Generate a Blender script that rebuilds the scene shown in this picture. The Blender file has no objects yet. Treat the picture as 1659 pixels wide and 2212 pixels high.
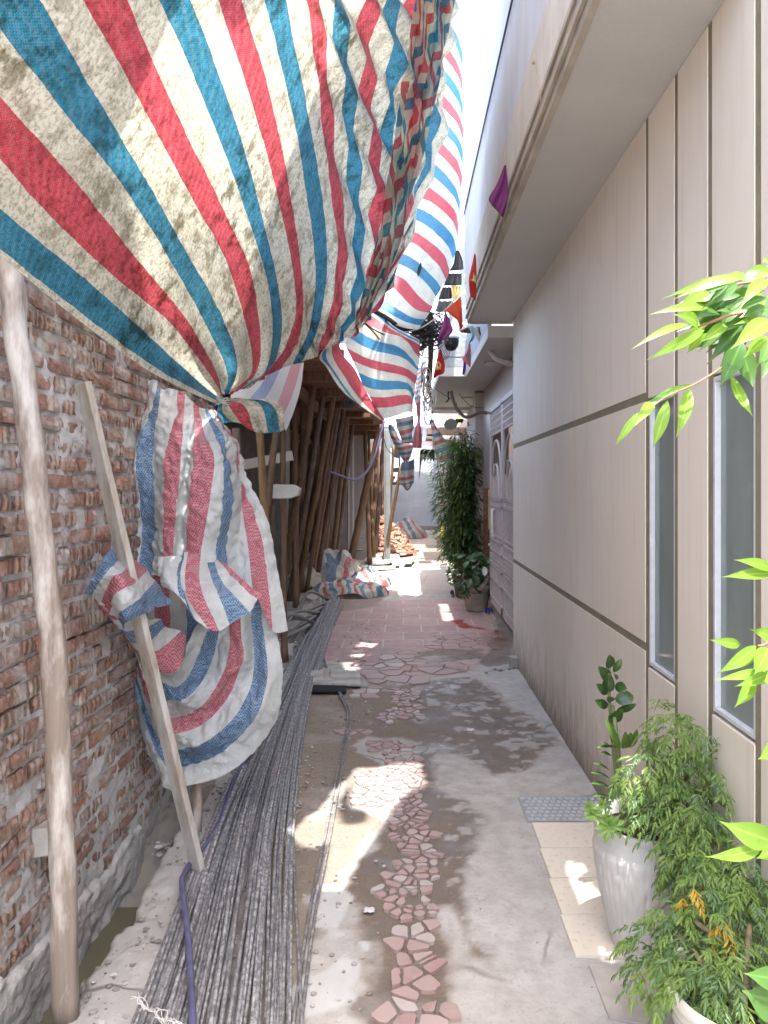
import bpy, math, random
import numpy as np
from mathutils import Vector, Matrix, Euler, noise as mn
random.seed(7)
R = math.radians
scene = bpy.context.scene
C = scene.collection
# ---------------------------------------------------------------- camera
F, CX, CY, W0, H0, EYE = 1600.0, 871.0, 1055.0, 1659.0, 2212.0, 1.55
cd = bpy.data.cameras.new('camera'); cam = bpy.data.objects.new('camera', cd); C.objects.link(cam)
cam.location = (0, 0, EYE); cam.rotation_euler = (R(90), 0, 0)
cd.sensor_width = 36; cd.lens = F / H0 * 36
cd.shift_x = (W0 / 2 - CX) / H0; cd.shift_y = (CY - H0 / 2) / H0
cd.clip_start = 0.05; cd.clip_end = 500
scene.camera = cam
# ---------------------------------------------------------------- sky and sun
SUN = Vector((0.05, -0.32, 1.0)).normalized()          # towards the sun
w = bpy.data.worlds.new('World'); scene.world = w; w.use_nodes = True
nt = w.node_tree; bg = nt.nodes['Background']
sky = nt.nodes.new('ShaderNodeTexSky'); sky.sky_type = 'NISHITA'; sky.sun_disc = False
sky.sun_elevation = math.asin(SUN.z); sky.sun_rotation = math.atan2(SUN.x, SUN.y)
sky.air_density = 1.0; sky.dust_density = 4.0; sky.ozone_density = 1.0
nt.links.new(sky.outputs[0], bg.inputs[0]); bg.inputs[1].default_value = 0.15
sl = bpy.data.lights.new('sun', 'SUN'); sl.energy = 2.2; sl.angle = R(0.53); sl.color = (1, .965, .91)
so = bpy.data.objects.new('sun', sl); C.objects.link(so)
so.rotation_euler = SUN.to_track_quat('Z', 'Y').to_euler(); so.location = (0, -4, 14)
scene.view_settings.view_transform = 'Standard'; scene.view_settings.look = 'None'
scene.view_settings.exposure = 2.78; scene.view_settings.gamma = 1
scene.render.engine = 'CYCLES'
scene.cycles.max_bounces = 10; scene.cycles.diffuse_bounces = 5; scene.cycles.transparent_max_bounces = 12
scene.render.resolution_x = 768; scene.render.resolution_y = 1024

# ---------------------------------------------------------------- coordinates
ZM = {'d': (0, 0, 1), 1: (0, 0, .4997), 2: (656.3, 518.2, .30193), 3: (483.6, 734.1, .40604), 4: (0, 734.1, .44894),
      5: (0, 1554.5, .49974), 6: (656.3, 1295.4, .41418), 7: (1209.1, 1381.8, .37527), 8: (950, 0, .46863),
      'y1': (898.2, 518.2, .13667), 'y2': (898.2, 777.3, .13667), 'y3': (673.6, 993.2, .1874), 'y4': (932.7, 993.2, .19525),
      'y5': (552.7, 734.1, .1874), 'y6': (1278.2, 518.2, .23423), 'y7': (742.7, 820.4, .14576)}
def D(k, x, y):
    a, b, s = ZM[k]; return a + s * x, b + s * y
def P(k, x, y, Y):                      # photo reading + distance -> place in the alley (metres)
    x, y = D(k, x, y); return Vector(((x - CX) / F * Y, Y, EYE - (y - CY) / F * Y))
def G(k, x, y, z=0.0):                  # photo reading of a spot on the ground
    x, y = D(k, x, y); Y = (EYE - z) * F / (y - CY); return Vector(((x - CX) / F * Y, Y, z))

# ---------------------------------------------------------------- numpy noise
def _h(ix, iy, s):
    n = (ix * 374761393 + iy * 668265263 + s * 1274126177) & 0xffffffff
    n = ((n ^ (n >> 13)) * 1274126177) & 0xffffffff
    return ((n ^ (n >> 16)) & 0xffff) / 65535.0
def vn(x, y, s=0):
    x = np.asarray(x, float); y = np.asarray(y, float)
    ix = np.floor(x).astype(np.int64); iy = np.floor(y).astype(np.int64)
    fx = x - ix; fy = y - iy; fx = fx * fx * (3 - 2 * fx); fy = fy * fy * (3 - 2 * fy)
    a = _h(ix, iy, s); b = _h(ix + 1, iy, s); c = _h(ix, iy + 1, s); d = _h(ix + 1, iy + 1, s)
    return (a * (1 - fx) + b * fx) * (1 - fy) + (c * (1 - fx) + d * fx) * fy
def fbm(x, y, o=4, s=0):
    t = 0; a = 1; n = 0
    for i in range(o):
        t = t + a * vn(x * 2 ** i, y * 2 ** i, s + i * 17); n += a; a *= .5
    return t / n * 2 - 1
def ridg(x, y, o=3, s=0):
    t = 0; a = 1; n = 0
    for i in range(o):
        t = t + a * (1 - np.abs(vn(x * 2 ** i, y * 2 ** i, s + i * 13) * 2 - 1)); n += a; a *= .5
    return t / n
def sdist(poly, X, Y):                  # >0 inside
    X = np.asarray(X, float); Y = np.asarray(Y, float)
    d = np.full(X.shape, 1e9); ins = np.zeros(X.shape, bool); n = len(poly)
    for i in range(n):
        x1, y1 = poly[i][0], poly[i][1]; x2, y2 = poly[(i + 1) % n][0], poly[(i + 1) % n][1]
        ex, ey = x2 - x1, y2 - y1; L = ex * ex + ey * ey + 1e-12
        t = np.clip(((X - x1) * ex + (Y - y1) * ey) / L, 0, 1)
        d = np.minimum(d, np.hypot(X - x1 - t * ex, Y - y1 - t * ey))
        c = (y1 > Y) != (y2 > Y)
        with np.errstate(divide='ignore', invalid='ignore'):
            xi = (x2 - x1) * (Y - y1) / (y2 - y1 + 1e-12) + x1
        ins ^= c & (X < xi)
    return np.where(ins, d, -d)

# ---------------------------------------------------------------- mesh building
OFF = {}
class MB:
    def __init__(s): s.v = []; s.f = []; s.uv = []; s.m = []
    def add(s, vs, fs, uvs=None, mi=0):
        o = len(s.v); s.v += [tuple(v) for v in vs]; s.f += [tuple(i + o for i in f) for f in fs]
        s.uv += list(uvs) if uvs is not None else [(0, 0)] * len(vs); s.m += [mi] * len(fs); return s
    def box(s, a, b, mi=0, M=None, jit=0):
        x0, y0, z0 = a; x1, y1, z1 = b
        vs = [Vector(p) for p in [(x0, y0, z0), (x1, y0, z0), (x1, y1, z0), (x0, y1, z0), (x0, y0, z1), (x1, y0, z1), (x1, y1, z1), (x0, y1, z1)]]
        if jit: vs = [v + Vector([random.uniform(-jit, jit) for _ in range(3)]) for v in vs]
        if M: vs = [M @ v for v in vs]
        return s.add(vs, [(0, 3, 2, 1), (4, 5, 6, 7), (0, 1, 5, 4), (1, 2, 6, 5), (2, 3, 7, 6), (3, 0, 4, 7)], None, mi)
    def bar(s, a, b, w, h=None, up=(0, 0, 1), mi=0):        # rectangular bar from a to b
        a = Vector(a); b = Vector(b); h = h or w; d = (b - a); L = d.length; d.normalize()
        x = d.cross(Vector(up))
        if x.length < 1e-3: x = d.cross(Vector((0, 1, 0)))
        x.normalize(); z = x.cross(d)
        M = Matrix((x, d, z)).transposed().to_4x4(); M.translation = a
        return s.box((-w / 2, 0, -h / 2), (w / 2, L, h / 2), mi, M)
    def tube(s, pts, r, n=8, cap=True, knob=0, mi=0, seed=0):
        pts = [Vector(p) for p in pts]; N = len(pts)
        rs = r if isinstance(r, (list, tuple)) else [r] * N
        vs = []; uvs = []; L = 0; u = None
        for i, p in enumerate(pts):
            t = (pts[min(i + 1, N - 1)] - pts[max(i - 1, 0)]).normalized()
            if u is None:
                u = t.cross(Vector((0, 0, 1)))
                if u.length < .1: u = t.cross(Vector((0, 1, 0)))
            u = (u - t * u.dot(t)).normalized(); v = t.cross(u)
            if i: L += (p - pts[i - 1]).length
            for k in range(n):
                a = 2 * math.pi * k / n
                rr = rs[i] * (1 + (knob * mn.noise(Vector((math.cos(a) * 1.3 + seed, math.sin(a) * 1.3, L * 7 + seed))) if knob else 0))
                vs.append(p + (u * math.cos(a) + v * math.sin(a)) * rr); uvs.append((k / n, L))
        fs = [(i * n + k, i * n + (k + 1) % n, (i + 1) * n + (k + 1) % n, (i + 1) * n + k) for i in range(N - 1) for k in range(n)]
        if cap: fs += [tuple(range(n - 1, -1, -1)), tuple((N - 1) * n + k for k in range(n))]
        return s.add(vs, fs, uvs, mi)
    def grid(s, A, UV=None, mi=0, flip=False):              # A: nU x nV x 3
        nu, nv = A.shape[:2]; fs = []
        for i in range(nu - 1):
            for j in range(nv - 1):
                q = (i * nv + j, (i + 1) * nv + j, (i + 1) * nv + j + 1, i * nv + j + 1)
                fs.append(q[::-1] if flip else q)
        return s.add(A.reshape(-1, 3).tolist(), fs, UV.reshape(-1, 2).tolist() if UV is not None else None, mi)
    def lathe(s, prof, c, n=32, mi=0):
        c = Vector(c); vs = []; uvs = []
        for (r, z) in prof:
            for k in range(n):
                a = 2 * math.pi * k / n; vs.append(c + Vector((r * math.cos(a), r * math.sin(a), z))); uvs.append((k / n, z))
        fs = [(i * n + k, i * n + (k + 1) % n, (i + 1) * n + (k + 1) % n, (i + 1) * n + k) for i in range(len(prof) - 1) for k in range(n)]
        return s.add(vs, fs, uvs, mi)
    def prism(s, poly, off, mi=0):                          # polygon (3-D points) swept by vector off
        n = len(poly); off = Vector(off); vs = [Vector(p) for p in poly] + [Vector(p) + off for p in poly]
        fs = [tuple(range(n - 1, -1, -1)), tuple(range(n, 2 * n))] + [(i, (i + 1) % n, n + (i + 1) % n, n + i) for i in range(n)]
        return s.add(vs, fs, None, mi)
def obj(name, mb, mat, parent=None, smooth=False, loc=None, bevel=0, auto=None):
    vs = np.array(mb.v, float).reshape(-1, 3)
    if parent is not None: o0 = OFF[parent.name]
    elif loc is not None: o0 = Vector(loc)
    else:
        lo = vs.min(0); hi = vs.max(0); o0 = Vector(((lo[0] + hi[0]) / 2, (lo[1] + hi[1]) / 2, lo[2]))
    vs = vs - np.array(o0)
    me = bpy.data.meshes.new(name); me.from_pydata(vs.tolist(), [], mb.f); 
    if any(u != (0, 0) for u in mb.uv[:50]) or any(u != (0, 0) for u in mb.uv[-50:]):
        ul = me.uv_layers.new(name='UVMap'); li = np.empty(len(me.loops), np.int32); me.loops.foreach_get('vertex_index', li)
        ul.data.foreach_set('uv', np.array(mb.uv, np.float32)[li].ravel())
    mats = mat if isinstance(mat, (list, tuple)) else [mat]
    for m in mats: me.materials.append(m)
    if len(mats) > 1: me.polygons.foreach_set('material_index', mb.m)
    if smooth: me.polygons.foreach_set('use_smooth', [True] * len(me.polygons))
    me.update()
    o = bpy.data.objects.new(name, me); C.objects.link(o)
    if parent is not None: o.parent = parent; o.location = (0, 0, 0); OFF[o.name] = o0
    else: o.location = o0; OFF[o.name] = o0
    if bevel:
        b = o.modifiers.new('bevel', 'BEVEL'); b.width = bevel; b.segments = 2; b.limit_method = 'ANGLE'
    return o
def tag(o, label=None, cat=None, group=None, kind=None):
    if label: o['label'] = label
    if cat: o['category'] = cat
    if group: o['group'] = group
    if kind: o['kind'] = kind
    return o
def thing(name, label, cat, loc, group=None):
    o = bpy.data.objects.new(name, None); C.objects.link(o); o.location = loc; o.empty_display_size = .1
    OFF[o.name] = Vector(loc); return tag(o, label, cat, group)
def cr(pts, n):                         # catmull-rom through numpy points -> n samples
    p = np.array([list(q) for q in pts], float); m = len(p)
    if m == 2: t = np.linspace(0, 1, n)[:, None]; return p[0] * (1 - t) + p[1] * t
    p = np.vstack([2 * p[0] - p[1], p, 2 * p[-1] - p[-2]]); out = []
    for t in np.linspace(0, m - 1, n):
        i = min(int(t), m - 2); f = t - i; a, b, c, d = p[i], p[i + 1], p[i + 2], p[i + 3]
        out.append(.5 * ((2 * b) + (-a + c) * f + (2 * a - 5 * b + 4 * c - d) * f * f + (-a + 3 * b - 3 * c + d) * f ** 3))
    return np.array(out)
def crv(pts, n): return [Vector(q) for q in cr(pts, n)]

# ---------------------------------------------------------------- materials
class NT:
    def __init__(s, name):
        s.m = bpy.data.materials.new(name); s.m.use_nodes = True; s.t = s.m.node_tree; s.n = s.t.nodes; s.l = s.t.links
        s.b = s.n['Principled BSDF']; s.out = s.n['Material Output']
    def nd(s, typ, **k):
        n = s.n.new('ShaderNode' + typ)
        for a, b in k.items(): setattr(n, a, b)
        return n
    def k(s, a, b):
        if isinstance(a, bpy.types.Node): a = a.outputs[0]
        s.l.new(a, b); return s
    def put(s, sock, val):
        if isinstance(val, (bpy.types.Node, bpy.types.NodeSocket)): s.k(val, sock)
        else:
            if isinstance(val, (tuple, list)) and len(val) == 3 and sock.type == 'RGBA': val = (*val, 1)
            sock.default_value = val
    def co(s, kind='Object'): return s.nd('TexCoord').outputs[kind]
    def mp(s, vec, scale=(1, 1, 1), rot=(0, 0, 0)):
        m = s.nd('Mapping'); s.k(vec, m.inputs[0]); m.inputs['Scale'].default_value = scale; m.inputs['Rotation'].default_value = rot; return m.outputs[0]
    def noise(s, vec, scale=5, detail=4, rough=.55, dist=0):
        n = s.nd('TexNoise'); s.k(vec, n.inputs['Vector']); n.inputs['Scale'].default_value = scale; n.inputs['Detail'].default_value = detail
        n.inputs['Roughness'].default_value = rough; n.inputs['Distortion'].default_value = dist; return n.outputs[0]
    def vor(s, vec, scale=5, feat='F1', out=0):
        n = s.nd('TexVoronoi', feature=feat); s.k(vec, n.inputs['Vector']); n.inputs['Scale'].default_value = scale; return n.outputs[out]
    def ramp(s, f, stops, interp='LINEAR'):
        n = s.nd('ValToRGB'); n.color_ramp.interpolation = interp; e = n.color_ramp.elements
        while len(e) < len(stops): e.new(.5)
        for q, (p, c) in zip(e, stops):
            q.position = p; q.color = (c, c, c, 1) if isinstance(c, (int, float)) else (*c, 1)
        s.k(f, n.inputs[0]); return n.outputs[0]
    def mix(s, f, a, b, mode='MIX'):
        n = s.nd('Mix', data_type='RGBA', blend_type=mode); s.put(n.inputs[0], f); s.put(n.inputs[6], a); s.put(n.inputs[7], b); return n.outputs[2]
    def math(s, op, a, b=0.0, c=None):
        n = s.nd('Math', operation=op); s.put(n.inputs[0], a); s.put(n.inputs[1], b)
        if c is not None: s.put(n.inputs[2], c)
        return n.outputs[0]
    def bump(s, h, st=.3, d=.01, nrm=None):
        n = s.nd('Bump'); n.inputs['Strength'].default_value = st; n.inputs['Distance'].default_value = d; s.k(h, n.inputs['Height'])
        if nrm is not None: s.k(nrm, n.inputs['Normal'])
        return n.outputs[0]
    def fin(s, col=None, rough=None, nrm=None, **k):
        if col is not None: s.put(s.b.inputs['Base Color'], col)
        if rough is not None: s.put(s.b.inputs['Roughness'], rough)
        if nrm is not None: s.k(nrm, s.b.inputs['Normal'])
        for a, v in k.items(): s.put(s.b.inputs[a.replace('_', ' ')], v)
        return s.m
def mul(c, f): return tuple(min(1, x * f) for x in c)
def plain(name, col, rough=.6, var=.25, sc=8, bump=.15, bd=.004, metal=0, spec=None, fine=60):
    t = NT(name); co = t.co(); n1 = t.noise(co, sc, 5); n2 = t.noise(co, fine, 3)
    c = t.mix(t.ramp(n1, [(.3, 0), (.72, 1)]), mul(col, 1 - var), mul(col, 1 + var * .6))
    c = t.mix(t.math('MULTIPLY', n2, .35), c, mul(col, .65))
    k = {'Metallic': metal}
    if spec is not None: k['Specular_IOR_Level'] = spec
    return t.fin(c, rough, t.bump(n2, bump, bd), **k)

def tarp_mat(name, cream, red, blue, weave=0.0075, dirt=.4, transl=.45, transp=.12, period=1.0, woven=.5, faint=0, crisp=.25):
    t = NT(name); uv = t.nd('UVMap').outputs[0]; sx = t.nd('SeparateXYZ'); t.k(uv, sx.inputs[0]); co = t.co()
    wob = t.math('MULTIPLY', t.math('SUBTRACT', t.noise(co, 9, 3), .5), .10)
    u = t.math('ADD', sx.outputs[0], wob)
    fr = t.math('FRACT', t.math('DIVIDE', u, 4.0)); fr = t.math('FRACT', t.math('ADD', fr, 1.0))
    col = t.ramp(fr, [(0, blue), (.25, cream), (.5, red), (.75, cream)], 'CONSTANT')
    iscol = t.ramp(fr, [(0, 1), (.25, 0), (.5, 1), (.75, 0)], 'CONSTANT')
    # woven dither: white weft threads crossing the coloured warp
    wv = t.nd('TexChecker'); t.k(t.mp(co, (1, 1, 1), (.3, .2, .5)), wv.inputs[0]); wv.inputs[3].default_value = 1 / weave
    wfac = t.math('MULTIPLY', t.math('MULTIPLY', wv.outputs[1], iscol), woven)
    col = t.mix(wfac, col, cream)
    dn = t.noise(co, 14, 8, .7); dm = t.ramp(dn, [(.47, 0), (.60, 1)])
    d2 = t.ramp(t.noise(co, 2.2, 3), [(.30, .15), (.62, 1)])
    dd = t.math('MULTIPLY', t.math('MULTIPLY', dm, d2), dirt)
    grime = t.mix(1.0, col, (.30, .27, .20), 'MULTIPLY'); col = t.mix(dd, col, grime)
    fine = t.math('MULTIPLY', t.ramp(t.noise(t.mp(co, (1, 1, 1)), 75, 4, .75), [(.47, 0), (.62, 1)]), dirt * .75)
    col = t.mix(fine, col, t.mix(1.0, col, (.42, .39, .31), 'MULTIPLY'))
    h = t.math('ADD', t.noise(co, 22, 5, .6, .6), t.math('MULTIPLY', wv.outputs[1], .025))
    nr = t.bump(h, crisp, .02)
    t.fin(col, .42, nr, Specular_IOR_Level=.35)
    tl = t.nd('BsdfTranslucent'); t.k(t.mix(1.0, col, (1, .97, .9), 'MULTIPLY'), tl.inputs[0]); t.k(nr, tl.inputs[1])
    m1 = t.nd('MixShader'); m1.inputs[0].default_value = transl; t.k(t.b.outputs[0], m1.inputs[1]); t.k(tl, m1.inputs[2])
    tp = t.nd('BsdfTransparent'); t.k(col, tp.inputs[0])
    m2 = t.nd('MixShader'); m2.inputs[0].default_value = transp; t.k(m1, m2.inputs[1]); t.k(tp, m2.inputs[2])
    t.k(m2, t.out.inputs[0]); return t.m
TARP = tarp_mat('tarp_canopy', (.70, .70, .60), (.58, .06, .10), (.012, .21, .36), transl=.52, transp=.05, dirt=1.0, woven=.14, weave=.0055)
TARPB = tarp_mat('tarp_far', (.72, .73, .65), (.60, .08, .12), (.03, .24, .45), transl=.5, transp=.07, dirt=.25, woven=.12)
TARPW = tarp_mat('tarp_hanging', (.53, .55, .54), (.44, .07, .11), (.05, .15, .30), transl=.22, transp=.03, dirt=.12, woven=.42, weave=.008, crisp=.6)
TARPG = tarp_mat('tarp_dirty', (.50, .50, .46), (.48, .10, .12), (.08, .17, .28), transl=.2, transp=.03, dirt=.6, woven=.3)

def leaf_mat(name, c1, c2, transl=.4, rough=.4):
    t = NT(name); g = t.nd('NewGeometry'); rnd = g.outputs['Random Per Island']
    c = t.mix(rnd, c1, c2); c = t.mix(t.math('MULTIPLY', t.noise(t.co(), 12, 3), .4), c, mul(c1, .6))
    lu = t.nd('SeparateXYZ'); t.k(t.nd('UVMap').outputs[0], lu.inputs[0]); rib_ = t.ramp(t.math('ABSOLUTE', t.math('SUBTRACT', lu.outputs[0], .5)), [(.0, .55), (.035, .4), (.07, 0)]); c = t.mix(rib_, c, mul(c2, 1.5)); c = t.mix(t.ramp(t.noise(t.co(), 60, 4, .7), [(.62, 0), (.72, .6)]), c, mul(c1, .45)); c = t.mix(t.ramp(lu.outputs[1], [(.86, 0), (1, .45)]), c, (.30, .24, .08))
    t.fin(c, rough)
    tl = t.nd('BsdfTranslucent'); t.k(t.mix(1.0, c, (1.0, 1.0, .35), 'MULTIPLY'), tl.inputs[0])
    a = t.nd('AddShader') ; m = t.nd('MixShader'); m.inputs[0].default_value = transl
    t.k(t.b.outputs[0], m.inputs[1]); t.k(tl, m.inputs[2]); t.k(m, t.out.inputs[0]); return t.m
def wood_mat(name, c, pale=(.5, .45, .38), pm=.5, dark=.4):
    t = NT(name); uv = t.nd('UVMap').outputs[0]; co = t.co(); oi = t.nd('ObjectInfo').outputs['Random']
    g = t.noise(t.mp(co, (22, 22, 1.2)), 1.6, 5, .6, .6)
    col = t.mix(t.ramp(g, [(.3, 0), (.7, 1)]), mul(c, dark), mul(c, 1.25))
    col = t.mix(t.math('MULTIPLY', oi, .5), col, mul(c, .45))
    p = t.ramp(t.noise(t.mp(co, (3, 3, .8)), 2.2, 5, .7), [(1 - pm - .08, 0), (1 - pm + .08, 1)])
    col = t.mix(t.math('MULTIPLY', p, .8), col, pale)
    return t.fin(col, .8, t.bump(g, .5, .006))
SUNCOVER = tarp_mat('sun_cover_pale', (.78, .79, .80), (.70, .71, .74), (.72, .73, .77), transl=.5, transp=0, dirt=.1, woven=0)  # pale cloth for the sheets added overhead to block the sun
# ================================================================ GROUND
def z6(l): return [tuple(G(6, x, y))[:2] for x, y in l]
def gd(l, k='d'): return [tuple(G(k, x, y))[:2] for x, y in l]
def edgex(Y): return -0.99 + .035 * fbm(Y * 2.2, Y * 0 + 3, 2, 5) + .03 * fbm(Y * 9, Y * 0 + 8, 3, 6)
ys = np.concatenate([[-60, -20, -6, -2, 0, .8], np.arange(1.2, 8, .013), 8 * 1.0022 ** np.arange(0, 560), [30, 34, 45, 80, 160]])
ys = np.unique(ys)
xs = np.concatenate([[-120, -30, -8, -3.5, -2.4, -2, -1.7, -1.5, -1.4, -1.3], np.arange(-1.26, 1.02, .0125), [1.06, 1.1, 1.16, 1.3, 1.6, 2.2, 3.5, 8, 30, 120]])
GX, GY = np.meshgrid(xs, ys, indexing='ij')
ex = edgex(GY)
chan = (GX < ex) & (GX > -1.5) & (GY < 4.5) & (GY > -1)
near = (GY > 1) & (GY < 30) & (np.abs(GX) < 1.7)
Z = np.zeros_like(GX)
Z += near * (.006 * fbm(GX * 3, GY * 3, 3, 1) + .0022 * fbm(GX * 22, GY * 22, 3, 2))
mudL = sdist(z6([(-900, 330), (60, 440), (240, 470), (260, 650), (250, 850), (330, 1150), (200, 1400), (20, 1450), (-20, 2300), (-900, 2400)]), GX, GY)
rough = np.clip(mudL / .06 + .5, 0, 1) * near
Z += rough * (.010 * fbm(GX * 10, GY * 10, 4, 3) + .012 * np.clip(ridg(GX * 18, GY * 18, 2, 4) - .72, 0, 1))
slabL = (GX < -.42) & (GY < 5.5) & near
Z += slabL * (.012 * fbm(GX * 7, GY * 7, 4, 9) + .01 * np.clip(vn(GX * 26, GY * 26, 11) - .55, 0, 1))
Z = np.where(chan, -.215 + .02 * fbm(GX * 9, GY * 9, 3, 12) + .14 * np.clip((GY - 3.1) / .5, 0, 1) + .05 * np.clip(fbm(GX*14, GY*14, 3, 44), 0, 1), Z)
nz = fbm(GX * 5, GY * 5, 4, 20); nz2 = fbm(GX * 14, GY * 14, 4, 30)
def M(polys, soft=.016, warp=.06, warp2=.03):
    d = np.full(GX.shape, -9.0)
    for p in polys: d = np.maximum(d, sdist(p, GX, GY))
    return np.clip((d + nz * warp + nz2 * warp2) / soft + .5, 0, 1)
mud = M([z6([(590, 425), (830, 400), (980, 440), (1080, 560), (1230, 640), (1320, 760), (1180, 880), (960, 930), (850, 790), (700, 800), (690, 1000), (890, 1040), (900, 1150), (860, 1300), (880, 1420), (870, 1620), (900, 1780), (950, 1870), (900, 1880), (820, 1750), (760, 1600), (740, 1850), (780, 2300), (300, 2330), (330, 2000), (330, 1700), (200, 1560), (220, 1400), (420, 1150), (560, 960), (600, 750), (300, 700), (300, 500)])], .05, .09, .06)
mud = np.maximum(mud, M([z6([(250, 450), (480, 440), (480, 560), (260, 760), (430, 860), (260, 930), (260, 1100), (440, 1120), (200, 1500), (80, 1500), (30, 1700), (-20, 2000), (-60, 2300), (-400, 2300), (-200, 1000), (-100, 470)])], .03, .08, .05) * .92)
mud = mud * (1 - .75 * np.clip((nz2 - .16) / .12, 0, 1) * (GX > .17)) * (1 - .35 * np.clip((nz - .2) / .3, 0, 1))
mud = np.maximum(mud, M([z6([(980, 250), (1010, 60), (960, 20), (1080, 100), (1110, 330), (960, 350), (900, 330)])], .04) * .9)
mud = np.maximum(mud, M([z6([(560, 300), (700, 255), (950, 255), (930, 300), (640, 330)])], .03, .05, .06) * .8)
mud = np.maximum(mud, M([gd([(560, 1340), (660, 1300), (830, 1290), (820, 1308), (700, 1330), (690, 1420), (680, 1480), (520, 1500)])], .05) * .8)
mud = np.maximum(mud, .75 * M([gd([(880, 1173), (960, 1180), (985, 1195), (980, 1215), (860, 1220)])], .3, .2, .1))
pale = M([z6([(60, 1540), (190, 1500), (260, 1550), (230, 1640), (170, 1710), (60, 1700)]), z6([(165, 1735), (210, 1735), (215, 1760), (170, 1760)]),
          z6([(0, 1960), (110, 1940), (200, 1850), (290, 1900), (270, 2000), (270, 2060), (170, 2140), (0, 2160), (-80, 2080)]), z6([(300, 1790), (350, 1790), (345, 1830), (310, 1840)])], .015, .02, .02)
mud = mud * (1 - pale)
wet = np.clip(M([z6([(580, 430), (830, 400), (960, 450), (1060, 600), (1230, 650), (1310, 760), (1180, 870), (960, 920), (850, 790), (700, 800), (690, 1000), (890, 1040), (900, 1150), (860, 1300), (880, 1420), (870, 1620), (950, 1860), (820, 1750), (760, 1600), (740, 1850), (770, 2300), (320, 2330), (330, 1700), (230, 1500), (300, 1300), (560, 1000)])], .05)
        + M([z6([(980, 250), (1010, 60), (1080, 100), (1110, 330), (700, 340), (600, 300)])], .1), 0, 1)
wet *= np.clip(.75 + .9 * nz, .25, 1)
tile = M([gd([(700, 1335), (760, 1300), (1060, 1292), (1080, 1400), (1075, 1415), (940, 1400), (780, 1420), (690, 1430), (640, 1400)])], .03, .08, .05)
tile = np.maximum(tile, M([gd([(830, 1250), (990, 1245), (1010, 1283), (820, 1290)])], .03, .05, .04) * .35)
tile = np.maximum(tile, M([gd([(850, 1155), (965, 1150), (1000, 1180), (985, 1215), (900, 1212), (870, 1190)])], .5, .1, .05) * .7)
craz = M([gd([(880, 1405), (950, 1370), (1085, 1375), (1075, 1410), (1010, 1450), (880, 1470), (770, 1470), (740, 1420)])], .15, .08, .05)
red = M([[tuple(G('y4', x, y))[:2] for x, y in [(210, 1780), (330, 1765), (390, 1820), (480, 1850), (610, 1865), (600, 1885), (440, 1870), (380, 1880), (300, 1850)]]], .03, .04, .05)
stain = M([[tuple(G('y4', x, y))[:2] for x, y in [(600, 1880), (760, 1900), (850, 1990), (800, 2100), (640, 2040), (590, 1960)]]], .2, .12, .05) * .5
slab = np.clip((.012 + (-.45 - GX)) / .05, 0, 1) * np.clip((5.2 - GY) / .3, 0, 1) * near * (~chan)
slab *= np.clip(.6 + 1.8 * nz2, .1, 1)
g = MB(); A = np.stack([GX, GY, Z], -1)
me = bpy.data.meshes.new('ground'); nu, nv = GX.shape
idx = np.arange(nu * nv).reshape(nu, nv)
Q = np.stack([idx[:-1, :-1], idx[1:, :-1], idx[1:, 1:], idx[:-1, 1:]], -1).reshape(-1, 4)
me.vertices.add(nu * nv); me.vertices.foreach_set('co', A.reshape(-1, 3).ravel().astype(np.float32))
me.loops.add(Q.size); me.loops.foreach_set('vertex_index', Q.ravel().astype(np.int32))
me.polygons.add(len(Q)); me.polygons.foreach_set('loop_start', (np.arange(len(Q)) * 4).astype(np.int32)); me.polygons.foreach_set('loop_total', np.full(len(Q), 4, np.int32))
me.polygons.foreach_set('use_smooth', np.ones(len(Q), bool)); me.update(); me.validate()
def attr(nm, r, gg, b, a=None):
    ca = me.color_attributes.new(nm, 'FLOAT_COLOR', 'POINT'); z = np.zeros_like(GX)
    ca.data.foreach_set('color', np.stack([r, gg, b, z + 1 if a is None else a], -1).reshape(-1).astype(np.float32))
attr('m1', mud, wet, tile); attr('m2', red, craz, slab); attr('m3', stain, pale, np.where(chan, 1.0, 0.0))
gro = bpy.data.objects.new('ground', me); C.objects.link(gro); tag(gro, kind='structure')
t = NT('ground'); co = t.co()
def at(nm):
    a = t.nd('Attribute', attribute_name=nm); s = t.nd('SeparateColor'); t.k(a.outputs[0], s.inputs[0]); return s.outputs
m1, m2, m3 = at('m1'), at('m2'), at('m3')
n1 = t.noise(co, 2.2, 6, .6); n2 = t.noise(co, 11, 6, .65); n3 = t.noise(co, 70, 4, .7); n4 = t.noise(t.mp(co, (1, .25, 1)), 30, 4)
conc = t.mix(t.ramp(n1, [(.3, 0), (.7, 1)]), (.34, .325, .305), (.46, .445, .425))
conc = t.mix(t.ramp(n2, [(.42, 0), (.75, 1)]), conc, (.30, .28, .255)); conc = t.mix(t.ramp(n3, [(.55, 0), (.8, .7)]), conc, (.17, .15, .135))
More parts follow.
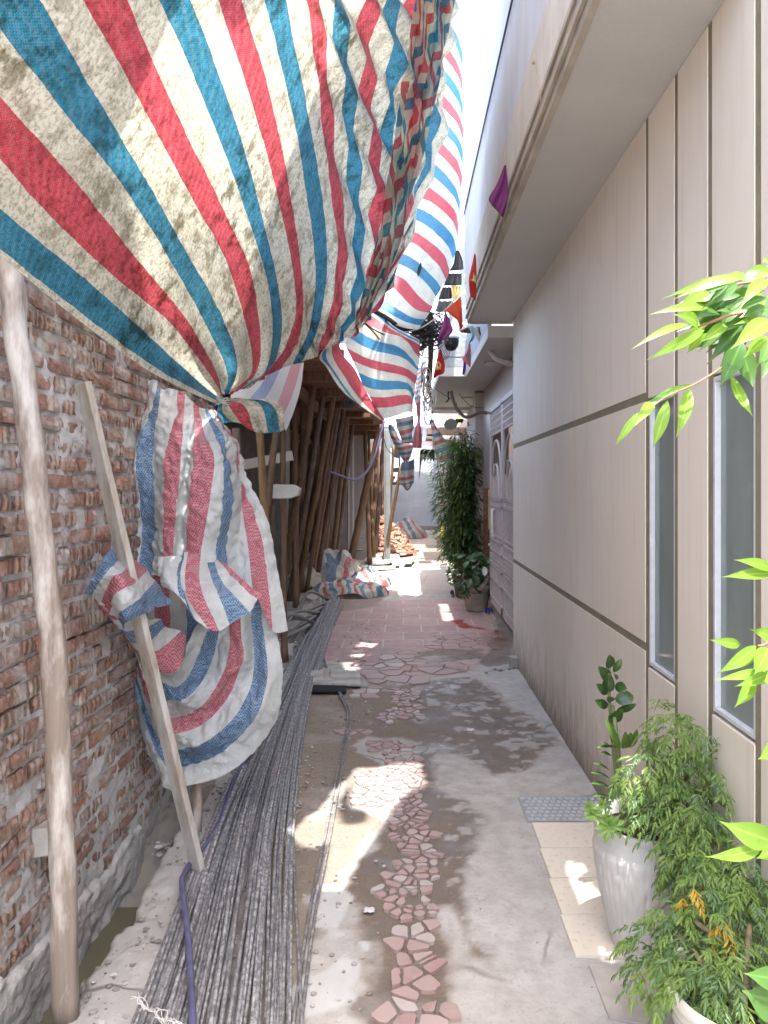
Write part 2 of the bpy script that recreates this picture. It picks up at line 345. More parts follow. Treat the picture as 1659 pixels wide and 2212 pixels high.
# crazed cracks in the old concrete
wv = t.nd('VectorMath', operation='ADD'); t.k(co, wv.inputs[0]); sc_ = t.nd('VectorMath', operation='SCALE'); nn = t.nd('TexNoise'); t.k(co, nn.inputs[0]); nn.inputs['Scale'].default_value = 5; t.k(nn.outputs[1], sc_.inputs[0]); sc_.inputs[3].default_value = .12; t.k(sc_.outputs[0], wv.inputs[1])
crk = t.ramp(t.vor(wv.outputs[0], 1.6, 'DISTANCE_TO_EDGE'), [(0, 1), (.008, .6), (.018, 0)])
crkm = t.math('MULTIPLY', crk, t.ramp(t.noise(co, 1.1, 2), [(.5, 0), (.6, 1)]))
conc = t.mix(crkm, conc, (.10, .085, .07))
mudc = t.mix(n2, (.155, .12, .09), (.25, .20, .155)); mudc = t.mix(t.ramp(n3, [(.45, 0), (.75, .8)]), mudc, (.10, .08, .062))
mudc = t.mix(t.math('MULTIPLY', m1[1], .7), mudc, (.105, .082, .064))
# rectangular red paving with pale joints
br = t.nd('TexBrick'); t.k(t.mp(co, (1, 1, 1)), br.inputs[0]); br.inputs['Scale'].default_value = 1; br.inputs['Brick Width'].default_value = .40; br.inputs['Row Height'].default_value = .40
br.inputs['Mortar Size'].default_value = .009; br.inputs['Color1'].default_value = (.33, .17, .155, 1); br.inputs['Color2'].default_value = (.40, .24, .215, 1); br.inputs['Mortar'].default_value = (.46, .42, .38, 1)
tl = t.mix(t.ramp(n2, [(.4, 0), (.65, .75)]), br.outputs[0], (.38, .33, .30))
tl = t.mix(t.ramp(n1, [(.45, 0), (.62, .5)]), tl, (.26, .20, .175))
cz = t.ramp(t.vor(wv.outputs[0], 5.2, 'DISTANCE_TO_EDGE'), [(0, 1), (.03, 1), (.05, 0)])
pink = t.mix(t.vor(wv.outputs[0], 5.2, 'F1', 1), (.30, .17, .15), (.42, .36, .33))
cr2 = t.mix(cz, t.mix(.5, pink, (.38, .25, .225)), (.13, .10, .08))
c = t.mix(m2[2], conc, t.mix(n2, (.27, .255, .24), (.42, .41, .395)))
c = t.mix(m1[2], c, tl); c = t.mix(m2[1], c, cr2)
c = t.mix(m1[0], c, mudc); c = t.mix(m3[1], c, t.mix(n2, (.38, .38, .37), (.50, .50, .50)))
c = t.mix(m3[0], c, (.16, .045, .03)); c = t.mix(m2[0], c, (.28, .02, .012)); c = t.mix(m3[2], c, (.22, .20, .17))
wetn = t.math('MULTIPLY', m1[1], t.ramp(n1, [(.35, .5), (.6, 1)]))
rg = t.math('SUBTRACT', .88, t.math('MULTIPLY', wetn, .62))
rg = t.math('SUBTRACT', rg, t.math('MULTIPLY', m1[2], .3))
h = t.math('ADD', t.math('MULTIPLY', n3, .5), t.math('MULTIPLY', n2, .8)); h = t.math('SUBTRACT', h, crkm)
me.materials.append(t.fin(c, rg, t.bump(h, .45, .006)))

# fragments of broken red tile set in the mud
def clip(poly, px, py, nx, ny):
    out = []; n = len(poly)
    for i in range(n):
        a, b = poly[i], poly[(i + 1) % n]; da = (a[0] - px) * nx + (a[1] - py) * ny; db = (b[0] - px) * nx + (b[1] - py) * ny
        if da <= 0: out.append(a)
        if (da < 0 < db) or (db < 0 < da): q = da / (da - db); out.append((a[0] + (b[0] - a[0]) * q, a[1] + (b[1] - a[1]) * q))
    return out
frag = MB()
def fragments(poly, size, gap, seed, keep=.93, asp=1.0, sfun=None):
    rnd = random.Random(seed); xs_ = [p[0] for p in poly]; ys_ = [p[1] for p in poly]; S = []
    y = min(ys_)
    y -= size
    while y < max(ys_) + size:
        s = size * (sfun(y) if sfun else 1); x = min(xs_) - s
        while x < max(xs_) + s:
            S.append((x + rnd.uniform(0, 1.1) * s, y + rnd.uniform(0, 1.1) * s * asp)); x += s
        y += s * asp
    P_ = np.array(S)
    for i, (sx, sy) in enumerate(S):
        if sdist(poly, np.array([sx]), np.array([sy]))[0] < .004 or rnd.random() > keep: continue
        c = [(sx - .3, sy - .3), (sx + .3, sy - .3), (sx + .3, sy + .3), (sx - .3, sy + .3)]
        d = np.hypot(P_[:, 0] - sx, P_[:, 1] - sy)
        for j in np.argsort(d)[1:22]:
            if len(c) < 3: break
            ox, oy = S[j]; L = d[j]; nx, ny = (ox - sx) / L, (oy - sy) / L
            c = clip(c, (sx + ox) / 2 - nx * gap * rnd.uniform(.6, 1.6), (sy + oy) / 2 - ny * gap * rnd.uniform(.6, 1.6), nx, ny)
        if len(c) < 3: continue
        mx = sum(p[0] for p in c) / len(c); my = sum(p[1] for p in c) / len(c)
        if max(math.hypot(p[0] - mx, p[1] - my) for p in c) > size * 1.9 * (sfun(my) if sfun else 1): continue
        q = []
        for k in range(len(c)):                              # chipped, slightly rounded outline
            a, b = c[k], c[(k + 1) % len(c)]; L = math.hypot(b[0] - a[0], b[1] - a[1])
            m_ = max(1, int(L / .012))
            for e in range(m_):
                f = (e + .5) / m_; jj = .0016
                q.append((a[0] + (b[0] - a[0]) * f + rnd.uniform(-jj, jj), a[1] + (b[1] - a[1]) * f + rnd.uniform(-jj, jj)))
        if len(q) < 3: q = c
        z0 = .006 + .006 * float(fbm(mx * 3, my * 3, 3, 1)) + rnd.uniform(0, .003); tx, ty = rnd.uniform(-.012, .012), rnd.uniform(-.012, .012)
        top = [(p[0], p[1], z0 + .004 + (p[0] - mx) * tx + (p[1] - my) * ty) for p in q]
        frag.prism([(a, b, cc - .018) for a, b, cc in top], (0, 0, .018))
fragments(z6([(440, 1690), (720, 1690), (735, 1850), (750, 2060), (770, 2330), (300, 2330), (340, 2130), (500, 2080), (440, 2050)]), .066, .006, 3, .99, sfun=lambda y: 1.1 - (y - 2.1) * .35)
fragments(z6([(490, 1690), (410, 1640), (350, 1420), (410, 1400), (465, 1480), (460, 1200), (480, 1020), (620, 1000), (665, 1150), (690, 1320), (705, 1500), (725, 1690)]), .052, .0055, 4, .92, asp=.8)
fragments(z6([(260, 930), (300, 880), (430, 860), (440, 830), (300, 760), (310, 740), (480, 735), (590, 760), (640, 850), (655, 930), (640, 1000), (480, 1010), (440, 1100), (255, 1080)]), .062, .0042, 5, .97, asp=.8)
fragments(z6([(480, 470), (610, 480), (615, 620), (460, 640), (390, 670), (385, 600), (470, 570)]), .06, .005, 6, .95)
fragments(z6([(230, 680), (380, 680), (440, 722), (220, 712)]), .09, .006, 7, .95)
fragments(z6([(270, 460), (470, 455), (470, 515), (260, 512)]), .10, .006, 8, .97)
fragments(z6([(330, 400), (530, 400), (600, 350), (830, 300), (830, 350), (730, 415), (560, 425), (330, 440)]), .17, .008, 9, .95)
fragments(z6([(240, 330), (600, 290), (600, 350), (440, 400), (260, 400)]), .15, .01, 19, .8)
t = NT('tile_fragment'); gi = t.nd('NewGeometry').outputs['Random Per Island']; co = t.co()
c = t.mix(gi, (.31, .205, .19), (.42, .32, .305)); c = t.mix(t.ramp(gi, [(.8, 0), (.9, .8)]), c, (.44, .41, .39))
c = t.mix(t.ramp(t.noise(co, 26, 6, .7), [(.45, 0), (.72, .8)]), c, (.36, .31, .28)); c = t.mix(t.math('MULTIPLY', t.noise(co, 5, 3), .3), c, (.2, .13, .11))
tag(obj('paving', frag, t.fin(c, .55, t.bump(t.noise(co, 60, 4), .3, .003)), loc=(0, 0, 0)), kind='structure')

# water lying in the channel at the foot of the brick wall
wm = MB(); wm.grid(np.array([[(x, y, -.175) for y in (-1, 1, 2, 3.05)] for x in (-1.35, -1.1, -.93)], float))
t = NT('drain_water'); wt = t.fin((.11, .10, .065), .06, t.bump(t.noise(t.co(), 7, 3), .08, .01)); tag(obj('water', wm, wt, loc=(-1.1, 1, -.175)), kind='structure')

# pale tiles and the studded tile in front of the right-hand wall
def ctile(x0, y0, x1, y1, z=.012, seed=0):
    m = MB(); m.box((x0, y0, -.01), (x1, y1, z)); return m
TM = NT('cream_tile'); co = TM.co()
c = TM.mix(TM.noise(co, 4, 5), (.60, .54, .45), (.70, .64, .54)); c = TM.mix(TM.ramp(TM.noise(co, 45, 4), [(.58, 0), (.7, .5)]), c, (.28, .22, .16))
CT = TM.fin(c, .45, TM.bump(TM.noise(co, 40, 3), .1, .003))
rowsY = [3.42, 3.175, 2.93, 2.68, 2.44]
for i in range(4):
    o = obj('floor_tile', ctile(.592 - .008 * i, rowsY[i + 1] + .003, .984, rowsY[i] - .003, .010 + .001 * (i % 2)), CT, bevel=.0015)
    tag(o, ['cream floor tile farthest from the camera, touching the grey studded tile', 'cream floor tile second behind the tile crossed by the light streak', 'cream floor tile beside the big grey pot, crossed by the light streak', 'cream floor tile nearest the camera, at the foot of the big grey pot'][i], 'floor tile', 'cream tiles along the house wall')
OT = plain('old_tile', (.40, .37, .34), .6, .3, 12, .3)
m = MB(); m.prism([(.60, 2.40, -.01), (.60, 2.16, -.01), (.72, 2.12, -.01), (.97, 2.13, -.01), (.985, 2.42, -.01)], (0, 0, .019))
tag(obj('floor_tile', m, OT, bevel=.002), 'cracked grey floor tile between the two white plant pots', 'floor tile', 'grey floor tiles')
m = MB(); m.prism([(.63, 2.09, -.01), (.66, 1.85, -.01), (.98, 1.84, -.01), (.98, 2.10, -.01)], (0, 0, .016))
tag(obj('floor_tile', m, OT, bevel=.002), 'grey floor tile under the nearest white pot', 'floor tile', 'grey floor tiles')
st = MB(); st.box((.575, 3.432, -.01), (.984, 3.70, .010)); 
sd = MB()
for i in range(13):
    for j in range(7):
        cx = .595 + i * .031 + (j % 2) * .0155; cy = 3.45 + j * .038
        if cx < .975: sd.lathe([(.0125, .009), (.012, .0125), (.008, .0135), (0.0005, .0137)], (cx, cy, 0), 12)
SG = plain('studded_grey', (.30, .32, .34), .5, .2, 20); r_ = thing('studded_tile', 'grey floor tile covered with small round studs', 'floor tile', (.78, 3.56, 0))
obj('tile_base', st, SG, r_, bevel=.0015); obj('studs', sd, plain('stud_grey', (.42, .44, .46), .45, .15, 20), r_, smooth=True)

# loose stones and chips
def pebble(mb, c, r, seed):
    n = 7; vs = []; 
    for i, (zz, rr) in enumerate([(-.4, .75), (.25, 1.0), (.62, .6)]):
        for k in range(n):
            a = 2 * math.pi * k / n; q = rr * random.uniform(.7, 1.15); vs.append((c[0] + r * q * math.cos(a), c[1] + r * q * math.sin(a) * .8, c[2] + r * zz * random.uniform(.6, 1.1) * .7))
    o = len(vs); fs = [(i * n + k, i * n + (k + 1) % n, (i + 1) * n + (k + 1) % n, (i + 1) * n + k) for i in range(2) for k in range(n)] + [tuple(2 * n + k for k in range(n))]
    mb.add(vs, fs)
gv = MB(); random.seed(3)
for _ in range(1500):
    x = random.uniform(-.98, -.5); y = random.uniform(1.9, 4.3)
    if x < -.97 + .0: continue
    pebble(gv, (x, y, .006), random.choice([.002, .003, .004, .006, .011]) * random.uniform(.7, 1.4), 0)
for _ in range(700):
    y = random.uniform(2.1, 8.5); x = -.28 - .02 * y + random.gauss(0, .10)
    pebble(gv, (x, y, .004), random.choice([.002, .003, .004, .006, .01]) * random.uniform(.7, 1.4), 0)
for _ in range(120):
    pebble(gv, (random.uniform(-.3, .6), random.uniform(2.1, 7), .004), random.uniform(.002, .005), 0)
for _ in range(500):
    y = random.uniform(4.5, 11); pebble(gv, (random.gauss(-.95 - .02 * y, .13), y, .01), random.choice([.006, .01, .02, .035]) * random.uniform(.6, 1.2), 0)
for _ in range(70):
    pebble(gv, (random.uniform(-1.14, -1.0), random.uniform(3.3, 4.2), -.09 + .0), random.choice([.006, .012, .02]), 0)
t = NT('gravel'); gi = t.nd('NewGeometry').outputs['Random Per Island']
GRV = t.fin(t.mix(gi, (.16, .14, .12), (.46, .44, .42)), .9)
tag(obj('gravel', gv, GRV, loc=(0, 0, 0)), 'loose grey stone chips and gravel along the left side', 'gravel', kind='stuff')

# ================================================================ LEFT BRICK WALL
WX = -1.20
bw = thing('brick_wall', 'rough unplastered red brick wall with thick grey mortar on the left', 'brick wall', (WX, 1.5, -.3))
# mortar face
my = np.arange(-1, 4.62, .011); mz = np.concatenate([np.arange(-.3, 3.4, .011)]); my = my[(my > 1.3) | (np.arange(len(my)) % 12 == 0)]
MY, MZ = np.meshgrid(my, mz, indexing='ij')
rel = .016 * fbm(MY * 4, MZ * 4, 3, 51) + .020 * (ridg(MY * 7, MZ * 9, 4, 52) - .62) + .010 * fbm(MY * 35, MZ * 35, 3, 53)
rel += .012 * np.clip((.35 - MZ) / .3, 0, 1)
MX = WX - .008 + rel * .75
mm = MB(); mm.grid(np.stack([MX, MY, MZ], -1), flip=True)
MORT = plain('wall_mortar', (.47, .455, .44), .92, .25, 9, .6, .006)
obj('mortar', mm, MORT, bw, smooth=True)
bk = MB(); random.seed(11); uvs = []
z = .02; row = 0
while z < 3.35:
    y = -1 + random.uniform(0, .1); hdr = row % 3 != 2
    while y < 4.6:
        L = random.choice([.095, .10, .105]) if (hdr and random.random() < .85) or (random.random() < .15) else random.uniform(.19, .205)
        if random.random() > .04:
            pr = random.uniform(-.004, .012); tz = random.uniform(-.003, .003)
            a = (WX - .08, y + random.uniform(-.004, .004), z + tz + random.uniform(-.003, .003)); b = (WX + pr, y + L - .014 + random.uniform(-.006, .004), z + .050 + tz + random.uniform(-.005, .003))
            n = 6 if L < .15 else 10; ny = np.linspace(a[1], b[1], n + 1); nz_ = np.linspace(a[2], b[2], 4)
            hole = 1.0 if (L < .15 and random.random() < .62) else 0.0
            A = np.zeros((n + 1, 4, 3)); U = np.zeros((n + 1, 4, 2))
            for i in range(n + 1):
                for j in range(4):
                    e = .006 if (i in (0, n) or j in (0, 3)) else 0
                    A[i, j] = (b[0] - e * random.random() + random.uniform(-.003, .003), ny[i] + random.uniform(-.0025, .0025), nz_[j] + random.uniform(-.002, .002)); U[i, j] = (i / n + .01, hole)
            bk.grid(A, U, flip=True)
            bk.box((a[0], a[1], a[2]), (b[0] - .006, b[1], b[2]))
        y += L
    z += .0665; row += 1
t = NT('old_brick'); gi = t.nd('NewGeometry').outputs['Random Per Island']; co = t.co(); uv = t.nd('UVMap').outputs[0]; sx = t.nd('SeparateXYZ'); t.k(uv, sx.inputs[0])
c = t.ramp(gi, [(0, (.32, .16, .11)), (.2, (.26, .14, .105)), (.4, (.34, .20, .14)), (.6, (.23, .13, .105)), (.8, (.34, .24, .18)), (.95, (.20, .125, .10))])
c = t.mix(t.ramp(t.noise(co, 30, 5, .7), [(.4, 0), (.75, .85)]), c, (.14, .075, .05))
# hollow brick ends: dark cores and pale ribs running up the broken face
sw = t.math('SINE', t.math('ADD', t.math('MULTIPLY', sx.outputs[0], 15.0), t.math('MULTIPLY', gi, 3.0)))
dk = t.math('MULTIPLY', t.ramp(sw, [(.35, 0), (.6, 1)]), sx.outputs[1]); rib = t.math('MULTIPLY', t.ramp(t.math('MULTIPLY', sw, -1), [(.3, 0), (.8, 1)]), sx.outputs[1])
c = t.mix(t.math('MULTIPLY', dk, .75), c, (.085, .06, .052)); c = t.mix(t.math('MULTIPLY', rib, .5), c, (.46, .31, .20))
c = t.mix(t.ramp(t.noise(co, 7, 5, .7), [(.46, 0), (.66, .85)]), c, (.44, .42, .40))
BRK = t.fin(c, .9, t.bump(t.noise(co, 80, 4, .7), .6, .004)); obj('brickwork', bk, BRK, bw, smooth=False)
# rough concrete footing
py_ = np.arange(-1, 4.62, .012); pz = np.linspace(-.34, 1, 52)
PY, PT = np.meshgrid(py_, pz, indexing='ij')
top = -.02 + .20 * np.clip((2.6 - PY) / 1.2, 0, 1) + .07 * fbm(PY * 3, PY * 0, 3, 61) + .03 * fbm(PY * 14, PY * 0, 2, 62) + .05 * ((PY > 2.1) & (PY < 3.35)) - .06 * ((PY > 3.4))
PT = (PT + .34) / 1.34; PZ = -.34 + (top + .34) * PT
PX = WX + .022 + .02 * fbm(PY * 5, PZ * 7, 4, 63) + .016 * ridg(PY * 16, PZ * 16, 4, 64) - .01 + .006 * fbm(PY * 50, PZ * 50, 2, 65) - .07 * np.clip((PT - .9) / .1, 0, 1) ** 1.5 - .02 * ((PY > 3.38))
pm = MB(); pm.grid(np.stack([PX, PY, PZ], -1), flip=True)
obj('footing', pm, plain('footing_concrete', (.42, .41, .39), .95, .3, 6, .7, .008), bw, smooth=True)
cb = MB(); cb.box((WX - .22, -1, -.34), (WX - .03, 4.62, 3.4)); obj('wall_core', cb, MORT, bw)
# ================================================================ RIGHT HOUSE (cream wall with grooves)
HX = .987
t = NT('cream_paint'); co = t.co('Object'); geo = t.nd('NewGeometry').outputs['Position']; sz = t.nd('SeparateXYZ'); t.k(geo, sz.inputs[0])
c = t.mix(t.ramp(t.noise(co, 1.4, 5, .6), [(.3, 0), (.7, 1)]), (.70, .635, .545), (.76, .70, .61))
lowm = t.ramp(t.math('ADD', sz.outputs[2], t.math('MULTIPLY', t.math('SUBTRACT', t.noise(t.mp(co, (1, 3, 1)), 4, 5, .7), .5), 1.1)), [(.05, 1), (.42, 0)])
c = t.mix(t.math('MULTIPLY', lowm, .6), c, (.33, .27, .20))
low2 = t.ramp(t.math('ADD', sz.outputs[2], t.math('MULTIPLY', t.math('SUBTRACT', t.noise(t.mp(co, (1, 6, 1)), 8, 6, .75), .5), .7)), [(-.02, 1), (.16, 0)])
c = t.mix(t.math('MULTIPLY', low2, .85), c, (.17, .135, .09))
sp = t.ramp(t.noise(t.mp(co, (1, 1.6, .45)), 38, 4, .7), [(.68, 0), (.73, 1)]); spm = t.math('MULTIPLY', sp, t.ramp(sz.outputs[2], [(.1, .9), (.75, 0)]))
c = t.mix(spm, c, (.30, .235, .17))
sp2 = t.ramp(t.noise(t.mp(co, (1, 1.4, .6)), 52, 3, .7), [(.73, 0), (.76, 1)]); c = t.mix(t.math('MULTIPLY', sp2, .6), c, (.74, .70, .64))
str_ = t.ramp(t.noise(t.mp(co, (1, 7, .35)), 3.2, 5, .7), [(.52, 0), (.68, .22)]); c = t.mix(str_, c, (.44, .39, .33))
wc = t.nd('VectorMath', operation='ADD'); t.k(co, wc.inputs[0]); ns = t.nd('TexNoise'); t.k(co, ns.inputs[0]); ns.inputs['Scale'].default_value = 4; sv = t.nd('VectorMath', operation='SCALE'); t.k(ns.outputs[1], sv.inputs[0]); sv.inputs[3].default_value = .35; t.k(sv.outputs[0], wc.inputs[1])
ck = t.ramp(t.vor(wc.outputs[0], .9, 'DISTANCE_TO_EDGE'), [(0, .55), (.004, .3), (.007, 0)]); c = t.mix(t.math('MULTIPLY', ck, t.ramp(t.noise(co, 1.3, 2), [(.62, 0), (.68, .35)])), c, (.50, .44, .38))
CREAM = t.fin(c, .62, t.bump(t.noise(co, 45, 4), .12, .003))
GROOVE = plain('groove_olive', (.24, .21, .14), .8, .25, 10)
hs = thing('house', 'cream rendered house with grooved wall, narrow windows and an overhanging balcony on the right', 'house', (1.2, 3, 0))
wl = MB(); gb = MB(); PF = .003
def panel(y0, y1, z0, z1): wl.box((HX, y0, z0), (HX + .06, y1, z1))
cols = [(3.022, 6.65, None), (2.700, 2.984, (.84, 1.905)), (2.404, 2.664, None), (2.082, 2.368, (.84, 1.905)), (1.72, 2.044, None), (1.32, 1.682, (.84, 1.905)), (-1.5, 1.284, None)]
panel(3.022, 6.65, -.1, .886); panel(3.022, 6.65, .922, 1.905); panel(3.022, 6.65, 1.941, 3.05)
for y0, y1, wn in cols[1:]:
    if wn: panel(y0, y1, -.1, wn[0] - .012); panel(y0, y1, wn[1] + .008, 3.05)
    else: panel(y0, y1, -.1, 3.05)
obj('wall', wl, CREAM, hs, bevel=.0012)
gb.box((HX + .003, 3.003, -.1), (HX + .0598, 6.648, 3.05)); 
for y0, y1, wn in cols[1:]:
    a, b = y0 - .018, y1 + .018
    if wn:
        gb.box((HX + .003, a, -.1), (HX + .0598, b, wn[0] - .014)); gb.box((HX + .003, a, wn[1] + .010), (HX + .0598, b, 3.05))
        gb.box((HX + .003, a, wn[0] - .014), (HX + .0598, y0, wn[1] + .01)); gb.box((HX + .003, y1, wn[0] - .014), (HX + .0598, b, wn[1] + .01))
    else: gb.box((HX + .003, a, -.1), (HX + .0598, b, 3.05))
obj('groove', gb, GROOVE, hs)
ALU = plain('window_frame_paint', (.60, .62, .66), .35, .1, 20, .03)
t = NT('window_glass'); gl = t.nd('BsdfGlossy'); gl.inputs['Roughness'].default_value = .015; gl.inputs[0].default_value = (.85, .95, .95, 1)
tp = t.nd('BsdfTransparent'); tp.inputs[0].default_value = (.72, .80, .79, 1); fr = t.nd('Fresnel'); fr.inputs[0].default_value = 1.5
mx = t.nd('MixShader'); t.k(t.math('ADD', t.math('MULTIPLY', fr, 1.3), .10), mx.inputs[0]); t.k(tp, mx.inputs[1]); t.k(gl, mx.inputs[2]); df = t.nd('BsdfDiffuse'); df.inputs[0].default_value = (.34, .40, .38, 1); m3_ = t.nd('MixShader'); t.k(t.math('MULTIPLY_ADD', t.noise(t.mp(t.co(), (1, 1, .3)), 6, 4), .3, .38), m3_.inputs[0]); t.k(mx, m3_.inputs[1]); t.k(df, m3_.inputs[2]); t.k(m3_, t.out.inputs[0]); GLASS = t.m
CUR = plain('curtain_cloth', (.75, .80, .77), .9, .15, 6, .1)
dark = plain('room_dark', (.05, .055, .055), .9, .2)
for (y0, y1, wn) in cols[1:]:
    if not wn: continue
    z0, z1 = wn; fm = MB(); q = .015
    fm.box((HX + .004, y0, z0), (HX + .052, y1, z0 + q)); fm.box((HX + .004, y0, z1 - q), (HX + .052, y1, z1))
    fm.box((HX + .004, y0, z0 + q), (HX + .052, y0 + q, z1 - q)); fm.box((HX + .004, y1 - q, z0 + q), (HX + .052, y1, z1 - q))
    fo = obj('window', fm, ALU, hs, bevel=.002)
    pn = MB(); pn.box((HX + .022, y0 + q - .002, z0 + q - .002), (HX + .026, y1 - q + .002, z1 - q + .002)); obj('pane', pn, GLASS, fo)
    cm = MB(); yy = np.linspace(y1 - .02, y1 - (y1 - y0) * .55, 30); zz = np.linspace(z0, z1, 12)
    A = np.array([[(HX + .085 + .010 * math.sin(a * 170) + .004 * math.sin(a * 61 + b), a, b) for b in zz] for a in yy]); cm.grid(A); obj('curtain', cm, CUR, fo, smooth=True)
rm = MB()
for a, b in [((HX + .4, 1.2, .3), (HX + .42, 3.1, 2.4)), ((HX + .0602, 1.2, 2.2), (HX + .4, 3.1, 2.22)), ((HX + .0602, 3.1, .3), (HX + .4, 3.12, 2.2)), ((HX + .0602, 1.18, .3), (HX + .4, 1.2, 2.2)), ((HX + .0602, 1.2, .3), (HX + .4, 3.1, .32))]: rm.box(a, b)
obj('room', rm, plain('room_grey', (.32, .33, .32), .9, .2), hs)
sh = MB()
for i in range(6): sh.box((HX + .30, 1.25, .7 + .22 * i), (HX + .395, 2.25, .73 + .22 * i))
obj('shelf', sh, plain('shelf_grey', (.55, .57, .56), .6), hs)
# slab above, its drip mouldings and the stained parapet
SOF = plain('soffit_paint', (.50, .49, .465), .7, .06, 2.5, .05)
sf = MB(); sf.box((.60, 2.08, 3.052), (1.5, 6.665, 3.17)); obj('balcony_slab', sf, SOF, hs, bevel=.004)
t = NT('stained_render'); co = t.co(); 
stk = t.noise(t.mp(co, (5, 5, .5)), 2.2, 6, .7); blo = t.noise(co, 2.4, 5, .65)
c = t.mix(t.ramp(stk, [(.35, 0), (.7, 1)]), (.62, .57, .51), (.48, .44, .39)); c = t.mix(t.ramp(blo, [(.45, 0), (.7, .7)]), c, (.72, .69, .64))
c = t.mix(t.ramp(t.noise(t.mp(co, (3, 9, 1.2)), 6, 6, .75), [(.58, 0), (.68, .7)]), c, (.24, .205, .17))
STN = t.fin(c, .85, t.bump(t.noise(co, 18, 5), .35, .006))
md = MB()
md.box((.575, 2.07, 3.035), (.602, 6.675, 3.075)); md.box((.560, 2.07, 3.078), (.602, 6.675, 3.105)); md.box((.572, 2.07, 3.1052), (.602, 6.675, 3.16)); md.box((.562, 2.07, 3.1602), (.602, 6.675, 3.185))
md.box((.602, 6.655, 3.03), (HX, 6.675, 3.06))
obj('cornice', md, plain('cornice_paint', (.42, .37, .30), .8, .3, 5, .2), hs, bevel=.002)
pp = MB(); pp.box((.565, 2.09, 3.1852), (.70, 6.7, 3.47)); obj('parapet', pp, STN, hs, bevel=.003)
t = NT('whitewashed_render'); co = t.co(); c = t.mix(t.ramp(t.noise(t.mp(co, (3, 3, .5)), 2, 6, .7), [(.35, 0), (.7, 1)]), (.58, .60, .66), (.50, .48, .48)); c = t.mix(t.ramp(t.noise(co, 1.6, 5), [(.4, 0), (.65, .6)]), c, (.62, .66, .74))
uw = MB(); uw.box((.580, 2.09, 3.4702), (1.6, 6.98, 5.25)); obj('upper_wall', uw, t.fin(c, .85, t.bump(t.noise(co, 12, 5), .3, .006)), hs, bevel=.004)
bw2 = MB(); bw2.box((1.0472, -1.5, -.1), (4, 1.17, 3.05)); bw2.box((HX + .43, 1.17, -.1), (4, 3.13, 3.05)); bw2.box((1.0472, 3.13, -.1), (4, 6.64, 3.05)); obj('wall_core', bw2, CREAM, hs)
# thin black cable along the whitewashed wall
def cable(name, pts, r, mat, label, cat='cable', n=6, k=40, group=None):
    m = MB(); m.tube(crv(pts, k), r, n); return tag(obj(name, m, mat, smooth=True), label, cat, group)
BLK = plain('black_rubber', (.025, .025, .028), .55, .2); 
cable('cable', [(.572, 2.1, 4.09), (.572, 2.9, 4.10), (.570, 4.5, 4.11), (.572, 7.0, 4.13)], .006, BLK, 'thin dark cable running straight along the whitewashed upper wall')

# ================================================================ NEXT HOUSE on the right
NX = 1.115
h2 = thing('house', 'pinkish house with polished granite wall and white iron gate beyond the cream wall', 'house', (2, 9, 0))
t = NT('granite'); co = t.co(); c = t.mix(t.noise(t.mp(co, (6, 6, .7)), 3, 6, .7), (.30, .21, .19), (.42, .33, .30)); c = t.mix(t.ramp(t.noise(co, 60, 3), [(.5, 0), (.7, .5)]), c, (.2, .13, .11))
GRAN = t.fin(c, .32)
t = NT('red_granite'); co = t.co(); c = t.mix(t.noise(co, 12, 6, .7), (.17, .07, .045), (.27, .13, .09)); RGR = t.fin(c, .18)
pw = MB(); pw.box((NX, 6.64, -.1), (NX + .2, 7.2, 2.905)); pw.box((NX, 7.2, 2.56), (NX + .2, 9.22, 2.905)); pw.box((NX, 9.22, 1.55), (NX + .2, 10.3, 2.905)); obj('granite_wall', pw, GRAN, h2, bevel=.003)
pw = MB(); pw.box((NX - .004, 9.22, -.1), (NX + .2, 10.303, 1.547)); obj('dado', pw, RGR, h2, bevel=.003)
sp_ = MB(); sp_.box((NX - .005, 6.66, -.05), (NX + .6, 9.219, .15)); obj('step', sp_, plain('step_concrete', (.33, .32, .29), .8, .3), h2, bevel=.005)
bk2 = MB(); bk2.box((NX + .5, 6.7, .15), (NX + .55, 9.3, 2.6)); bk2.box((NX + .2, 6.64, -.1), (4, 6.66, 3)); obj('interior_wall', bk2, plain('inside_red', (.10, .045, .04), .7, .5, 3), h2)
PNK = plain('pink_render', (.50, .43, .38), .7, .12, 3); PNK2 = plain('pale_render', (.60, .54, .47), .7, .12, 3)
w3 = MB(); w3.box((NX + .02, 10.31, -.1), (3, 13.2, 2.905)); w3.box((NX - .10, 10.45, .0), (NX + .02, 10.75, 2.905)); w3.box((NX - .03, 10.75, 2.15), (NX + .02, 13.2, 2.2)); obj('side_wall', w3, PNK, h2, bevel=.004)
# L-shaped slab with recess, parapet above
sb = MB(); sb.box((.765, 6.69, 2.912), (3, 9.0, 3.02)); sb.box((.425, 9.0002, 2.908), (3, 10.32, 3.02)); sb.box((.43, 10.3202, 2.93), (3, 12.6, 3.02)); sb.box((.49, 12.6002, 2.885), (3, 13.2, 3.08)); obj('balcony_slab', sb, SOF, h2, bevel=.006)
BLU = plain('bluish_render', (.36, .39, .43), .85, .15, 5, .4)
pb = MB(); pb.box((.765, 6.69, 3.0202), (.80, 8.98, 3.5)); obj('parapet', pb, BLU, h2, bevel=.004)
pb = MB(); pb.box((.425, 9.0, 3.0202), (.80, 9.12, 3.145), jit=0); pb.box((.425, 8.995, 3.147), (.80, 9.12, 3.36)); obj('parapet', pb, plain('rough_grey_render', (.36, .38, .40), .9, .25, 14, .8, .01), h2, bevel=.004)
up2 = MB(); up2.box((1.0, 9.6, 3.0202), (3, 13, 5.6)); obj('upper_wall', up2, BLU, h2)
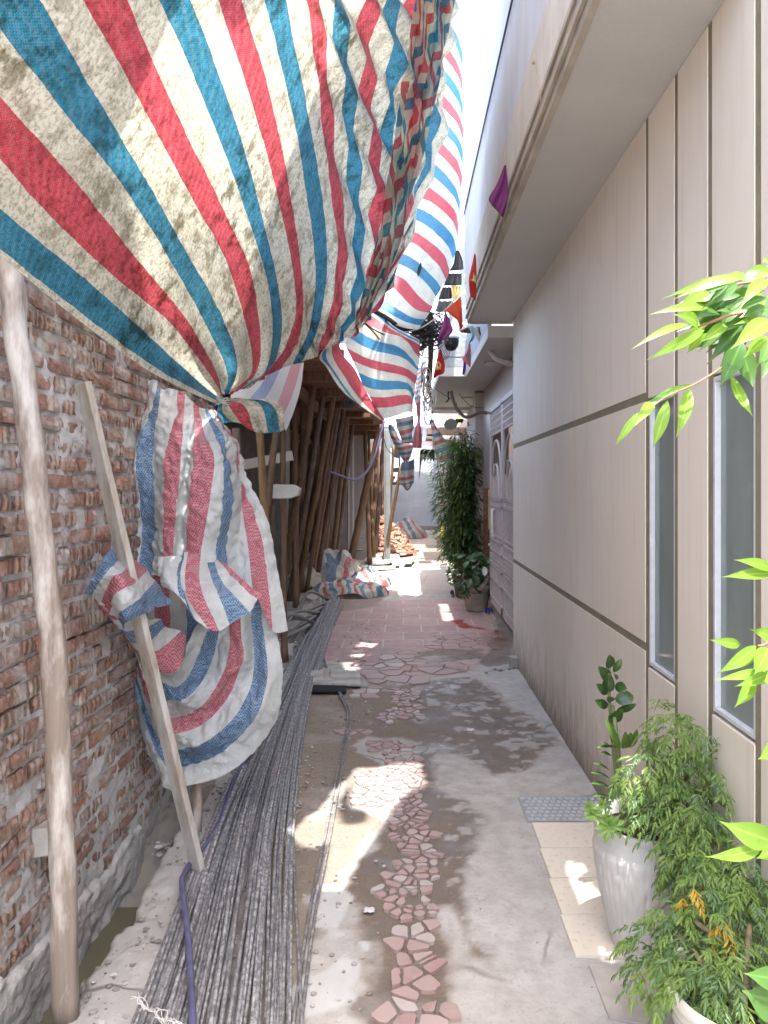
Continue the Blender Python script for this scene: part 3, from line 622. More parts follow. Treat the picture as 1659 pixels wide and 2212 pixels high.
# clothes rail balcony
ral = thing('balcony_railing', 'white painted rail balcony hung with black washing above the neighbour house', 'railing', (.6, 9.3, 3.36))
WHT = plain('white_paint', (.72, .72, .72), .4, .1)
bb = MB()
for z in [3.37, 3.50, 3.62, 3.83, 4.02, 4.22]: bb.bar((.43, 9.3, z), (.85, 9.3, z), .03)
obj('rail', bb, WHT, ral, bevel=.004)
bb = MB()
for x in (.45, .835): bb.bar((x, 9.29, 3.36), (x, 9.29, 4.4), .03, up=(0, 1, 0))
obj('post', bb, WHT, ral)
def cloth(name, poly, Y, mat, label, cat, th=.012, uvw=8):
    # hanging cloth with folds: polygon outline (X,Z) triangulated as a soft grid
    xs_ = [p[0] for p in poly]; zs_ = [p[1] for p in poly]; m = MB(); n = 18
    P2 = [(p[0], p[1]) for p in poly]
    zs2 = np.linspace(max(zs_), min(zs_), n); rows = []
    for z in zs2:
        z = min(max(z, min(zs_) + 1e-4), max(zs_) - 1e-4); X = []
        for i in range(len(P2)):
            a, b = P2[i], P2[(i + 1) % len(P2)]
            if (a[1] > z) != (b[1] > z): X.append(a[0] + (b[0] - a[0]) * (z - a[1]) / (b[1] - a[1]))
        lo, hi = min(X), max(X)
        rows.append([(lo + (hi - lo) * k / 9, Y + .02 * math.sin(k * 2.1 + z * 4) * min(1, (hi - lo) * 6) + .01 * mn.noise(Vector((k, z * 9, 0))), z) for k in range(10)])
    m.grid(np.array(rows)); o = obj(name, m, mat, smooth=True); s = o.modifiers.new('thick', 'SOLIDIFY'); s.thickness = th / 3
    return tag(o, label, cat)
BCL = plain('black_cloth', (.018, .018, .022), .8, .5, 9, .5, .01)
def xz(k, l, Y): return [(P(k, x, y, Y).x, P(k, x, y, Y).z) for x, y in l]
cloth('black_garment', xz('y1', [(625, 190), (660, 160), (690, 180), (745, 350), (750, 480), (540, 485), (600, 380)], 9.25), 9.25, BCL, 'black hooded garment hanging above the top rail', 'clothes')
cloth('black_garment', xz('y1', [(520, 530), (720, 530), (720, 715), (440, 720)], 9.26), 9.26, BCL, 'black cloth hanging between the top two white rails', 'clothes')
cloth('black_garment', xz('y1', [(420, 745), (560, 745), (570, 935), (360, 940)], 9.26), 9.26, BCL, 'black cloth beside the yellow towel on the rail', 'clothes')
cloth('black_garment', xz('y1', [(360, 965), (600, 965), (580, 1030), (560, 1140), (300, 1140)], 9.25), 9.25, plain('shiny_black', (.03, .03, .035), .35, .5, 9, .6, .02), 'shiny dark cloth hanging lowest on the rail', 'clothes')
cloth('yellow_towel', xz('y1', [(555, 720), (710, 725), (705, 900), (580, 970)], 9.22), 9.22, plain('yellow_cloth', (.55, .38, .16), .9, .2), 'mustard yellow towel folded over the white rail', 'towel')
# gate
gt = thing('iron_gate', 'tall white iron gate with arched bars and square lattice panels', 'gate', (NX, 8.2, .15))
GW = plain('gate_paint', (.55, .49, .47), .45, .15, 12); gx = NX - .03
def gbar(mb, y0, z0, y1, z1, w=.028): mb.bar((gx, y0, z0), (gx, y1, z1), w, .022, up=(1, 0, 0))
fm = MB()
for y in (6.95, 8.03, 8.09, 9.17): gbar(fm, y, .16, y, 2.50, .06)
gbar(fm, 6.95, 2.5, 9.2, 2.5, .07); gbar(fm, 6.95, .2, 9.2, .2, .09); gbar(fm, 6.95, 1.42, 9.2, 1.42, .03); gbar(fm, 6.95, 1.34, 9.2, 1.34, .03); gbar(fm, 6.95, .93, 9.2, .93, .03); gbar(fm, 6.95, .80, 9.2, .80, .03); gbar(fm, 6.95, .62, 9.2, .62, .03); gbar(fm, 6.95, .45, 9.2, .45, .03); gbar(fm, 6.95, .98, 9.2, 1.0, .02)
obj('frame', fm, GW, gt)
for (a, b) in ((6.98, 8.0), (8.12, 9.14)):
    lb = MB(); n = 7
    for i in range(1, n): y = a + (b - a) * i / n; gbar(lb, y, .2, y, 1.85 if i % 2 else 1.7, .016)
    obj('bars', lb, GW, gt)
    la = MB(); lc = MB()
    for i in range(1, 12): y = a + (b - a) * i / 12; gbar(la, y, 2.18, y, 2.46, .014); gbar(lc, y, .62, y, .80, .012)
    for i in range(5): gbar(la, a, 2.19 + .07 * i, b, 2.19 + .07 * i, .016)
    for i in range(3): gbar(lc, a, .66 + .045 * i, b, .66 + .045 * i, .012)
    obj('lattice', la, GW, gt); obj('lattice', lc, GW, gt)
    ar = MB(); mid = (a + b) / 2
    for s, r0 in ((1, .5), (-1, .5), (1, .28), (-1, .28)):
        pts = [(gx, mid + s * r0 * math.cos(q), 1.43 + (.68 if r0 > .4 else .4) * math.sin(q)) for q in np.linspace(0, 1.45, 14)]
        ar.tube(pts, .014, 6)
    obj('arch_bars', ar, GW, gt, smooth=True)
hd = MB(); hd.tube([(gx - .02, 8.62, .98), (gx - .05, 8.62, .99), (gx - .05, 8.62, 1.30), (gx - .02, 8.62, 1.31)], .016, 8); obj('handle', hd, WHT, gt, smooth=True)
lp = thing('wall_lamp', 'long slim warm glowing strip beside the gate on the dark red granite', 'lamp', (NX - .03, 9.45, .85))
lm = MB(); lm.box((NX - .035, 9.40, 1.03), (NX - .006, 9.46, 1.53)); GLD = plain('brass', (.75, .52, .2), .25, .1, metal=.6); obj('lamp_body', lm, GLD, lp, bevel=.006)
bo = MB(); bo.lathe([(.001, .03), (.012, .03), (.018, .02), (.018, 0), (.001, 0)], (NX - .03, 9.3, .83), 12); tag(obj('door_knob', bo, WHT, smooth=True), 'small white round knob low on the granite post by the gate', 'knob')

# ducts, lights and fans under the balconies
def duct(pts, r, mat, label, name='flexible_duct', rib=True):
    pts = crv(pts, 70); m = MB(); rs = [r * (1 + (.07 * (i % 2) if rib else 0)) for i in range(70)]; m.tube(pts, rs, 12); return tag(obj(name, m, mat, smooth=True), label, 'duct')
DUC = plain('duct_cream', (.50, .45, .39), .7, .2, 20)
duct([P('y1', 940, 1380, 7.4), P('y1', 985, 1500, 7.4), P('y1', 1070, 1640, 7.4), P('y1', 1200, 1800, 7.35), P('y1', 1330, 1910, 7.3), (NX + .02, 7.25, P('y1', 1400, 1990, 7.25).z)], .027, DUC, 'cream flexible air duct curving from the cream balcony to the pink wall')
cable('pipe', [P('y1', 1000, 1380, 7.3), P('y1', 1010, 1460, 7.3), P('y1', 1050, 1540, 7.3), P('y1', 1090, 1575, 7.3)], .008, BLK, 'thin black tube hanging beside the cream air duct')
cable('pipe', [P('y1', 1150, 1365, 7.3), P('y1', 1168, 1420, 7.3), P('y1', 1140, 1490, 7.3), P('y1', 1080, 1525, 7.3)], .011, plain('brown_pipe', (.12, .08, .07), .5), 'short dark brown curved pipe under the cream balcony end')
BRN = plain('brown_duct', (.20, .15, .12), .6, .2)
duct([P('y2', 560, 495, 9.9), P('y2', 580, 600, 9.9), P('y2', 630, 740, 9.9), P('y2', 720, 860, 9.9), P('y2', 800, 905, 9.9), P('y2', 900, 885, 9.9), P('y2', 980, 845, 9.9), P('y2', 1062, 832, 9.9), (NX + .05, 9.9, P('y2', 1100, 850, 9.9).z)], .021, BRN, 'brown corrugated hose sagging under the neighbour balcony', 'corrugated_hose')
for i, (pp_, lb) in enumerate([(P('y1', 1200, 1940, 8.0), 'flat round ceiling lamp near the cream air duct'), (P('y2', 810, 725, 11.2), 'flat ceiling lamp above the brown hose')]):
    lt = MB(); r = .085; z1 = 2.909 if i == 0 else 2.928; lt.lathe([(.001, -.03), (r * .9, -.028), (r, -.015), (r, 0), (.001, 0)], (pp_.x, pp_.y, z1), 24)
    tag(obj('ceiling_lamp', lt, plain('lamp_white', (.55, .50, .46), .5), smooth=True), lb, 'ceiling lamp')
# dome camera
sc2 = thing('security_camera', 'white security camera with black dome hanging under the washing rail', 'camera', P('y1', 560, 1600, 8.6)); p0 = P('y1', 560, 1570, 8.6)
m = MB(); m.lathe([(.001, .085), (.06, .085), (.092, .06), (.096, .02), (.09, 0), (.001, 0)], p0, 28); obj('housing', m, WHT, sc2, smooth=True)
m = MB(); m.lathe([(.088, 0), (.09, -.03), (.08, -.08), (.055, -.12), (.02, -.138), (.001, -.14)], p0, 28); obj('dome', m, plain('black_dome', (.01, .01, .012), .1, .1), sc2, smooth=True)
m = MB(); m.tube([p0 + Vector((0, 0, .08)), p0 + Vector((0, .1, .12)), p0 + Vector((0, .4, .12))], .015, 8); obj('bracket', m, WHT, sc2, smooth=True)

# ================================================================ FARTHER RIGHT HOUSES AND ALLEY END
h3 = thing('house', 'farther dim house with low balconies behind the bamboo', 'house', (2, 18, 0))
m = MB(); m.box((1.30, 13.3, -.1), (3.2, 27.6, 6)); obj('wall', m, PNK, h3)
m = MB(); m.box((.62, 15.0, 2.78), (1.31, 17.2, 2.95)); m.box((.75, 18.2, 2.75), (1.31, 22.5, 2.95)); obj('balcony_slab', m, PNK, h3, bevel=.01)
m = MB(); m.box((1.28, 15.8, .1), (1.32, 16.8, 2.2)); obj('doorway', m, dark, h3); m = MB(); m.box((1.28, 19.5, .1), (1.32, 21, 2.2)); obj('doorway', m, dark, h3)
m = MB(); m.box((1.26, 14.0, 1.9), (1.29, 14.6, 2.5)); obj('lattice_vent', m, WHT, h3)
pf = P('y2', 560, 1010, 14.0); 
m = MB(); m.prism([(pf.x + .13 * math.cos(a), pf.y, pf.z + .10 * math.sin(a)) for a in np.linspace(0, 2 * math.pi, 9)[:-1]], (0, .25, 0)); tag(obj('extractor_box', m, plain('dark_grey_metal', (.012, .014, .014), .5)), 'dark grey octagonal box under the far balcony', 'extractor')
m = MB(); m.box((.45, 14.4, 2.50), (.72, 15.0, 2.56)); m.box((.47, 14.45, 2.60), (.70, 14.95, 2.74)); tag(obj('rolled_awning', m, plain('awning_brown', (.20, .14, .11), .8), bevel=.01), 'brown folded awning boxes beneath the far balcony', 'awning')
lb = thing('light_bulb', 'small glowing yellow-green lamp hanging under the far balcony', 'lamp', P('y2', 690, 960, 11.8)); p0 = P('y2', 690, 955, 11.8)
t = NT('lamp_glow'); t.fin((.8, .9, .15), .4); t.b.inputs['Emission Color'].default_value = (.85, 1, .15, 1); t.b.inputs['Emission Strength'].default_value = .35
m = MB(); m.lathe([(.001, -.05), (.025, -.045), (.04, -.01), (.04, .03), (.02, .055), (.001, .06)], p0, 16); obj('bulb', m, t.m, lb, smooth=True)
m = MB(); m.lathe([(.045, -.045), (.062, -.01), (.062, .02), (.058, .02), (.058, -.01), (.042, -.04)], p0, 16); obj('shade', m, dark, lb, smooth=True)
m = MB(); m.tube([p0 + Vector((-.1, 0, 1.0)), p0 + Vector((-.08, 0, .4)), p0 + Vector((0, 0, .05))], .004, 5); obj('cord', m, BLK, lb)
# end wall
ew = thing('end_wall', 'pale grey-blue plastered wall closing the far end of the alley', 'wall', (0, 27.6, 0))
t = NT('end_plaster'); co = t.co(); c = t.mix(t.ramp(t.noise(co, 1.2, 6, .6), [(.35, 0), (.7, 1)]), (.34, .38, .45), (.46, .50, .57)); c = t.mix(t.ramp(t.noise(t.mp(co, (1, 1, .3)), 5, 5, .7), [(.6, 0), (.75, .6)]), c, (.35, .36, .39))
m = MB(); m.box((-3.2, 27.6, -.1), (1.32, 27.9, 3.05)); obj('wall', m, t.fin(c, .8, t.bump(t.noise(co, 3, 5), .5, .05)), ew, bevel=.01)
m = MB(); m.box((-3.2, 27.48, -.1), (1.31, 27.6, .16)); obj('plinth', m, plain('plinth_grey', (.27, .26, .26), .8), ew, bevel=.01)
ab = thing('apartment_block', 'pale white and bluish tall building beyond the alley end', 'building', (0, 34, 0))
m = MB(); m.box((-4, 34, -.1), (4, 38, 11)); obj('wall', m, plain('far_white', (.66, .70, .76), .8, .1, 1), ab)
FW = plain('far_window', (.08, .1, .12), .2)
for i in range(4):
    for j in range(3): m = MB(); m.box((-3 + 1.7 * i, 33.93, 3 + 2.6 * j), (-2.1 + 1.7 * i, 34.02, 4.4 + 2.6 * j)); obj('window', m, FW, ab)
lhs = thing('house', 'tall bare concrete house behind the timber poles on the left', 'house', (-3, 10, 0))
LW = plain('left_concrete', (.16, .15, .14), .9, .4, 3, .4); LWP = plain('left_plaster', (.40, .36, .34), .85, .18, 3, .2)
m = MB(); m.box((-3.4, 4.62, -.1), (-2.3, 18.0, 3.4)); m.box((-2.3, 17.9, -.1), (-1.75, 18.1, 2.75)); m.box((-3.4, 1.2, 3.42), (-1.25, 4.61, 5.2)); obj('wall', m, LW, lhs)
m = MB(); m.box((-1.55, 16.0, -.1), (-.78, 16.15, 2.75)); m.box((-2.3, 18.1, -.1), (-.9, 27.6, 3.4)); obj('plaster_wall', m, LWP, lhs, bevel=.01)
m = MB(); m.box((-1.19, 15.97, -.1), (-1.16, 15.995, 2.72)); m.box((-1.02, 14.9, -.0), (-.99, 14.93, 2.6)); obj('pipe', m, WHT, lhs)
m = MB(); m.box((-2.3, 7.5, -.1), (-2.0, 7.9, 2.8)); GCL = plain('grey_column', (.34, .33, .32), .85); obj('column', m, GCL, lhs, bevel=.01); m = MB(); m.box((-2.3, 12.0, -.1), (-1.9, 12.4, 2.8)); obj('column', m, GCL, lhs, bevel=.01)
m = MB()                                                    # patterned pierced-block panel
for i in range(5):
    for j in range(24):
        x = -.88 + .09 * i; z = .1 + .1 * j; m.box((x, 18.4, z), (x + .085, 18.5, z + .02)); m.box((x, 18.4, z + .0201), (x + .022, 18.5, z + .099)); m.box((x + .035, 18.4, z + .045), (x + .06, 18.46, z + .08))
m.box((-.90, 18.5, 0), (-.42, 18.55, 2.6)); obj('pierced_blocks', m, plain('block_pink', (.33, .22, .19), .9), lhs)
# timber formwork deck
dk = thing('formwork_deck', 'timber formwork deck of closely laid round slats over the left side', 'formwork', (-1.5, 11, 2.75))
SLAT = wood_mat('slat_wood', (.21, .10, .05), pm=.2)
m = MB(); y = 4.7
while y < 18:
    x1 = -.62 + (.2 if y > 11 else 0) + random.uniform(-.05, .05); m.tube([(-2.45, y, 2.80 + random.uniform(-.01, .01)), (x1, y + random.uniform(-.02, .02), 2.80)], .034, 6); y += .085 if y > 9 else .075
obj('slats', m, SLAT, dk, smooth=True)
m = MB()
for y in np.arange(5.2, 18, 1.3): m.bar((-2.4, y, 2.72), (-.52, y, 2.72), .07, .09)
for x in (-1.15, -1.6, -2.2): m.bar((x, 4.7, 2.63), (x, 17.8, 2.63), .08, .09)
obj('beams', m, SLAT, dk)
m = MB(); m.box((-2.45, 4.66, 2.838), (-.62, 18, 2.93)); obj('deck_board', m, LW, dk)
# ================================================================ STRIPED TARPAULINS
def sheet(ribs, nV=60, per=6, amp=.0, freq=3.0, seed=0, wr=0.0, cr2=0):
    L = [cr(pts, nV) for _, pts in ribs]; us = [r[0] for r in ribs]
    L = np.array(L); n = len(ribs); A = []; U = []
    Lx = np.concatenate([(2 * L[0] - L[1])[None], L, (2 * L[-1] - L[-2])[None]])
    for i in range(n - 1):
        for q in range(per + (i == n - 2)):
            f = q / per; a, b, c, d = Lx[i], Lx[i + 1], Lx[i + 2], Lx[i + 3]
            s = .5 * ((2 * b) + (-a + c) * f + (2 * a - 5 * b + 4 * c - d) * f * f + (-a + 3 * b - 3 * c + d) * f ** 3)
            A.append(s * .75 + (b * (1 - f) + c * f) * .25); U.append(us[i] * (1 - f) + us[i + 1] * f)
    A = np.array(A); U = np.array(U)
    T = np.gradient(A, axis=0); S = np.gradient(A, axis=1); N = np.cross(T, S); N /= (np.linalg.norm(N, axis=-1, keepdims=True) + 1e-9)
    V = np.linspace(0, 1, nV)[None, :] * np.ones((len(U), 1)); UU = U[:, None] * np.ones((1, nV))
    if amp: A = A + N * (amp * (fbm(A[..., 0] * freq + seed, (A[..., 2] + A[..., 1] * .7) * freq, 4, seed)))[..., None]
    if wr: A = A + N * (wr * (ridg(A[..., 0] * freq * 3 + seed, (A[..., 2] - A[..., 1] * .6) * freq * 3, 3, seed + 5) - .6))[..., None]
    if cr2: A = A + N * (cr2 * ((1 - np.abs(vn(A[..., 0] * 26 + A[..., 2] * 9, A[..., 2] * 11 - A[..., 0] * 6, seed + 31) * 2 - 1)) ** 2 - .4 + .6 * fbm(A[..., 0] * 40, A[..., 2] * 40, 2, seed + 8)))[..., None]
    return A, np.stack([UU, V], -1)
def addsheet(mb, ribs, **k):
    A, UV = sheet(ribs, **k); mb.grid(A, UV); return A
def tarp(name, sheets, mat, label, group='striped tarpaulins hung over the alley'):
    mb = MB()
    for s in sheets: mb_ = addsheet(mb, s[0], **s[1])
    return tag(obj(name, mb, mat, smooth=True), label, 'tarpaulin', group)
# main canopy: depth fitted smoothly through a few readings
ctl = [(478, 870, 3.4), (0, 548, 1.95), (0, 200, 1.62), (0, 0, 1.5), (475, 0, 2.1), (415, 425, 2.65), (750, 0, 2.9), (990, 0, 4.0), (655, 778, 4.05), (755, 730, 4.6), (820, 665, 5.1), (985, 250, 6.0), (870, 350, 4.9), (640, 450, 3.5), (300, 750, 2.9)]
Am = np.array([[1, x / 1000, y / 1000, x * y / 1e6, (x / 1000) ** 2, (y / 1000) ** 2] for x, y, _ in ctl]); q_ = np.linalg.lstsq(Am, np.array([1 / c[2] for c in ctl]), rcond=None)[0]
def yd(x, y):
    y0 = y
    if y < -60: y = -60 + (y + 60) * .35
    v = float(np.dot([1, x / 1000, y / 1000, x * y / 1e6, (x / 1000) ** 2, (y / 1000) ** 2], q_)); return 1 / min(max(v, .15), .80)
def m_(pts, dy=0): return [tuple(P('d', x, y, yd(x, y) + dy)) for x, y in pts]
K = 18
RB = [
 (-.25, [(474, 874), (432, 858), (318, 800), (165, 688), (0, 552), (-130, 440), (-330, 280), (-620, 60)]),
 (0.0, [(476, 868), (440, 852), (322, 786), (170, 672), (0, 537), (-130, 420), (-330, 250), (-600, 20)]),
 (1.0, [(478, 862), (445, 838), (335, 740), (190, 610), (0, 450), (-110, 340), (-300, 160), (-560, -60)]),
 (2.0, [(479, 858), (462, 822), (370, 702), (245, 597), (115, 475), (0, 345), (-200, 120), (-450, -150)]),
 (3.0, [(482, 852), (470, 805), (410, 700), (262, 520), (110, 332), (0, 210), (-160, 20), (-380, -240)]),
 (4.0, [(487, 852), (492, 800), (425, 660), (280, 425), (135, 240), (0, 60), (-90, -80), (-260, -330)]),
 (5.0, [(492, 852), (515, 790), (480, 680), (350, 450), (210, 215), (85, 0), (10, -110), (-120, -330)]),
 (6.0, [(498, 851), (548, 790), (500, 590), (415, 425), (285, 190), (178, 0), (115, -110), (0, -320)]),
 (7.0, [(504, 849), (562, 780), (545, 600), (470, 425), (350, 180), (275, 0), (215, -110), (100, -320)]),
 (8.0, [(512, 846), (578, 790), (585, 640), (520, 425), (428, 185), (345, 0), (295, -110), (200, -320)]),
 (9.0, [(530, 840), (596, 775), (608, 660), (556, 425), (482, 185), (412, 0), (372, -105), (290, -300)]),
 (10.0, [(560, 826), (618, 745), (640, 640), (600, 425), (543, 220), (472, 0), (440, -100), (370, -290)]),
 (11.0, [(596, 812), (645, 730), (655, 620), (628, 425), (582, 200), (522, 0), (495, -100), (440, -280)]),
 (12.0, [(628, 796), (668, 710), (684, 590), (660, 400), (616, 170), (572, 0), (550, -90), (505, -260)]),
 (13.0, [(655, 782), (692, 700), (706, 560), (690, 380), (650, 160), (615, 0), (597, -90), (560, -250)]),
 (14.0, [(682, 768), (715, 680), (728, 540), (712, 370), (690, 190), (657, 0), (642, -80), (610, -230)]),
 (15.0, [(706, 755), (738, 660), (748, 520), (735, 360), (712, 200), (694, 0), (682, -80), (655, -220)]),
 (16.0, [(728, 742), (758, 645), (768, 500), (752, 350), (738, 190), (718, 0), (710, -75), (688, -210)]),
 (17.0, [(744, 735), (776, 630), (788, 480), (770, 330), (765, 180), (747, 0), (742, -70), (722, -200)]),
 (18.0, [(760, 727), (796, 610), (806, 450), (794, 320), (790, 170), (778, 0), (774, -70), (756, -190)]),
 (19.0, [(772, 716), (814, 590), (826, 430), (812, 300), (812, 160), (806, 0), (802, -65), (786, -180)]),
 (20.0, [(784, 704), (828, 570), (846, 410), (834, 290), (838, 150), (832, 0), (830, -60), (815, -170)]),
 (21.0, [(794, 692), (842, 550), (864, 390), (854, 270), (860, 140), (858, 0), (856, -60), (842, -160)]),
 (22.0, [(802, 682), (856, 530), (882, 370), (876, 250), (884, 130), (884, 0), (882, -55), (870, -150)]),
 (23.0, [(812, 668), (872, 505), (900, 350), (900, 230), (908, 120), (908, 0), (908, -50), (895, -140)]),
 (24.0, [(822, 652), (888, 480), (918, 325), (922, 210), (930, 110), (934, 0), (934, -50), (920, -130)]),
 (25.0, [(834, 634), (904, 450), (936, 300), (944, 190), (952, 100), (958, 0), (960, -45), (945, -120)]),
 (26.0, [(846, 614), (922, 420), (956, 280), (966, 170), (976, 90), (984, 0), (986, -40), (970, -110)])]
ribs = []
for u, pts in RB:
    q = []
    for j, (x, y) in enumerate(pts):
        dx = 0; dd = 0
        if u > 11 and 0 < j < 7:
            g_ = min(1, (u - 11) / 8); dx = 9 * g_ * math.sin(j * 2.4 + u * 1.1); dd = .05 * math.sin(u * 1.5 + j * 1.1) * g_
        if j == 1: dd += .05 * math.sin(u * 2.2) 
        q.append(tuple(P('d', x + dx, y, yd(x, y) + dd)))
    ribs.append((u, q))
mainA, mainUV = sheet(ribs, nV=150, per=7, amp=.018, freq=2.2, seed=3, wr=.006)
# soft vertical pleats to the right, and creases that fan out of the knot
vv = mainUV[..., 1]; uu = mainUV[..., 0]
pl = np.clip((uu - 11) / 6, 0, 1) * (.022 * np.sin(uu * 2.9 + 1.2 * np.sin(vv * 9)) + .010 * np.sin(uu * 6.3 + vv * 22))
zig = np.clip((uu - 13) / 5, 0, 1) * .050 * (np.abs(((vv * 9 + .43 * uu + .3 * np.sin(vv * 7)) % 1) - .5) * 2 - .5)
cr_ = .020 * np.exp(-((vv - .10 - .012 * (uu - 8)) / .018) ** 2) * np.clip((uu - 6) / 4, 0, 1) - .014 * np.exp(-((vv - .045) / .012) ** 2) * np.clip((uu - 8) / 4, 0, 1)
kn = .016 * np.exp(-vv / .05) * np.sin(uu * 4.2)
mainA[..., 1] += pl + cr_ + kn; mainA[..., 0] += zig + .5 * kn
mb = MB(); mb.grid(mainA, mainUV)
# gathered knot and the loose tail under it
kp = P('d', 480, 868, 3.38)
tail = [(8 + i * 1.0, [tuple(P('d', 478 + 3 * i, 862, 3.38 + .01 * math.sin(i * 2))), tuple(P('d', x1, y1, 3.42)), tuple(P('d', x2, y2, 3.5 + .03 * math.sin(i * 3)))]) for i, (x1, y1, x2, y2) in enumerate([(468, 890, 470, 915), (482, 892, 505, 912), (505, 895, 522, 920), (530, 880, 548, 934), (560, 872, 580, 935), (585, 872, 606, 932), (600, 868, 618, 925)])]
addsheet(mb, tail, nV=30, per=6, amp=.02, freq=7, seed=9, wr=.012)
canopy = tag(obj('striped_tarpaulin', mb, TARP, smooth=True), 'big sunlit cream, red and blue striped tarpaulin gathered in a knot, nearest overhead', 'tarpaulin', 'striped tarpaulins hung over the alley')
m = MB(); 
for i in range(4): m.tube([kp + Vector((.032 * math.cos(a), .032 * math.sin(a), -.012 + .008 * i + .004 * math.sin(a * 3 + i))) for a in np.linspace(0, 6.3, 22)], .0035, 6, cap=False)
m.tube([kp, kp + Vector((-.05, .4, .06)), kp + Vector((-.1, .9, .1))], .004, 6)
tag(obj('tie_rope', m, plain('rope_grey', (.3, .29, .26), .9), smooth=True), 'grey cord tied round the gathered neck of the big striped tarpaulin', 'rope')
# overlapping second layer, pleated, seen through and beside the first
ov = []
for i in range(13):
    f = .35 + .65 * i / 12; ox = 9 * math.sin(i * 1.9)
    pts = [(748 + 52 * f, 735 - 60 * f), (770 + 95 * f + ox, 600 - 90 * f), (800 + 110 * f - ox, 440 - 110 * f), (810 + 135 * f + ox, 280 - 90 * f), (835 + 130 * f, 120 - 40 * f), (865 + 118 * f, -40), (870 + 112 * f, -140)]
    ov.append((i * 1.0 * .9 - 3.5 * 0, [tuple(P('d', x, y, yd(x, y) - .10 - .10 * (j < 3) + .035 * math.sin(i * 2.2 + j))) for j, (x, y) in enumerate(pts)]))
# stripes here slant across the pleats
A2, U2 = sheet(ov, nV=110, per=6, amp=.02, freq=4, seed=21, wr=.012)
U2[..., 0] = U2[..., 0] * 1.05 + 2.4 * np.abs(((U2[..., 1] * 7 + .22 * U2[..., 0]) % 1) - .5) * 2
TARP2 = tarp_mat('tarp_pleated', (.78, .78, .66), (.66, .08, .12), (.02, .28, .44), transl=.62, transp=.16, dirt=.35, woven=.2)
mb = MB(); mb.grid(A2, U2); tag(obj('striped_tarpaulin', mb, TARP2, smooth=True), 'pleated striped tarpaulin layer hanging just right of the big one, its stripes zigzagging', 'tarpaulin', 'striped tarpaulins hung over the alley')
# bright sheet beyond
def rows(rows_, per=5, **k):                                 # rows: (u, [left..right points with distance])
    return [(u, [tuple(P('d', x, y, Y)) for x, y, Y in pts]) for u, pts in rows_], dict(per=per, **k)
B = [(-.6, [(792, 668, 6.5), (840, 696, 6.45), (880, 710, 6.5), (902, 712, 6.6)]),
     (0, [(786, 652, 6.5), (830, 672, 6.45), (873, 694, 6.5), (908, 704, 6.6)]),
     (1, [(800, 634, 6.55), (840, 656, 6.5), (886, 684, 6.5), (916, 690, 6.65)]),
     (2, [(815, 603, 6.6), (850, 622, 6.55), (895, 668, 6.55), (928, 676, 6.7)]),
     (3, [(830, 583, 6.7), (868, 604, 6.6), (912, 648, 6.65), (936, 662, 6.75)]),
     (4, [(846, 560, 6.8), (885, 580, 6.7), (930, 622, 6.7), (944, 642, 6.8)]),
     (5, [(846, 540, 6.9), (890, 555, 6.8), (940, 600, 6.8), (956, 622, 6.85)]),
     (6, [(850, 515, 7.0), (900, 530, 6.9), (948, 572, 6.85), (966, 604, 6.9)]),
     (7, [(856, 492, 7.05), (905, 508, 6.95), (955, 545, 6.9), (973, 585, 6.95)]),
     (8, [(860, 465, 7.1), (910, 480, 7.0), (962, 525, 6.95), (979, 560, 7.0)]),
     (9, [(866, 440, 7.15), (918, 455, 7.05), (970, 500, 7.0), (985, 540, 7.05)]),
     (10, [(872, 418, 7.2), (925, 432, 7.1), (976, 475, 7.05), (989, 512, 7.1)]),
     (11, [(880, 395, 7.25), (930, 405, 7.15), (980, 450, 7.1), (992, 486, 7.15)])]
for i in range(12, 30):
    f = (i - 11) / 18; B.append((i, [(880 + 60 * f, 395 - 480 * f, 7.25 + 1.2 * f), (932 + 30 * f, 405 - 478 * f, 7.15 + 1.2 * f), (982 + 6 * f, 450 - 480 * f, 7.1 + 1.2 * f), (995 + 5 * math.sin(f * 3), 486 - 470 * f, 7.15 + 1.2 * f)]))
tarp('striped_tarpaulin', [rows(B, nV=50, per=4, amp=.03, freq=2.5, seed=31, wr=.008)], TARPB, 'brightest striped tarpaulin with a small tear, rising above the bundle of cables')
tm = MB(); q0 = P(2, 838, 170, 6.72); q1 = P(2, 815, 275, 6.70)
tm.grid(np.array([[tuple(q0 + (q1 - q0) * s + Vector((.018 * math.sin(math.pi * s) * e, -.03 - .01 * abs(e), 0))) for e in (-1, 0, 1)] for s in np.linspace(0, 1, 10)])); tag(obj('tarp_patch', tm, BCL, smooth=True), 'small dark torn flap on the brightest striped tarpaulin', 'tarp flap')
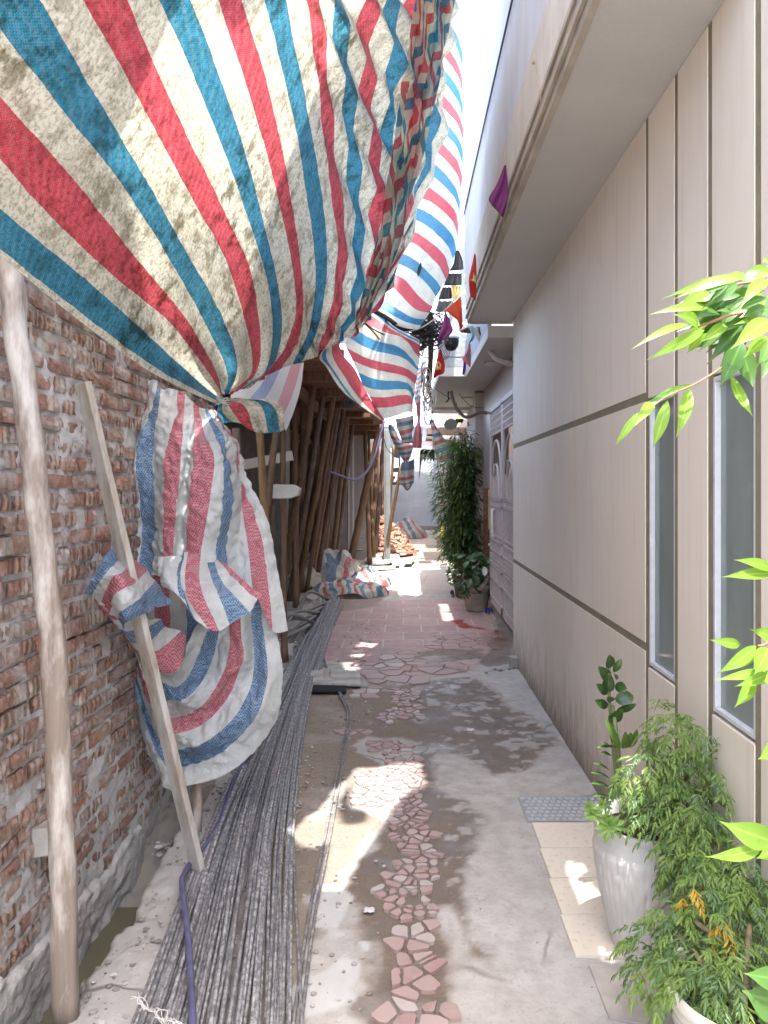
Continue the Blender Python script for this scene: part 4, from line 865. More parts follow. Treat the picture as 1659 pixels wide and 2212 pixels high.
# apron hanging below the cables
Cc = [(-.5, [(812, 672, 6.3), (850, 704, 6.25), (880, 720, 6.3), (905, 735, 6.5)]),
      (2, [(800, 680, 6.3), (838, 708, 6.25), (872, 728, 6.3), (905, 745, 6.5)]),
      (3, [(785, 700, 6.3), (825, 716, 6.2), (870, 734, 6.25), (905, 775, 6.5)]),
      (4, [(766, 712, 6.3), (812, 736, 6.2), (866, 752, 6.2), (903, 795, 6.5)]),
      (5, [(748, 726, 6.3), (800, 755, 6.2), (868, 772, 6.2), (902, 800, 6.5)]),
      (6, [(750, 752, 6.3), (800, 776, 6.2), (872, 793, 6.2), (900, 812, 6.5)]),
      (7, [(762, 778, 6.3), (810, 798, 6.2), (876, 812, 6.2), (898, 832, 6.5)]),
      (8, [(774, 804, 6.3), (815, 820, 6.2), (878, 826, 6.2), (896, 850, 6.4)]),
      (9, [(785, 832, 6.3), (820, 842, 6.2), (880, 842, 6.2), (893, 868, 6.4)]),
      (10, [(800, 856, 6.3), (830, 858, 6.2), (882, 854, 6.2), (892, 880, 6.35)]),
      (11, [(812, 880, 6.3), (840, 880, 6.2), (886, 872, 6.2), (891, 890, 6.35)]),
      (11.7, [(824, 906, 6.3), (850, 900, 6.2), (880, 890, 6.2), (893, 893, 6.3)])]
flap = [(-1, [(816, 686, 6.35), (735, 742, 6.3), (768, 800, 6.3), (800, 862, 6.3), (832, 908, 6.32)]),
        (-1.6, [(790, 690, 6.3), (722, 748, 6.25), (756, 816, 6.25), (796, 872, 6.28), (830, 908, 6.3)]),
        (-2.0, [(780, 692, 6.3), (718, 750, 6.22), (748, 820, 6.22), (790, 876, 6.26), (828, 908, 6.3)]),
        (-3.0, [(770, 698, 6.3), (706, 756, 6.2), (728, 810, 6.2), (775, 872, 6.24), (826, 908, 6.3)]),
        (-4.0, [(760, 700, 6.3), (697, 762, 6.2), (716, 800, 6.2), (760, 860, 6.22), (824, 907, 6.3)]),
        (-4.6, [(750, 705, 6.3), (692, 764, 6.2), (706, 795, 6.2), (745, 850, 6.22), (820, 906, 6.3)])]
tarp('striped_tarpaulin', [rows(Cc, nV=46, per=4, amp=.03, freq=3, seed=41, wr=.01), ([(u, [tuple(P('d', x, y, Y - .03)) for x, y, Y in pts]) for u, pts in flap], dict(nV=40, per=4, amp=.012, freq=4, seed=43))], TARPB, 'striped tarpaulin apron hanging below the black cables, stripes level')
# farther pieces
def far(label, rws, mat, Y, **k):
    return tarp('striped_tarpaulin', [([(u, [tuple(P(z, x, y, Y + dy)) for z, x, y, dy in pts]) for u, pts in rws], dict(nV=24, per=4, amp=.05, freq=3, seed=int(Y * 7), wr=.03))], mat, label)
def lr(z, L, Rr, us, dyl=0, dyr=0): return [(u, [(z, a[0], a[1], dyl), (z, (a[0] + b[0]) / 2, (a[1] + b[1]) / 2 + 8, -.08), (z, b[0], b[1], dyr)]) for u, a, b in zip(us, L, Rr)]
TF = tarp_mat('tarp_small_far', (.70, .70, .66), (.60, .14, .16), (.12, .30, .48), transl=.5, transp=.14, dirt=.2)
far('narrow bright strip of striped tarpaulin left of the cable bundle', lr('y7', [(1065, -170), (1050, -60), (1040, 40), (1030, 130), (1028, 250), (1040, 340)], [(1240, -300), (1215, -150), (1190, 0), (1165, 110), (1140, 210), (1120, 330)], [0, 3, 6, 9, 12, 14]), TF, 8.6)
far('pale almost white striped tarpaulin hanging straight before the end wall', lr('y7', [(1200, 380), (1190, 560), (1180, 700), (1165, 850), (1150, 1020)], [(1290, 380), (1300, 560), (1310, 700), (1325, 850), (1340, 1030)], [0, 3, 6, 9, 12]), tarp_mat('tarp_pale', (.78, .80, .84), (.72, .50, .54), (.52, .62, .72), transl=.6, transp=.25, dirt=.15), 15.5)
far('triangular faded striped tarpaulin hanging from the far balcony edge', lr('y2', [(225, 940), (245, 1050), (265, 1170), (280, 1290), (300, 1420), (320, 1540), (332, 1620)], [(262, 945), (320, 1040), (390, 1130), (450, 1230), (520, 1340), (590, 1470), (600, 1590)], [0, 2, 4, 6, 8, 10, 12]), TARPG, 12.0)
far('dark striped tarpaulin strip hanging behind the level-striped apron', lr('y7', [(770, 580), (800, 700), (850, 820), (870, 900), (875, 935)], [(1040, 520), (1030, 640), (1010, 760), (1000, 860), (995, 935)], [-1, 1, 3, 5, 6.5]), TARPG, 7.6)
far('faded striped cloth band hanging between apron and end wall', lr('y7', [(1050, 260), (1070, 420), (1075, 560), (1060, 740), (1050, 900), (1045, 1005)], [(1130, 240), (1140, 420), (1140, 600), (1140, 780), (1140, 900), (1135, 1005)], [2.2, 2.5, 2.6, 2.7, 2.8, 2.9]), TARPG, 9.0)
far('blue, red and white striped cloth tied to the timber pole end', lr('y7', [(640, 650), (700, 850), (760, 1000), (820, 1120), (880, 1240)], [(720, 660), (840, 900), (1030, 960), (1010, 1090), (950, 1220)], [0, 2.5, 6, 9, 12]), TARPG, 8.8)
far('bunched brown-grey striped tarpaulin dangling before the end wall', lr('y7', [(880, 1230), (850, 1330), (835, 1430), (845, 1540), (900, 1610), (930, 1632)], [(1040, 1170), (1045, 1290), (1025, 1400), (1030, 1500), (1000, 1590), (945, 1634)], [0, .8, 1.6, 4, 8, 9]), TARPG, 9.2)
m = MB(); A = []
aw = thing('black_awning', 'torn black sheet hanging from a bar across the end wall', 'awning', P('y7', 1240, 1200, 19))
cl = xz('y7', [(1140, 1030), (1360, 1050), (1372, 1205), (1290, 1195), (1190, 1215), (1150, 1275), (1110, 1270), (1135, 1180)], 19.0)
n = 12; rws_ = [[(cl[0][0] + (cl[1][0] - cl[0][0]) * i / n, 19.0 + .05 * math.sin(i * 1.3), cl[0][1]), (cl[0][0] - .02 + (cl[1][0] - cl[0][0]) * i / n, 19.05 + .07 * math.sin(i * 1.7), (cl[0][1] + cl[3][1]) / 2), (cl[0][0] - .05 + (cl[1][0] + .08 - cl[0][0]) * i / n, 19.0 + .07 * math.sin(i * 2.1), cl[3][1] - (.55 if i == 0 else .3 if i == 1 else 0) + .05 * math.sin(i * 2.9))] for i in range(n + 1)]
m.grid(np.array([[tuple(q) for q in cr(r, 12)] for r in rws_])); obj('sheet', m, BCL, aw, smooth=True)
m = MB(); m.bar((cl[0][0] - .1, 19, cl[0][1] + .02), (cl[1][0] + .3, 19, cl[1][1] + .1), .06); obj('bar', m, plain('bar_grey', (.4, .42, .45), .6), aw)

# ---- hanging tarp by the brick wall
def h(l, k=4, dY=0): return [tuple(P(k, x, y, Y + dY)) for x, y, Y in l]
main = [
 (-2.0, h([(690, 150, 3.50), (655, 330, 3.42), (600, 590, 3.35), (580, 800, 3.32), (590, 950, 3.30), (610, 1000, 3.30)])),
 (-1.0, h([(712, 190, 3.48), (690, 360, 3.42), (630, 590, 3.34), (606, 800, 3.34), (620, 950, 3.32), (630, 1030, 3.32)])),
 (0.0, h([(760, 200, 3.46), (720, 370, 3.38), (655, 560, 3.30), (668, 800, 3.34), (680, 950, 3.36), (665, 1100, 3.34)])),
 (1.0, h([(772, 230, 3.46), (765, 330, 3.36), (735, 560, 3.33), (735, 800, 3.30), (740, 950, 3.34), (735, 1130, 3.32)])),
 (2.0, h([(860, 250, 3.42), (840, 400, 3.30), (790, 560, 3.24), (778, 800, 3.22), (778, 950, 3.25), (765, 1140, 3.24)])),
 (3.0, h([(890, 270, 3.41), (880, 420, 3.27), (872, 560, 3.21), (850, 800, 3.20), (838, 950, 3.23), (815, 1180, 3.20)])),
 (3.5, h([(915, 290, 3.40), (910, 430, 3.28), (900, 560, 3.24), (875, 800, 3.23), (862, 950, 3.26), (850, 1190, 3.22)])),
 (3.0, h([(930, 300, 3.39), (935, 440, 3.26), (930, 560, 3.20), (905, 800, 3.18), (888, 970, 3.22), (868, 1210, 3.18)])),
 (2.0, h([(960, 320, 3.39), (990, 470, 3.25), (1030, 570, 3.19), (1005, 800, 3.17), (970, 1000, 3.20), (955, 1200, 3.16)])),
 (1.0, h([(985, 330, 3.39), (1040, 470, 3.27), (1080, 570, 3.22), (1070, 800, 3.20), (1040, 1000, 3.24), (1030, 1150, 3.18)])),
 (0.0, h([(1000, 330, 3.40), (1080, 470, 3.30), (1112, 600, 3.27), (1120, 800, 3.27), (1085, 1010, 3.30), (1095, 1150, 3.26)])),
 (-.35, h([(1010, 335, 3.41), (1095, 470, 3.34), (1135, 600, 3.32), (1150, 800, 3.34), (1140, 1010, 3.36), (1160, 1180, 3.32)])),
 (-1.0, h([(1020, 335, 3.42), (1110, 460, 3.38), (1165, 660, 3.38), (1165, 800, 3.38), (1195, 1010, 3.36), (1215, 1200, 3.32), ])),
 (-2.0, h([(1030, 335, 3.44), (1120, 460, 3.42), (1170, 660, 3.42), (1230, 860, 3.40), (1275, 1050, 3.38), (1312, 1400, 3.34)])),
 (-2.8, h([(1036, 335, 3.46), (1130, 470, 3.46), (1200, 660, 3.46), (1290, 870, 3.43), (1345, 1150, 3.40), (1388, 1400, 3.36)]))]
lower = []
for k, u in enumerate([-1.0, 0, 1, 2, 3, 4, 5, 6]):          # nested U-shaped stripes of the sagging lower edge
    f = k / 7
    o_ = [(590 , 1400, 3.38), (690, 1900, 3.34), (800, 2150, 3.28), (900, 2145, 3.24), (1100, 2080, 3.26), (1290, 1900, 3.30), (1362, 1660, 3.34), (1330, 1390, 3.40)]
    i_ = [(650, 1400, 3.32), (720, 1490, 3.24), (770, 1560, 3.20), (830, 1600, 3.20), (870, 1560, 3.22), (900, 1480, 3.26), (930, 1400, 3.30), (960, 1340, 3.34)]
    # keep outer arcs wide, inner arcs bunched
    g_ = f ** .9
    o_ = [(600, 1120, 3.47)] + o_ + [(1290, 1110, 3.45)]; i_ = [(670, 1150, 3.42)] + i_ + [(1010, 1150, 3.42)]
    lower.append((u, h([(o_[j][0] * (1 - g_) + i_[j][0] * g_, o_[j][1] * (1 - g_) + i_[j][1] * g_, o_[j][2] * (1 - g_) + i_[j][2] * g_ + .035 * math.sin(k * 2.3 + j * 1.3)) for j in range(10)])))
flapR = [(-2.2, h([(760, 1045, 3.20), (765, 1130, 3.12), (790, 1180, 3.10), (820, 1200, 3.10)])),
         (-2.0, h([(800, 1045, 3.20), (800, 1120, 3.10), (830, 1200, 3.06), (880, 1240, 3.06)])),
         (-3.0, h([(860, 1040, 3.19), (850, 1140, 3.10), (862, 1230, 3.05), (905, 1310, 3.03)])),
         (-3.05, h([(885, 1020, 3.19), (868, 1140, 3.09), (885, 1240, 3.04), (930, 1340, 3.02)])),
         (-2.0 + .0, h([(905, 1020, 3.19), (890, 1140, 3.09), (905, 1250, 3.03), (1000, 1390, 3.01)])),
         (-1.0, h([(965, 1040, 3.19), (960, 1140, 3.10), (985, 1250, 3.03), (1055, 1400, 3.02)])),
         (0.0, h([(1000, 1050, 3.20), (1015, 1140, 3.12), (1060, 1250, 3.05), (1105, 1370, 3.04)])),
         (1.0, h([(1030, 1058, 3.22), (1050, 1130, 3.14), (1130, 1230, 3.07), (1200, 1310, 3.06)])),
         (2.0, h([(1040, 1058, 3.23), (1090, 1110, 3.17), (1180, 1200, 3.10), (1240, 1250, 3.08)])),
         (2.4, h([(1045, 1058, 3.24), (1110, 1100, 3.19), (1200, 1185, 3.12), (1265, 1235, 3.10)]))]
sack = [(.0, h([(555, 975, 2.92), (500, 1060, 2.72), (450, 1150, 2.66), (402, 1215, 2.72)])),
        (1.0, h([(600, 1015, 2.94), (545, 1090, 2.69), (490, 1150, 2.64), (440, 1230, 2.74)])),
        (2.0, h([(640, 1065, 2.96), (590, 1115, 2.68), (535, 1150, 2.64), (485, 1270, 2.74)])),
        (3.0, h([(700, 1115, 3.0), (650, 1170, 2.70), (560, 1220, 2.64), (520, 1320, 2.74)])),
        (4.0, h([(735, 1165, 3.02), (690, 1230, 2.72), (600, 1290, 2.65), (560, 1350, 2.75)])),
        (5.0, h([(825, 1270, 3.04), (740, 1290, 2.82), (612, 1355, 2.68), (590, 1400, 2.78)]))]
sack2 = [(1.2, h([(400, 1212, 2.92), (430, 1225, 2.90), (480, 1240, 2.93), (560, 1250, 3.0)])), (2.0, h([(440, 1240, 2.95), (480, 1270, 2.92), (540, 1290, 2.96), (620, 1300, 3.04)])),
         (3.0, h([(495, 1300, 3.0), (540, 1340, 2.98), (600, 1350, 3.0), (700, 1340, 3.06)])), (4.0, h([(560, 1350, 3.05), (600, 1400, 3.02), (680, 1390, 3.06), (780, 1350, 3.10)])),
         (5.0, h([(600, 1400, 3.1), (640, 1455, 3.05), (720, 1450, 3.08), (800, 1380, 3.14)])), (6, h([(620, 1440, 3.12), (690, 1500, 3.08), (780, 1480, 3.12), (870, 1400, 3.18)])), (7, h([(640, 1480, 3.15), (760, 1590, 3.12), (860, 1580, 3.14), (900, 1430, 3.2)]))]
back = [(0, h([(620, 900, 3.46), (600, 1200, 3.46), (600, 1500, 3.46), (640, 1800, 3.44)])), (2, h([(740, 1000, 3.46), (740, 1300, 3.46), (740, 1550, 3.46), (760, 1900, 3.42)])),
        (4, h([(900, 1000, 3.46), (900, 1300, 3.46), (900, 1550, 3.46), (920, 2000, 3.40)])), (5, h([(1060, 1000, 3.46), (1060, 1300, 3.46), (1080, 1550, 3.46), (1090, 1960, 3.40)])), (6, h([(1200, 1100, 3.46), (1240, 1300, 3.46), (1260, 1550, 3.46), (1230, 1800, 3.42)]))]
wing = [(-1, h([(1180, 215, 3.75), (1120, 250, 3.8), (1105, 290, 3.85)])), (0, h([(1290, 170, 3.75), (1230, 250, 3.78), (1160, 330, 3.85)])), (1, h([(1350, 140, 3.75), (1290, 260, 3.76), (1200, 380, 3.84)])),
        (2, h([(1400, 120, 3.75), (1350, 270, 3.74), (1290, 400, 3.80)])), (3, h([(1450, 110, 3.75), (1410, 260, 3.72), (1350, 405, 3.74)])), (4, h([(1462, 108, 3.75), (1440, 270, 3.7), (1380, 440, 3.70)]))]
tarp('striped_tarpaulin', [(main, dict(nV=130, per=9, amp=.022, freq=8, seed=51, wr=.020, cr2=.007)), (lower, dict(nV=140, per=14, amp=.024, freq=7, seed=53, wr=.024, cr2=.007)),
     (flapR, dict(nV=60, per=7, amp=.014, freq=9, seed=55, wr=.014, cr2=.006)), (sack, dict(nV=60, per=9, amp=.02, freq=8, seed=57, wr=.014, cr2=.006)), (sack2, dict(nV=60, per=9, amp=.018, freq=9, seed=59, wr=.016, cr2=.006)), (back, dict(nV=60, per=8, amp=.03, freq=6, seed=60, wr=.02))],
     TARPW, 'dull grey-white tarpaulin with woven stripes draped over the leaning board by the brick wall')
TARPV = tarp_mat('tarp_whitish', (.80, .82, .86), (.74, .36, .42), (.36, .46, .72), transl=.6, transp=.12, dirt=.05, woven=.3)
tarp('striped_tarpaulin', [(wing, dict(nV=30, per=6, amp=.01, freq=5, seed=61))], TARPV, 'small bright white flap with pale pink and blue stripes right of the knot')
# ---- pale sheets added above to block the sun, their holes shaped for its patches
def over(name, outline_x, outline_y, zf, holes, label, step=.05, mat=None, kf=None):
    xs_ = np.linspace(*outline_x, int((outline_x[1] - outline_x[0]) / step) + 2); ys_ = np.linspace(*outline_y, int((outline_y[1] - outline_y[0]) / step) + 2)
    XX, YY = np.meshgrid(xs_, ys_, indexing='ij'); ZZ = zf(XX, YY)
    keep = np.ones(XX.shape, bool) if kf is None else kf(XX, YY)
    for hp in holes: keep &= sdist(hp, XX - SUN.x / SUN.z * ZZ, YY - SUN.y / SUN.z * ZZ) < 0
    mb = MB(); nu, nv = XX.shape; mb.v = np.stack([XX, YY, ZZ], -1).reshape(-1, 3).tolist(); mb.uv = np.stack([XX * 8, YY], -1).reshape(-1, 2).tolist()
    for i in range(nu - 1):
        for j in range(nv - 1):
            if keep[i, j] and keep[i + 1, j] and keep[i + 1, j + 1] and keep[i, j + 1]: mb.f.append((i * nv + j, (i + 1) * nv + j, (i + 1) * nv + j + 1, i * nv + j + 1)); mb.m.append(0)
    return tag(obj(name, mb, mat or SUNCOVER, smooth=True, loc=(xs_[0], ys_[0], float(ZZ.min()))), label, 'tarpaulin', 'striped tarpaulins hung over the alley')
hole1 = z6([(270, 880), (600, 862), (620, 980), (540, 1000), (430, 1120), (360, 1230), (270, 1350), (190, 1510), (90, 1510), (140, 1300), (200, 1180), (340, 1170), (350, 1100), (250, 1080)])  # cover opening shaped to throw the near sun patch
ks = [tuple(G(7, x, y))[:2] for x, y in [(50, 1280), (100, 1300), (200, 1480), (290, 1720), (320, 1860), (280, 1850), (200, 1640), (110, 1440)]]  # slit shaped to throw the light streak on the tiles
over('added_sun_cover', (-1.2, 1.26), (.0, 3.3), lambda X, Y: 5.36 + .05 * np.sin(X * 2) + .03 * np.sin(Y * 3), [hole1, ks], 'plain pale sheet added out of view to shade the near end of the alley', step=.014, kf=lambda X, Y: ((Y < 1.20 + .1 * X + .12 * np.sin(X * 7)) | (X > -.035 + .03 * np.sin(Y * 9)) | (X < -.74 + .04 * np.sin(Y * 6)) | ((X > -.42) & (Y < 1.56 + .05 * np.sin(X * 15)))))
over('added_sun_cover', (-1.0, .80), (2.1, 9.2), lambda X, Y: 6.45 + .01 * Y + .05 * np.sin(X * 3), [gd([(800, 1372), (826, 1372), (810, 1400), (785, 1420), (760, 1418), (770, 1398)]), gd([(822, 1262), (900, 1263), (915, 1280), (880, 1300), (890, 1308), (865, 1314), (868, 1290), (860, 1275), (822, 1273)]), z6([(210, 330), (260, 330), (280, 370), (230, 370)])], 'plain pale sheet added high behind the big nearest striped tarpaulin to block the sun', step=.02)
over('added_sun_cover', (-2.0, 1.25), (19.0, 26.8), lambda X, Y: 4.6 + .1 * np.sin(X * 3) + 0 * Y, [], 'plain pale sheet added high in front of the end wall to shade it', step=.2)
# ================================================================ POLES, BOARDS, REBAR
BARK = wood_mat('stripped_trunk', (.32, .255, .205), (.60, .57, .53), .46, .6)
def pole(name, pts, r0, r1, mat, label, group=None, knob=.25, n=12, k=26, seed=0):
    pts = [Vector(p) for p in pts]; c = crv(pts, k)
    c = [p + Vector((mn.noise(Vector((seed, i * .25, 0))), mn.noise(Vector((seed, i * .25, 9))), 0)) * (.012 if k < 50 else .006) for i, p in enumerate(c)]
    rs = [(r0 + (r1 - r0) * i / (k - 1)) * (1 + .10 * max(0, mn.noise(Vector((seed * 3.1, i * .6, 2))) - .1)) for i in range(k)]
    m = MB(); m.tube(c, rs, n, knob=knob, seed=seed); return tag(obj(name, m, mat, smooth=True), label, 'pole', group)
o = pole('timber_pole', [(-.99, 2.18, -.02), P('d', 120, 1500, 2.17), P('d', 72, 1000, 2.12), P('d', 18, 560, 2.08), P('d', -5, 380, 2.06)], .037, .030, BARK, 'thick stripped trunk pole standing nearest the camera against the brick wall', k=60, n=18, knob=.16, seed=4)
BOARD = wood_mat('cement_board', (.40, .33, .25), (.47, .455, .43), .52, .7)
bd = MB(); a = G('d', 430, 1893); a.z = .012; b = Vector((WX + .05, 2.66, 1.93)); n = 40
dr = (b - a).normalized(); sd_ = Vector((.82, -.57, 0)); sd_ = (sd_ - dr * sd_.dot(dr)).normalized(); nn_ = dr.cross(sd_)
vs = []
for i in range(n + 1):
    p = a + (b - a) * i / n
    for (s, q) in ((-.5, -.5), (.5, -.5), (.5, .5), (-.5, .5)):
        wdt = .066 + .004 * mn.noise(Vector((i * .4, s, 3))); vs.append(p + sd_ * s * wdt + nn_ * q * (.026 + .003 * mn.noise(Vector((i * .5, s, q)))))
fs = [(i * 4 + k, i * 4 + (k + 1) % 4, (i + 1) * 4 + (k + 1) % 4, (i + 1) * 4 + k) for i in range(n) for k in range(4)] + [(3, 2, 1, 0), (n * 4, n * 4 + 1, n * 4 + 2, n * 4 + 3)]
bd.add(vs, fs, [(k, i * .05) for i in range(n + 1) for k in range(4)]); o = obj('board', bd, BOARD, bevel=.003); tag(o, 'cement-crusted board leaning on the brick wall, passing behind and before the hanging tarpaulin', 'board')
m = MB(); m.tube([P('d', 424, 1795, 3.28) * 1, P('d', 428, 1740, 3.3), P('d', 420, 1660, 3.32)], [.026, .022, .024], 10, knob=.3); tag(obj('stake', m, BARK, smooth=True), 'short pale rough stake behind the leaning board foot', 'stake')
# rebar
t = NT('dusty_rebar'); co = t.co(); oi = t.nd('ObjectInfo').outputs['Random']
c = t.mix(t.ramp(t.noise(co, 38, 5, .7), [(.42, 0), (.62, 1)]), (.17, .17, .18), (.56, .56, .575)); c = t.mix(t.math('MULTIPLY', oi, .6), c, (.13, .125, .125))
uvz = t.nd('UVMap').outputs[0]; sx = t.nd('SeparateXYZ'); t.k(uvz, sx.inputs[0]); rbn = t.math('SINE', t.math('ADD', t.math('MULTIPLY', sx.outputs[1], 700), t.math('MULTIPLY', sx.outputs[0], 9)))
REB = t.fin(c, .55, t.bump(t.ramp(rbn, [(.4, 0), (.8, 1)]), .5, .002, ), Metallic=.25)
random.seed(21); nb = 66; far_end = []
for i in range(nb):
    f = i / (nb - 1); lay = random.random()
    bx = 285 + (640 - 285) * (f ** .95) + random.uniform(-14, 14)              # at the bottom of the view
    p0 = G('d', bx, 2230); p0.z = .012 + .055 * lay * (1 - abs(2 * f - 1) ** 2) + .004
    m1_ = 470 + (640 - 470) * f + random.uniform(-9, 9); p1 = G('d', m1_, 1750); p1.z = p0.z * .9 + .01
    m2_ = 598 + (672 - 598) * f + random.uniform(-4, 4); p2 = G('d', m2_, 1500); p2.z = p0.z + .02 * random.random()
    m3_ = 650 + (708 - 650) * f + random.uniform(-5, 5); ey = 1385 + random.uniform(-4, 4); p3 = G('d', m3_, ey); p3.z = p0.z
    m4_ = 692 + (738 - 692) * f + random.uniform(-9, 9); p4 = G('d', m4_, 1298 + random.uniform(-4, 14)); p4.z = p0.z + random.random() * .06
    pm_ = p0 + (p0 - p1) * .9
    m = MB(); m.tube(crv([pm_, p0, p1, p2, p3, p4], 34), random.choice([.0052, .0062, .0072]), 7)
    o = obj('rebar', m, REB, smooth=True); tag(o, 'dusty grey steel bar lying in the long fanned bundle of reinforcing bars', 'rebar', 'steel bars of the fanned bundle')
for i, dx in enumerate((0, .022)):
    q = [G('d', 632, 2230), G('d', 668, 1980), G('d', 705, 1800), G('d', 735, 1640), G('d', 750, 1552), G('d', 733, 1505), G('d', 706, 1450), G('d', 694, 1400), G('d', 702, 1340)]
    for j, v in enumerate(q): v.x += dx * (1 if j < 5 else .6); v.z = .012 + (.01 if 3 < j < 6 else 0)
    m = MB(); m.tube(crv(q, 60), .0058, 6); tag(obj('rebar', m, REB, smooth=True), ['left one of the two kinked steel bars lying apart right of the bundle', 'right one of the two kinked steel bars lying apart right of the bundle'][i], 'rebar', 'kinked steel bars beside the bundle')
HOS = plain('purple_hose', (.10, .10, .19), .45, .35, 20, .2)
q = [G('d', 426, 2600), G('d', 418, 2300), G('d', 406, 2080), G('d', 393, 1960), G('d', 399, 1915), G('d', 415, 1885), G('d', 440, 1850), G('d', 475, 1790), G('d', 505, 1700), G('d', 538, 1660), G('d', 550, 1645)]
for j, v in enumerate(q): v.z = .085 if j < 4 else (.05 if j < 6 else (.035 if j < 9 else .07))
m = MB(); m.tube(crv(q, 60), .0105, 12); tag(obj('hose', m, HOS, smooth=True), 'dusty purple rubber hose lying over the left edge of the steel bars', 'hose')
m = MB()
for s in range(5):
    p = G(5, 560 + 8 * s, 1200, .09); m.tube([p + Vector((.02 * mn.noise(Vector((s, i * .5, 0))) + i * .011, -.008 * i + .03 * mn.noise(Vector((s, i * .6, 5))), .01 * math.sin(i))) for i in range(16)], .0012, 5)
tag(obj('twine', m, plain('white_twine', (.7, .68, .64), .8), smooth=True), 'scrap of frayed white twine lying on the steel bars', 'twine')
def leafmesh(mb, base, tip, wd, up=(0, 0, 1), droop=.0, n=6, fold=.15, wf=None):
    base = Vector(base); tip = Vector(tip); d = tip - base; L = d.length; dn = d.normalized(); s = dn.cross(Vector(up))
    if s.length < .05: s = dn.cross(Vector((1, 0, 0)))
    s.normalize(); nrm = s.cross(dn); vs = []
    for i in range(n + 1):
        f = i / n; ww = (wf(f) if wf else (math.sin(math.pi * min(1, f * .92 + .04)) ** .8)) * wd / 2
        c = base + d * f + nrm * (droop * L * 4 * f * (1 - f))
        vs += [c - s * ww + nrm * ww * fold * 2, c, c + s * ww + nrm * ww * fold * 2]
    fs = []
    for i in range(n):
        for k in (0, 1): fs.append((i * 3 + k, i * 3 + k + 1, (i + 1) * 3 + k + 1, (i + 1) * 3 + k))
    mb.add(vs, fs, [(k / 2, i / n) for i in range(n + 1) for k in range(3)])
YEL = leaf_mat('yellow_leaf', (.60, .47, .10), (.55, .42, .08), .1)
m = MB(); leafmesh(m, G(5, 590, 695, -.252), G(5, 524, 742, -.252), .035, fold=.1); tag(obj('fallen_leaf', m, YEL, smooth=True), 'yellow fallen leaf floating on the drain water', 'leaf')
m = MB(); leafmesh(m, G(5, 225, 1195, -.24), G(5, 275, 1155, -.22), .02); tag(obj('fallen_leaf', m, plain('red_leaf', (.35, .05, .05), .5), smooth=True), 'small red fallen leaf in the drain by the thick trunk pole', 'leaf')
m = MB(); leafmesh(m, G(5, 395, 950, -.2), G(5, 430, 975, -.2), .03); m.box(tuple(G(5, 365, 1060, -.2)), tuple(G(5, 365, 1060, -.2) + Vector((.04, .02, .008)))); tag(obj('plastic_scrap', m, plain('orange_scrap', (.55, .18, .07), .5)), 'orange scrap lying at the drain edge', 'scrap')
m = MB(); m.box((0, 0, 0), (.05, .16, .03), M=Matrix.Translation(G(5, 460, 1165, 0)) @ Matrix.Rotation(.4, 4, 'Z')); 
# small bits lying on the alley floor
PAPER = plain('paper_scrap', (.6, .6, .6), .7)
for (x, y, s, lb) in [(870, 690, .035, 'crumpled white paper scrap on the wet middle of the floor'), (340, 1640, .03, 'blue-grey plastic scrap in the mud left of the red tile strip')]:
    p = G(6, x, y); m = MB(); random.seed(int(x)); A = np.array([[(p.x + s * (i / 5 - .5) * 1.3, p.y + s * (j / 5 - .5), .014 + .006 * random.random()) for j in range(6)] for i in range(6)]); m.grid(A); o = obj('scrap', m, PAPER, smooth=True); so_ = o.modifiers.new('t', 'SOLIDIFY'); so_.thickness = .0015; tag(o, lb, 'scrap')
random.seed(5)
stl = MB(); 
CONC = plain('concrete_chunk', (.38, .36, .33), .9, .3, 14, .6)
for (k, x, y, s, lb) in [('d', 1118, 1442, (.06, .05, .05), 'small grey brick piece standing at the corner of the cream wall'), (5, 215, 490, (.045, .05, .04), 'grey concrete lump jammed between trunk pole and brick wall'), ('y7', 0, 0, None, None)]:
    if s is None: continue
    p = G(k, x, y) if k == 'd' else P(5, x, y + 60, 2.45); m = MB(); m.box((-s[0], -s[1], 0), (s[0], s[1], 2 * s[2]), jit=.008, M=Matrix.Translation(p) @ Matrix.Rotation(.3, 4, 'Z')); tag(obj('rubble_block', m, CONC, bevel=.006), lb, 'block')
m = MB(); 
for i in range(7): pebble(m, G('d', 1050 + 10 * i, 1452 - i) + Vector((0, random.uniform(-.03, .03), .01)), random.uniform(.012, .03), 0)
tag(obj('mortar_crumbs', m, GRV), 'pale mortar crumbs at the foot of the cream wall corner', 'rubble', kind='stuff')
# boards bridging the drain opening
OLDB = wood_mat('old_plank', (.34, .32, .28), (.45, .43, .40), .5, .7)
m = MB(); pit = [G('d', 672, 1502), G('d', 748, 1502), G('d', 748, 1470), G('d', 672, 1470)]; m.prism([(v.x, v.y, .0275) for v in pit], (0, 0, -.006)); tag(obj('pit_shade_plate', m, plain('pit_shade_black', (.006, .006, .006), .9, 0)), 'flat black plate painting the shade of the pit under the two short grey boards', 'pit')  # black plate on the ground stands in for the shade down the pit
for i, (x0, x1, y0, y1, z, lb) in enumerate([(668, 779, 1448, 1460, .05, 'short grey board crossing the dark pit, rear one'), (676, 780, 1462, 1474, .045, 'short grey board crossing the dark pit, front one')]):
    a, b, c, d = G('d', x0, y1, z), G('d', x1, y1 + 3, z), G('d', x1 - 3, y0, z), G('d', x0, y0, z); m = MB(); m.prism([a, b, c, d], (0, 0, -.022)); tag(obj('short_board', m, OLDB, bevel=.003), lb, 'board')
m = MB(); p = G(6, 105, 430); m.box((p.x, p.y - .05, .028), (p.x + .05, p.y + .05, .10)); tag(obj('support_block', m, CONC, bevel=.005), 'small grey block propping the short boards', 'block')
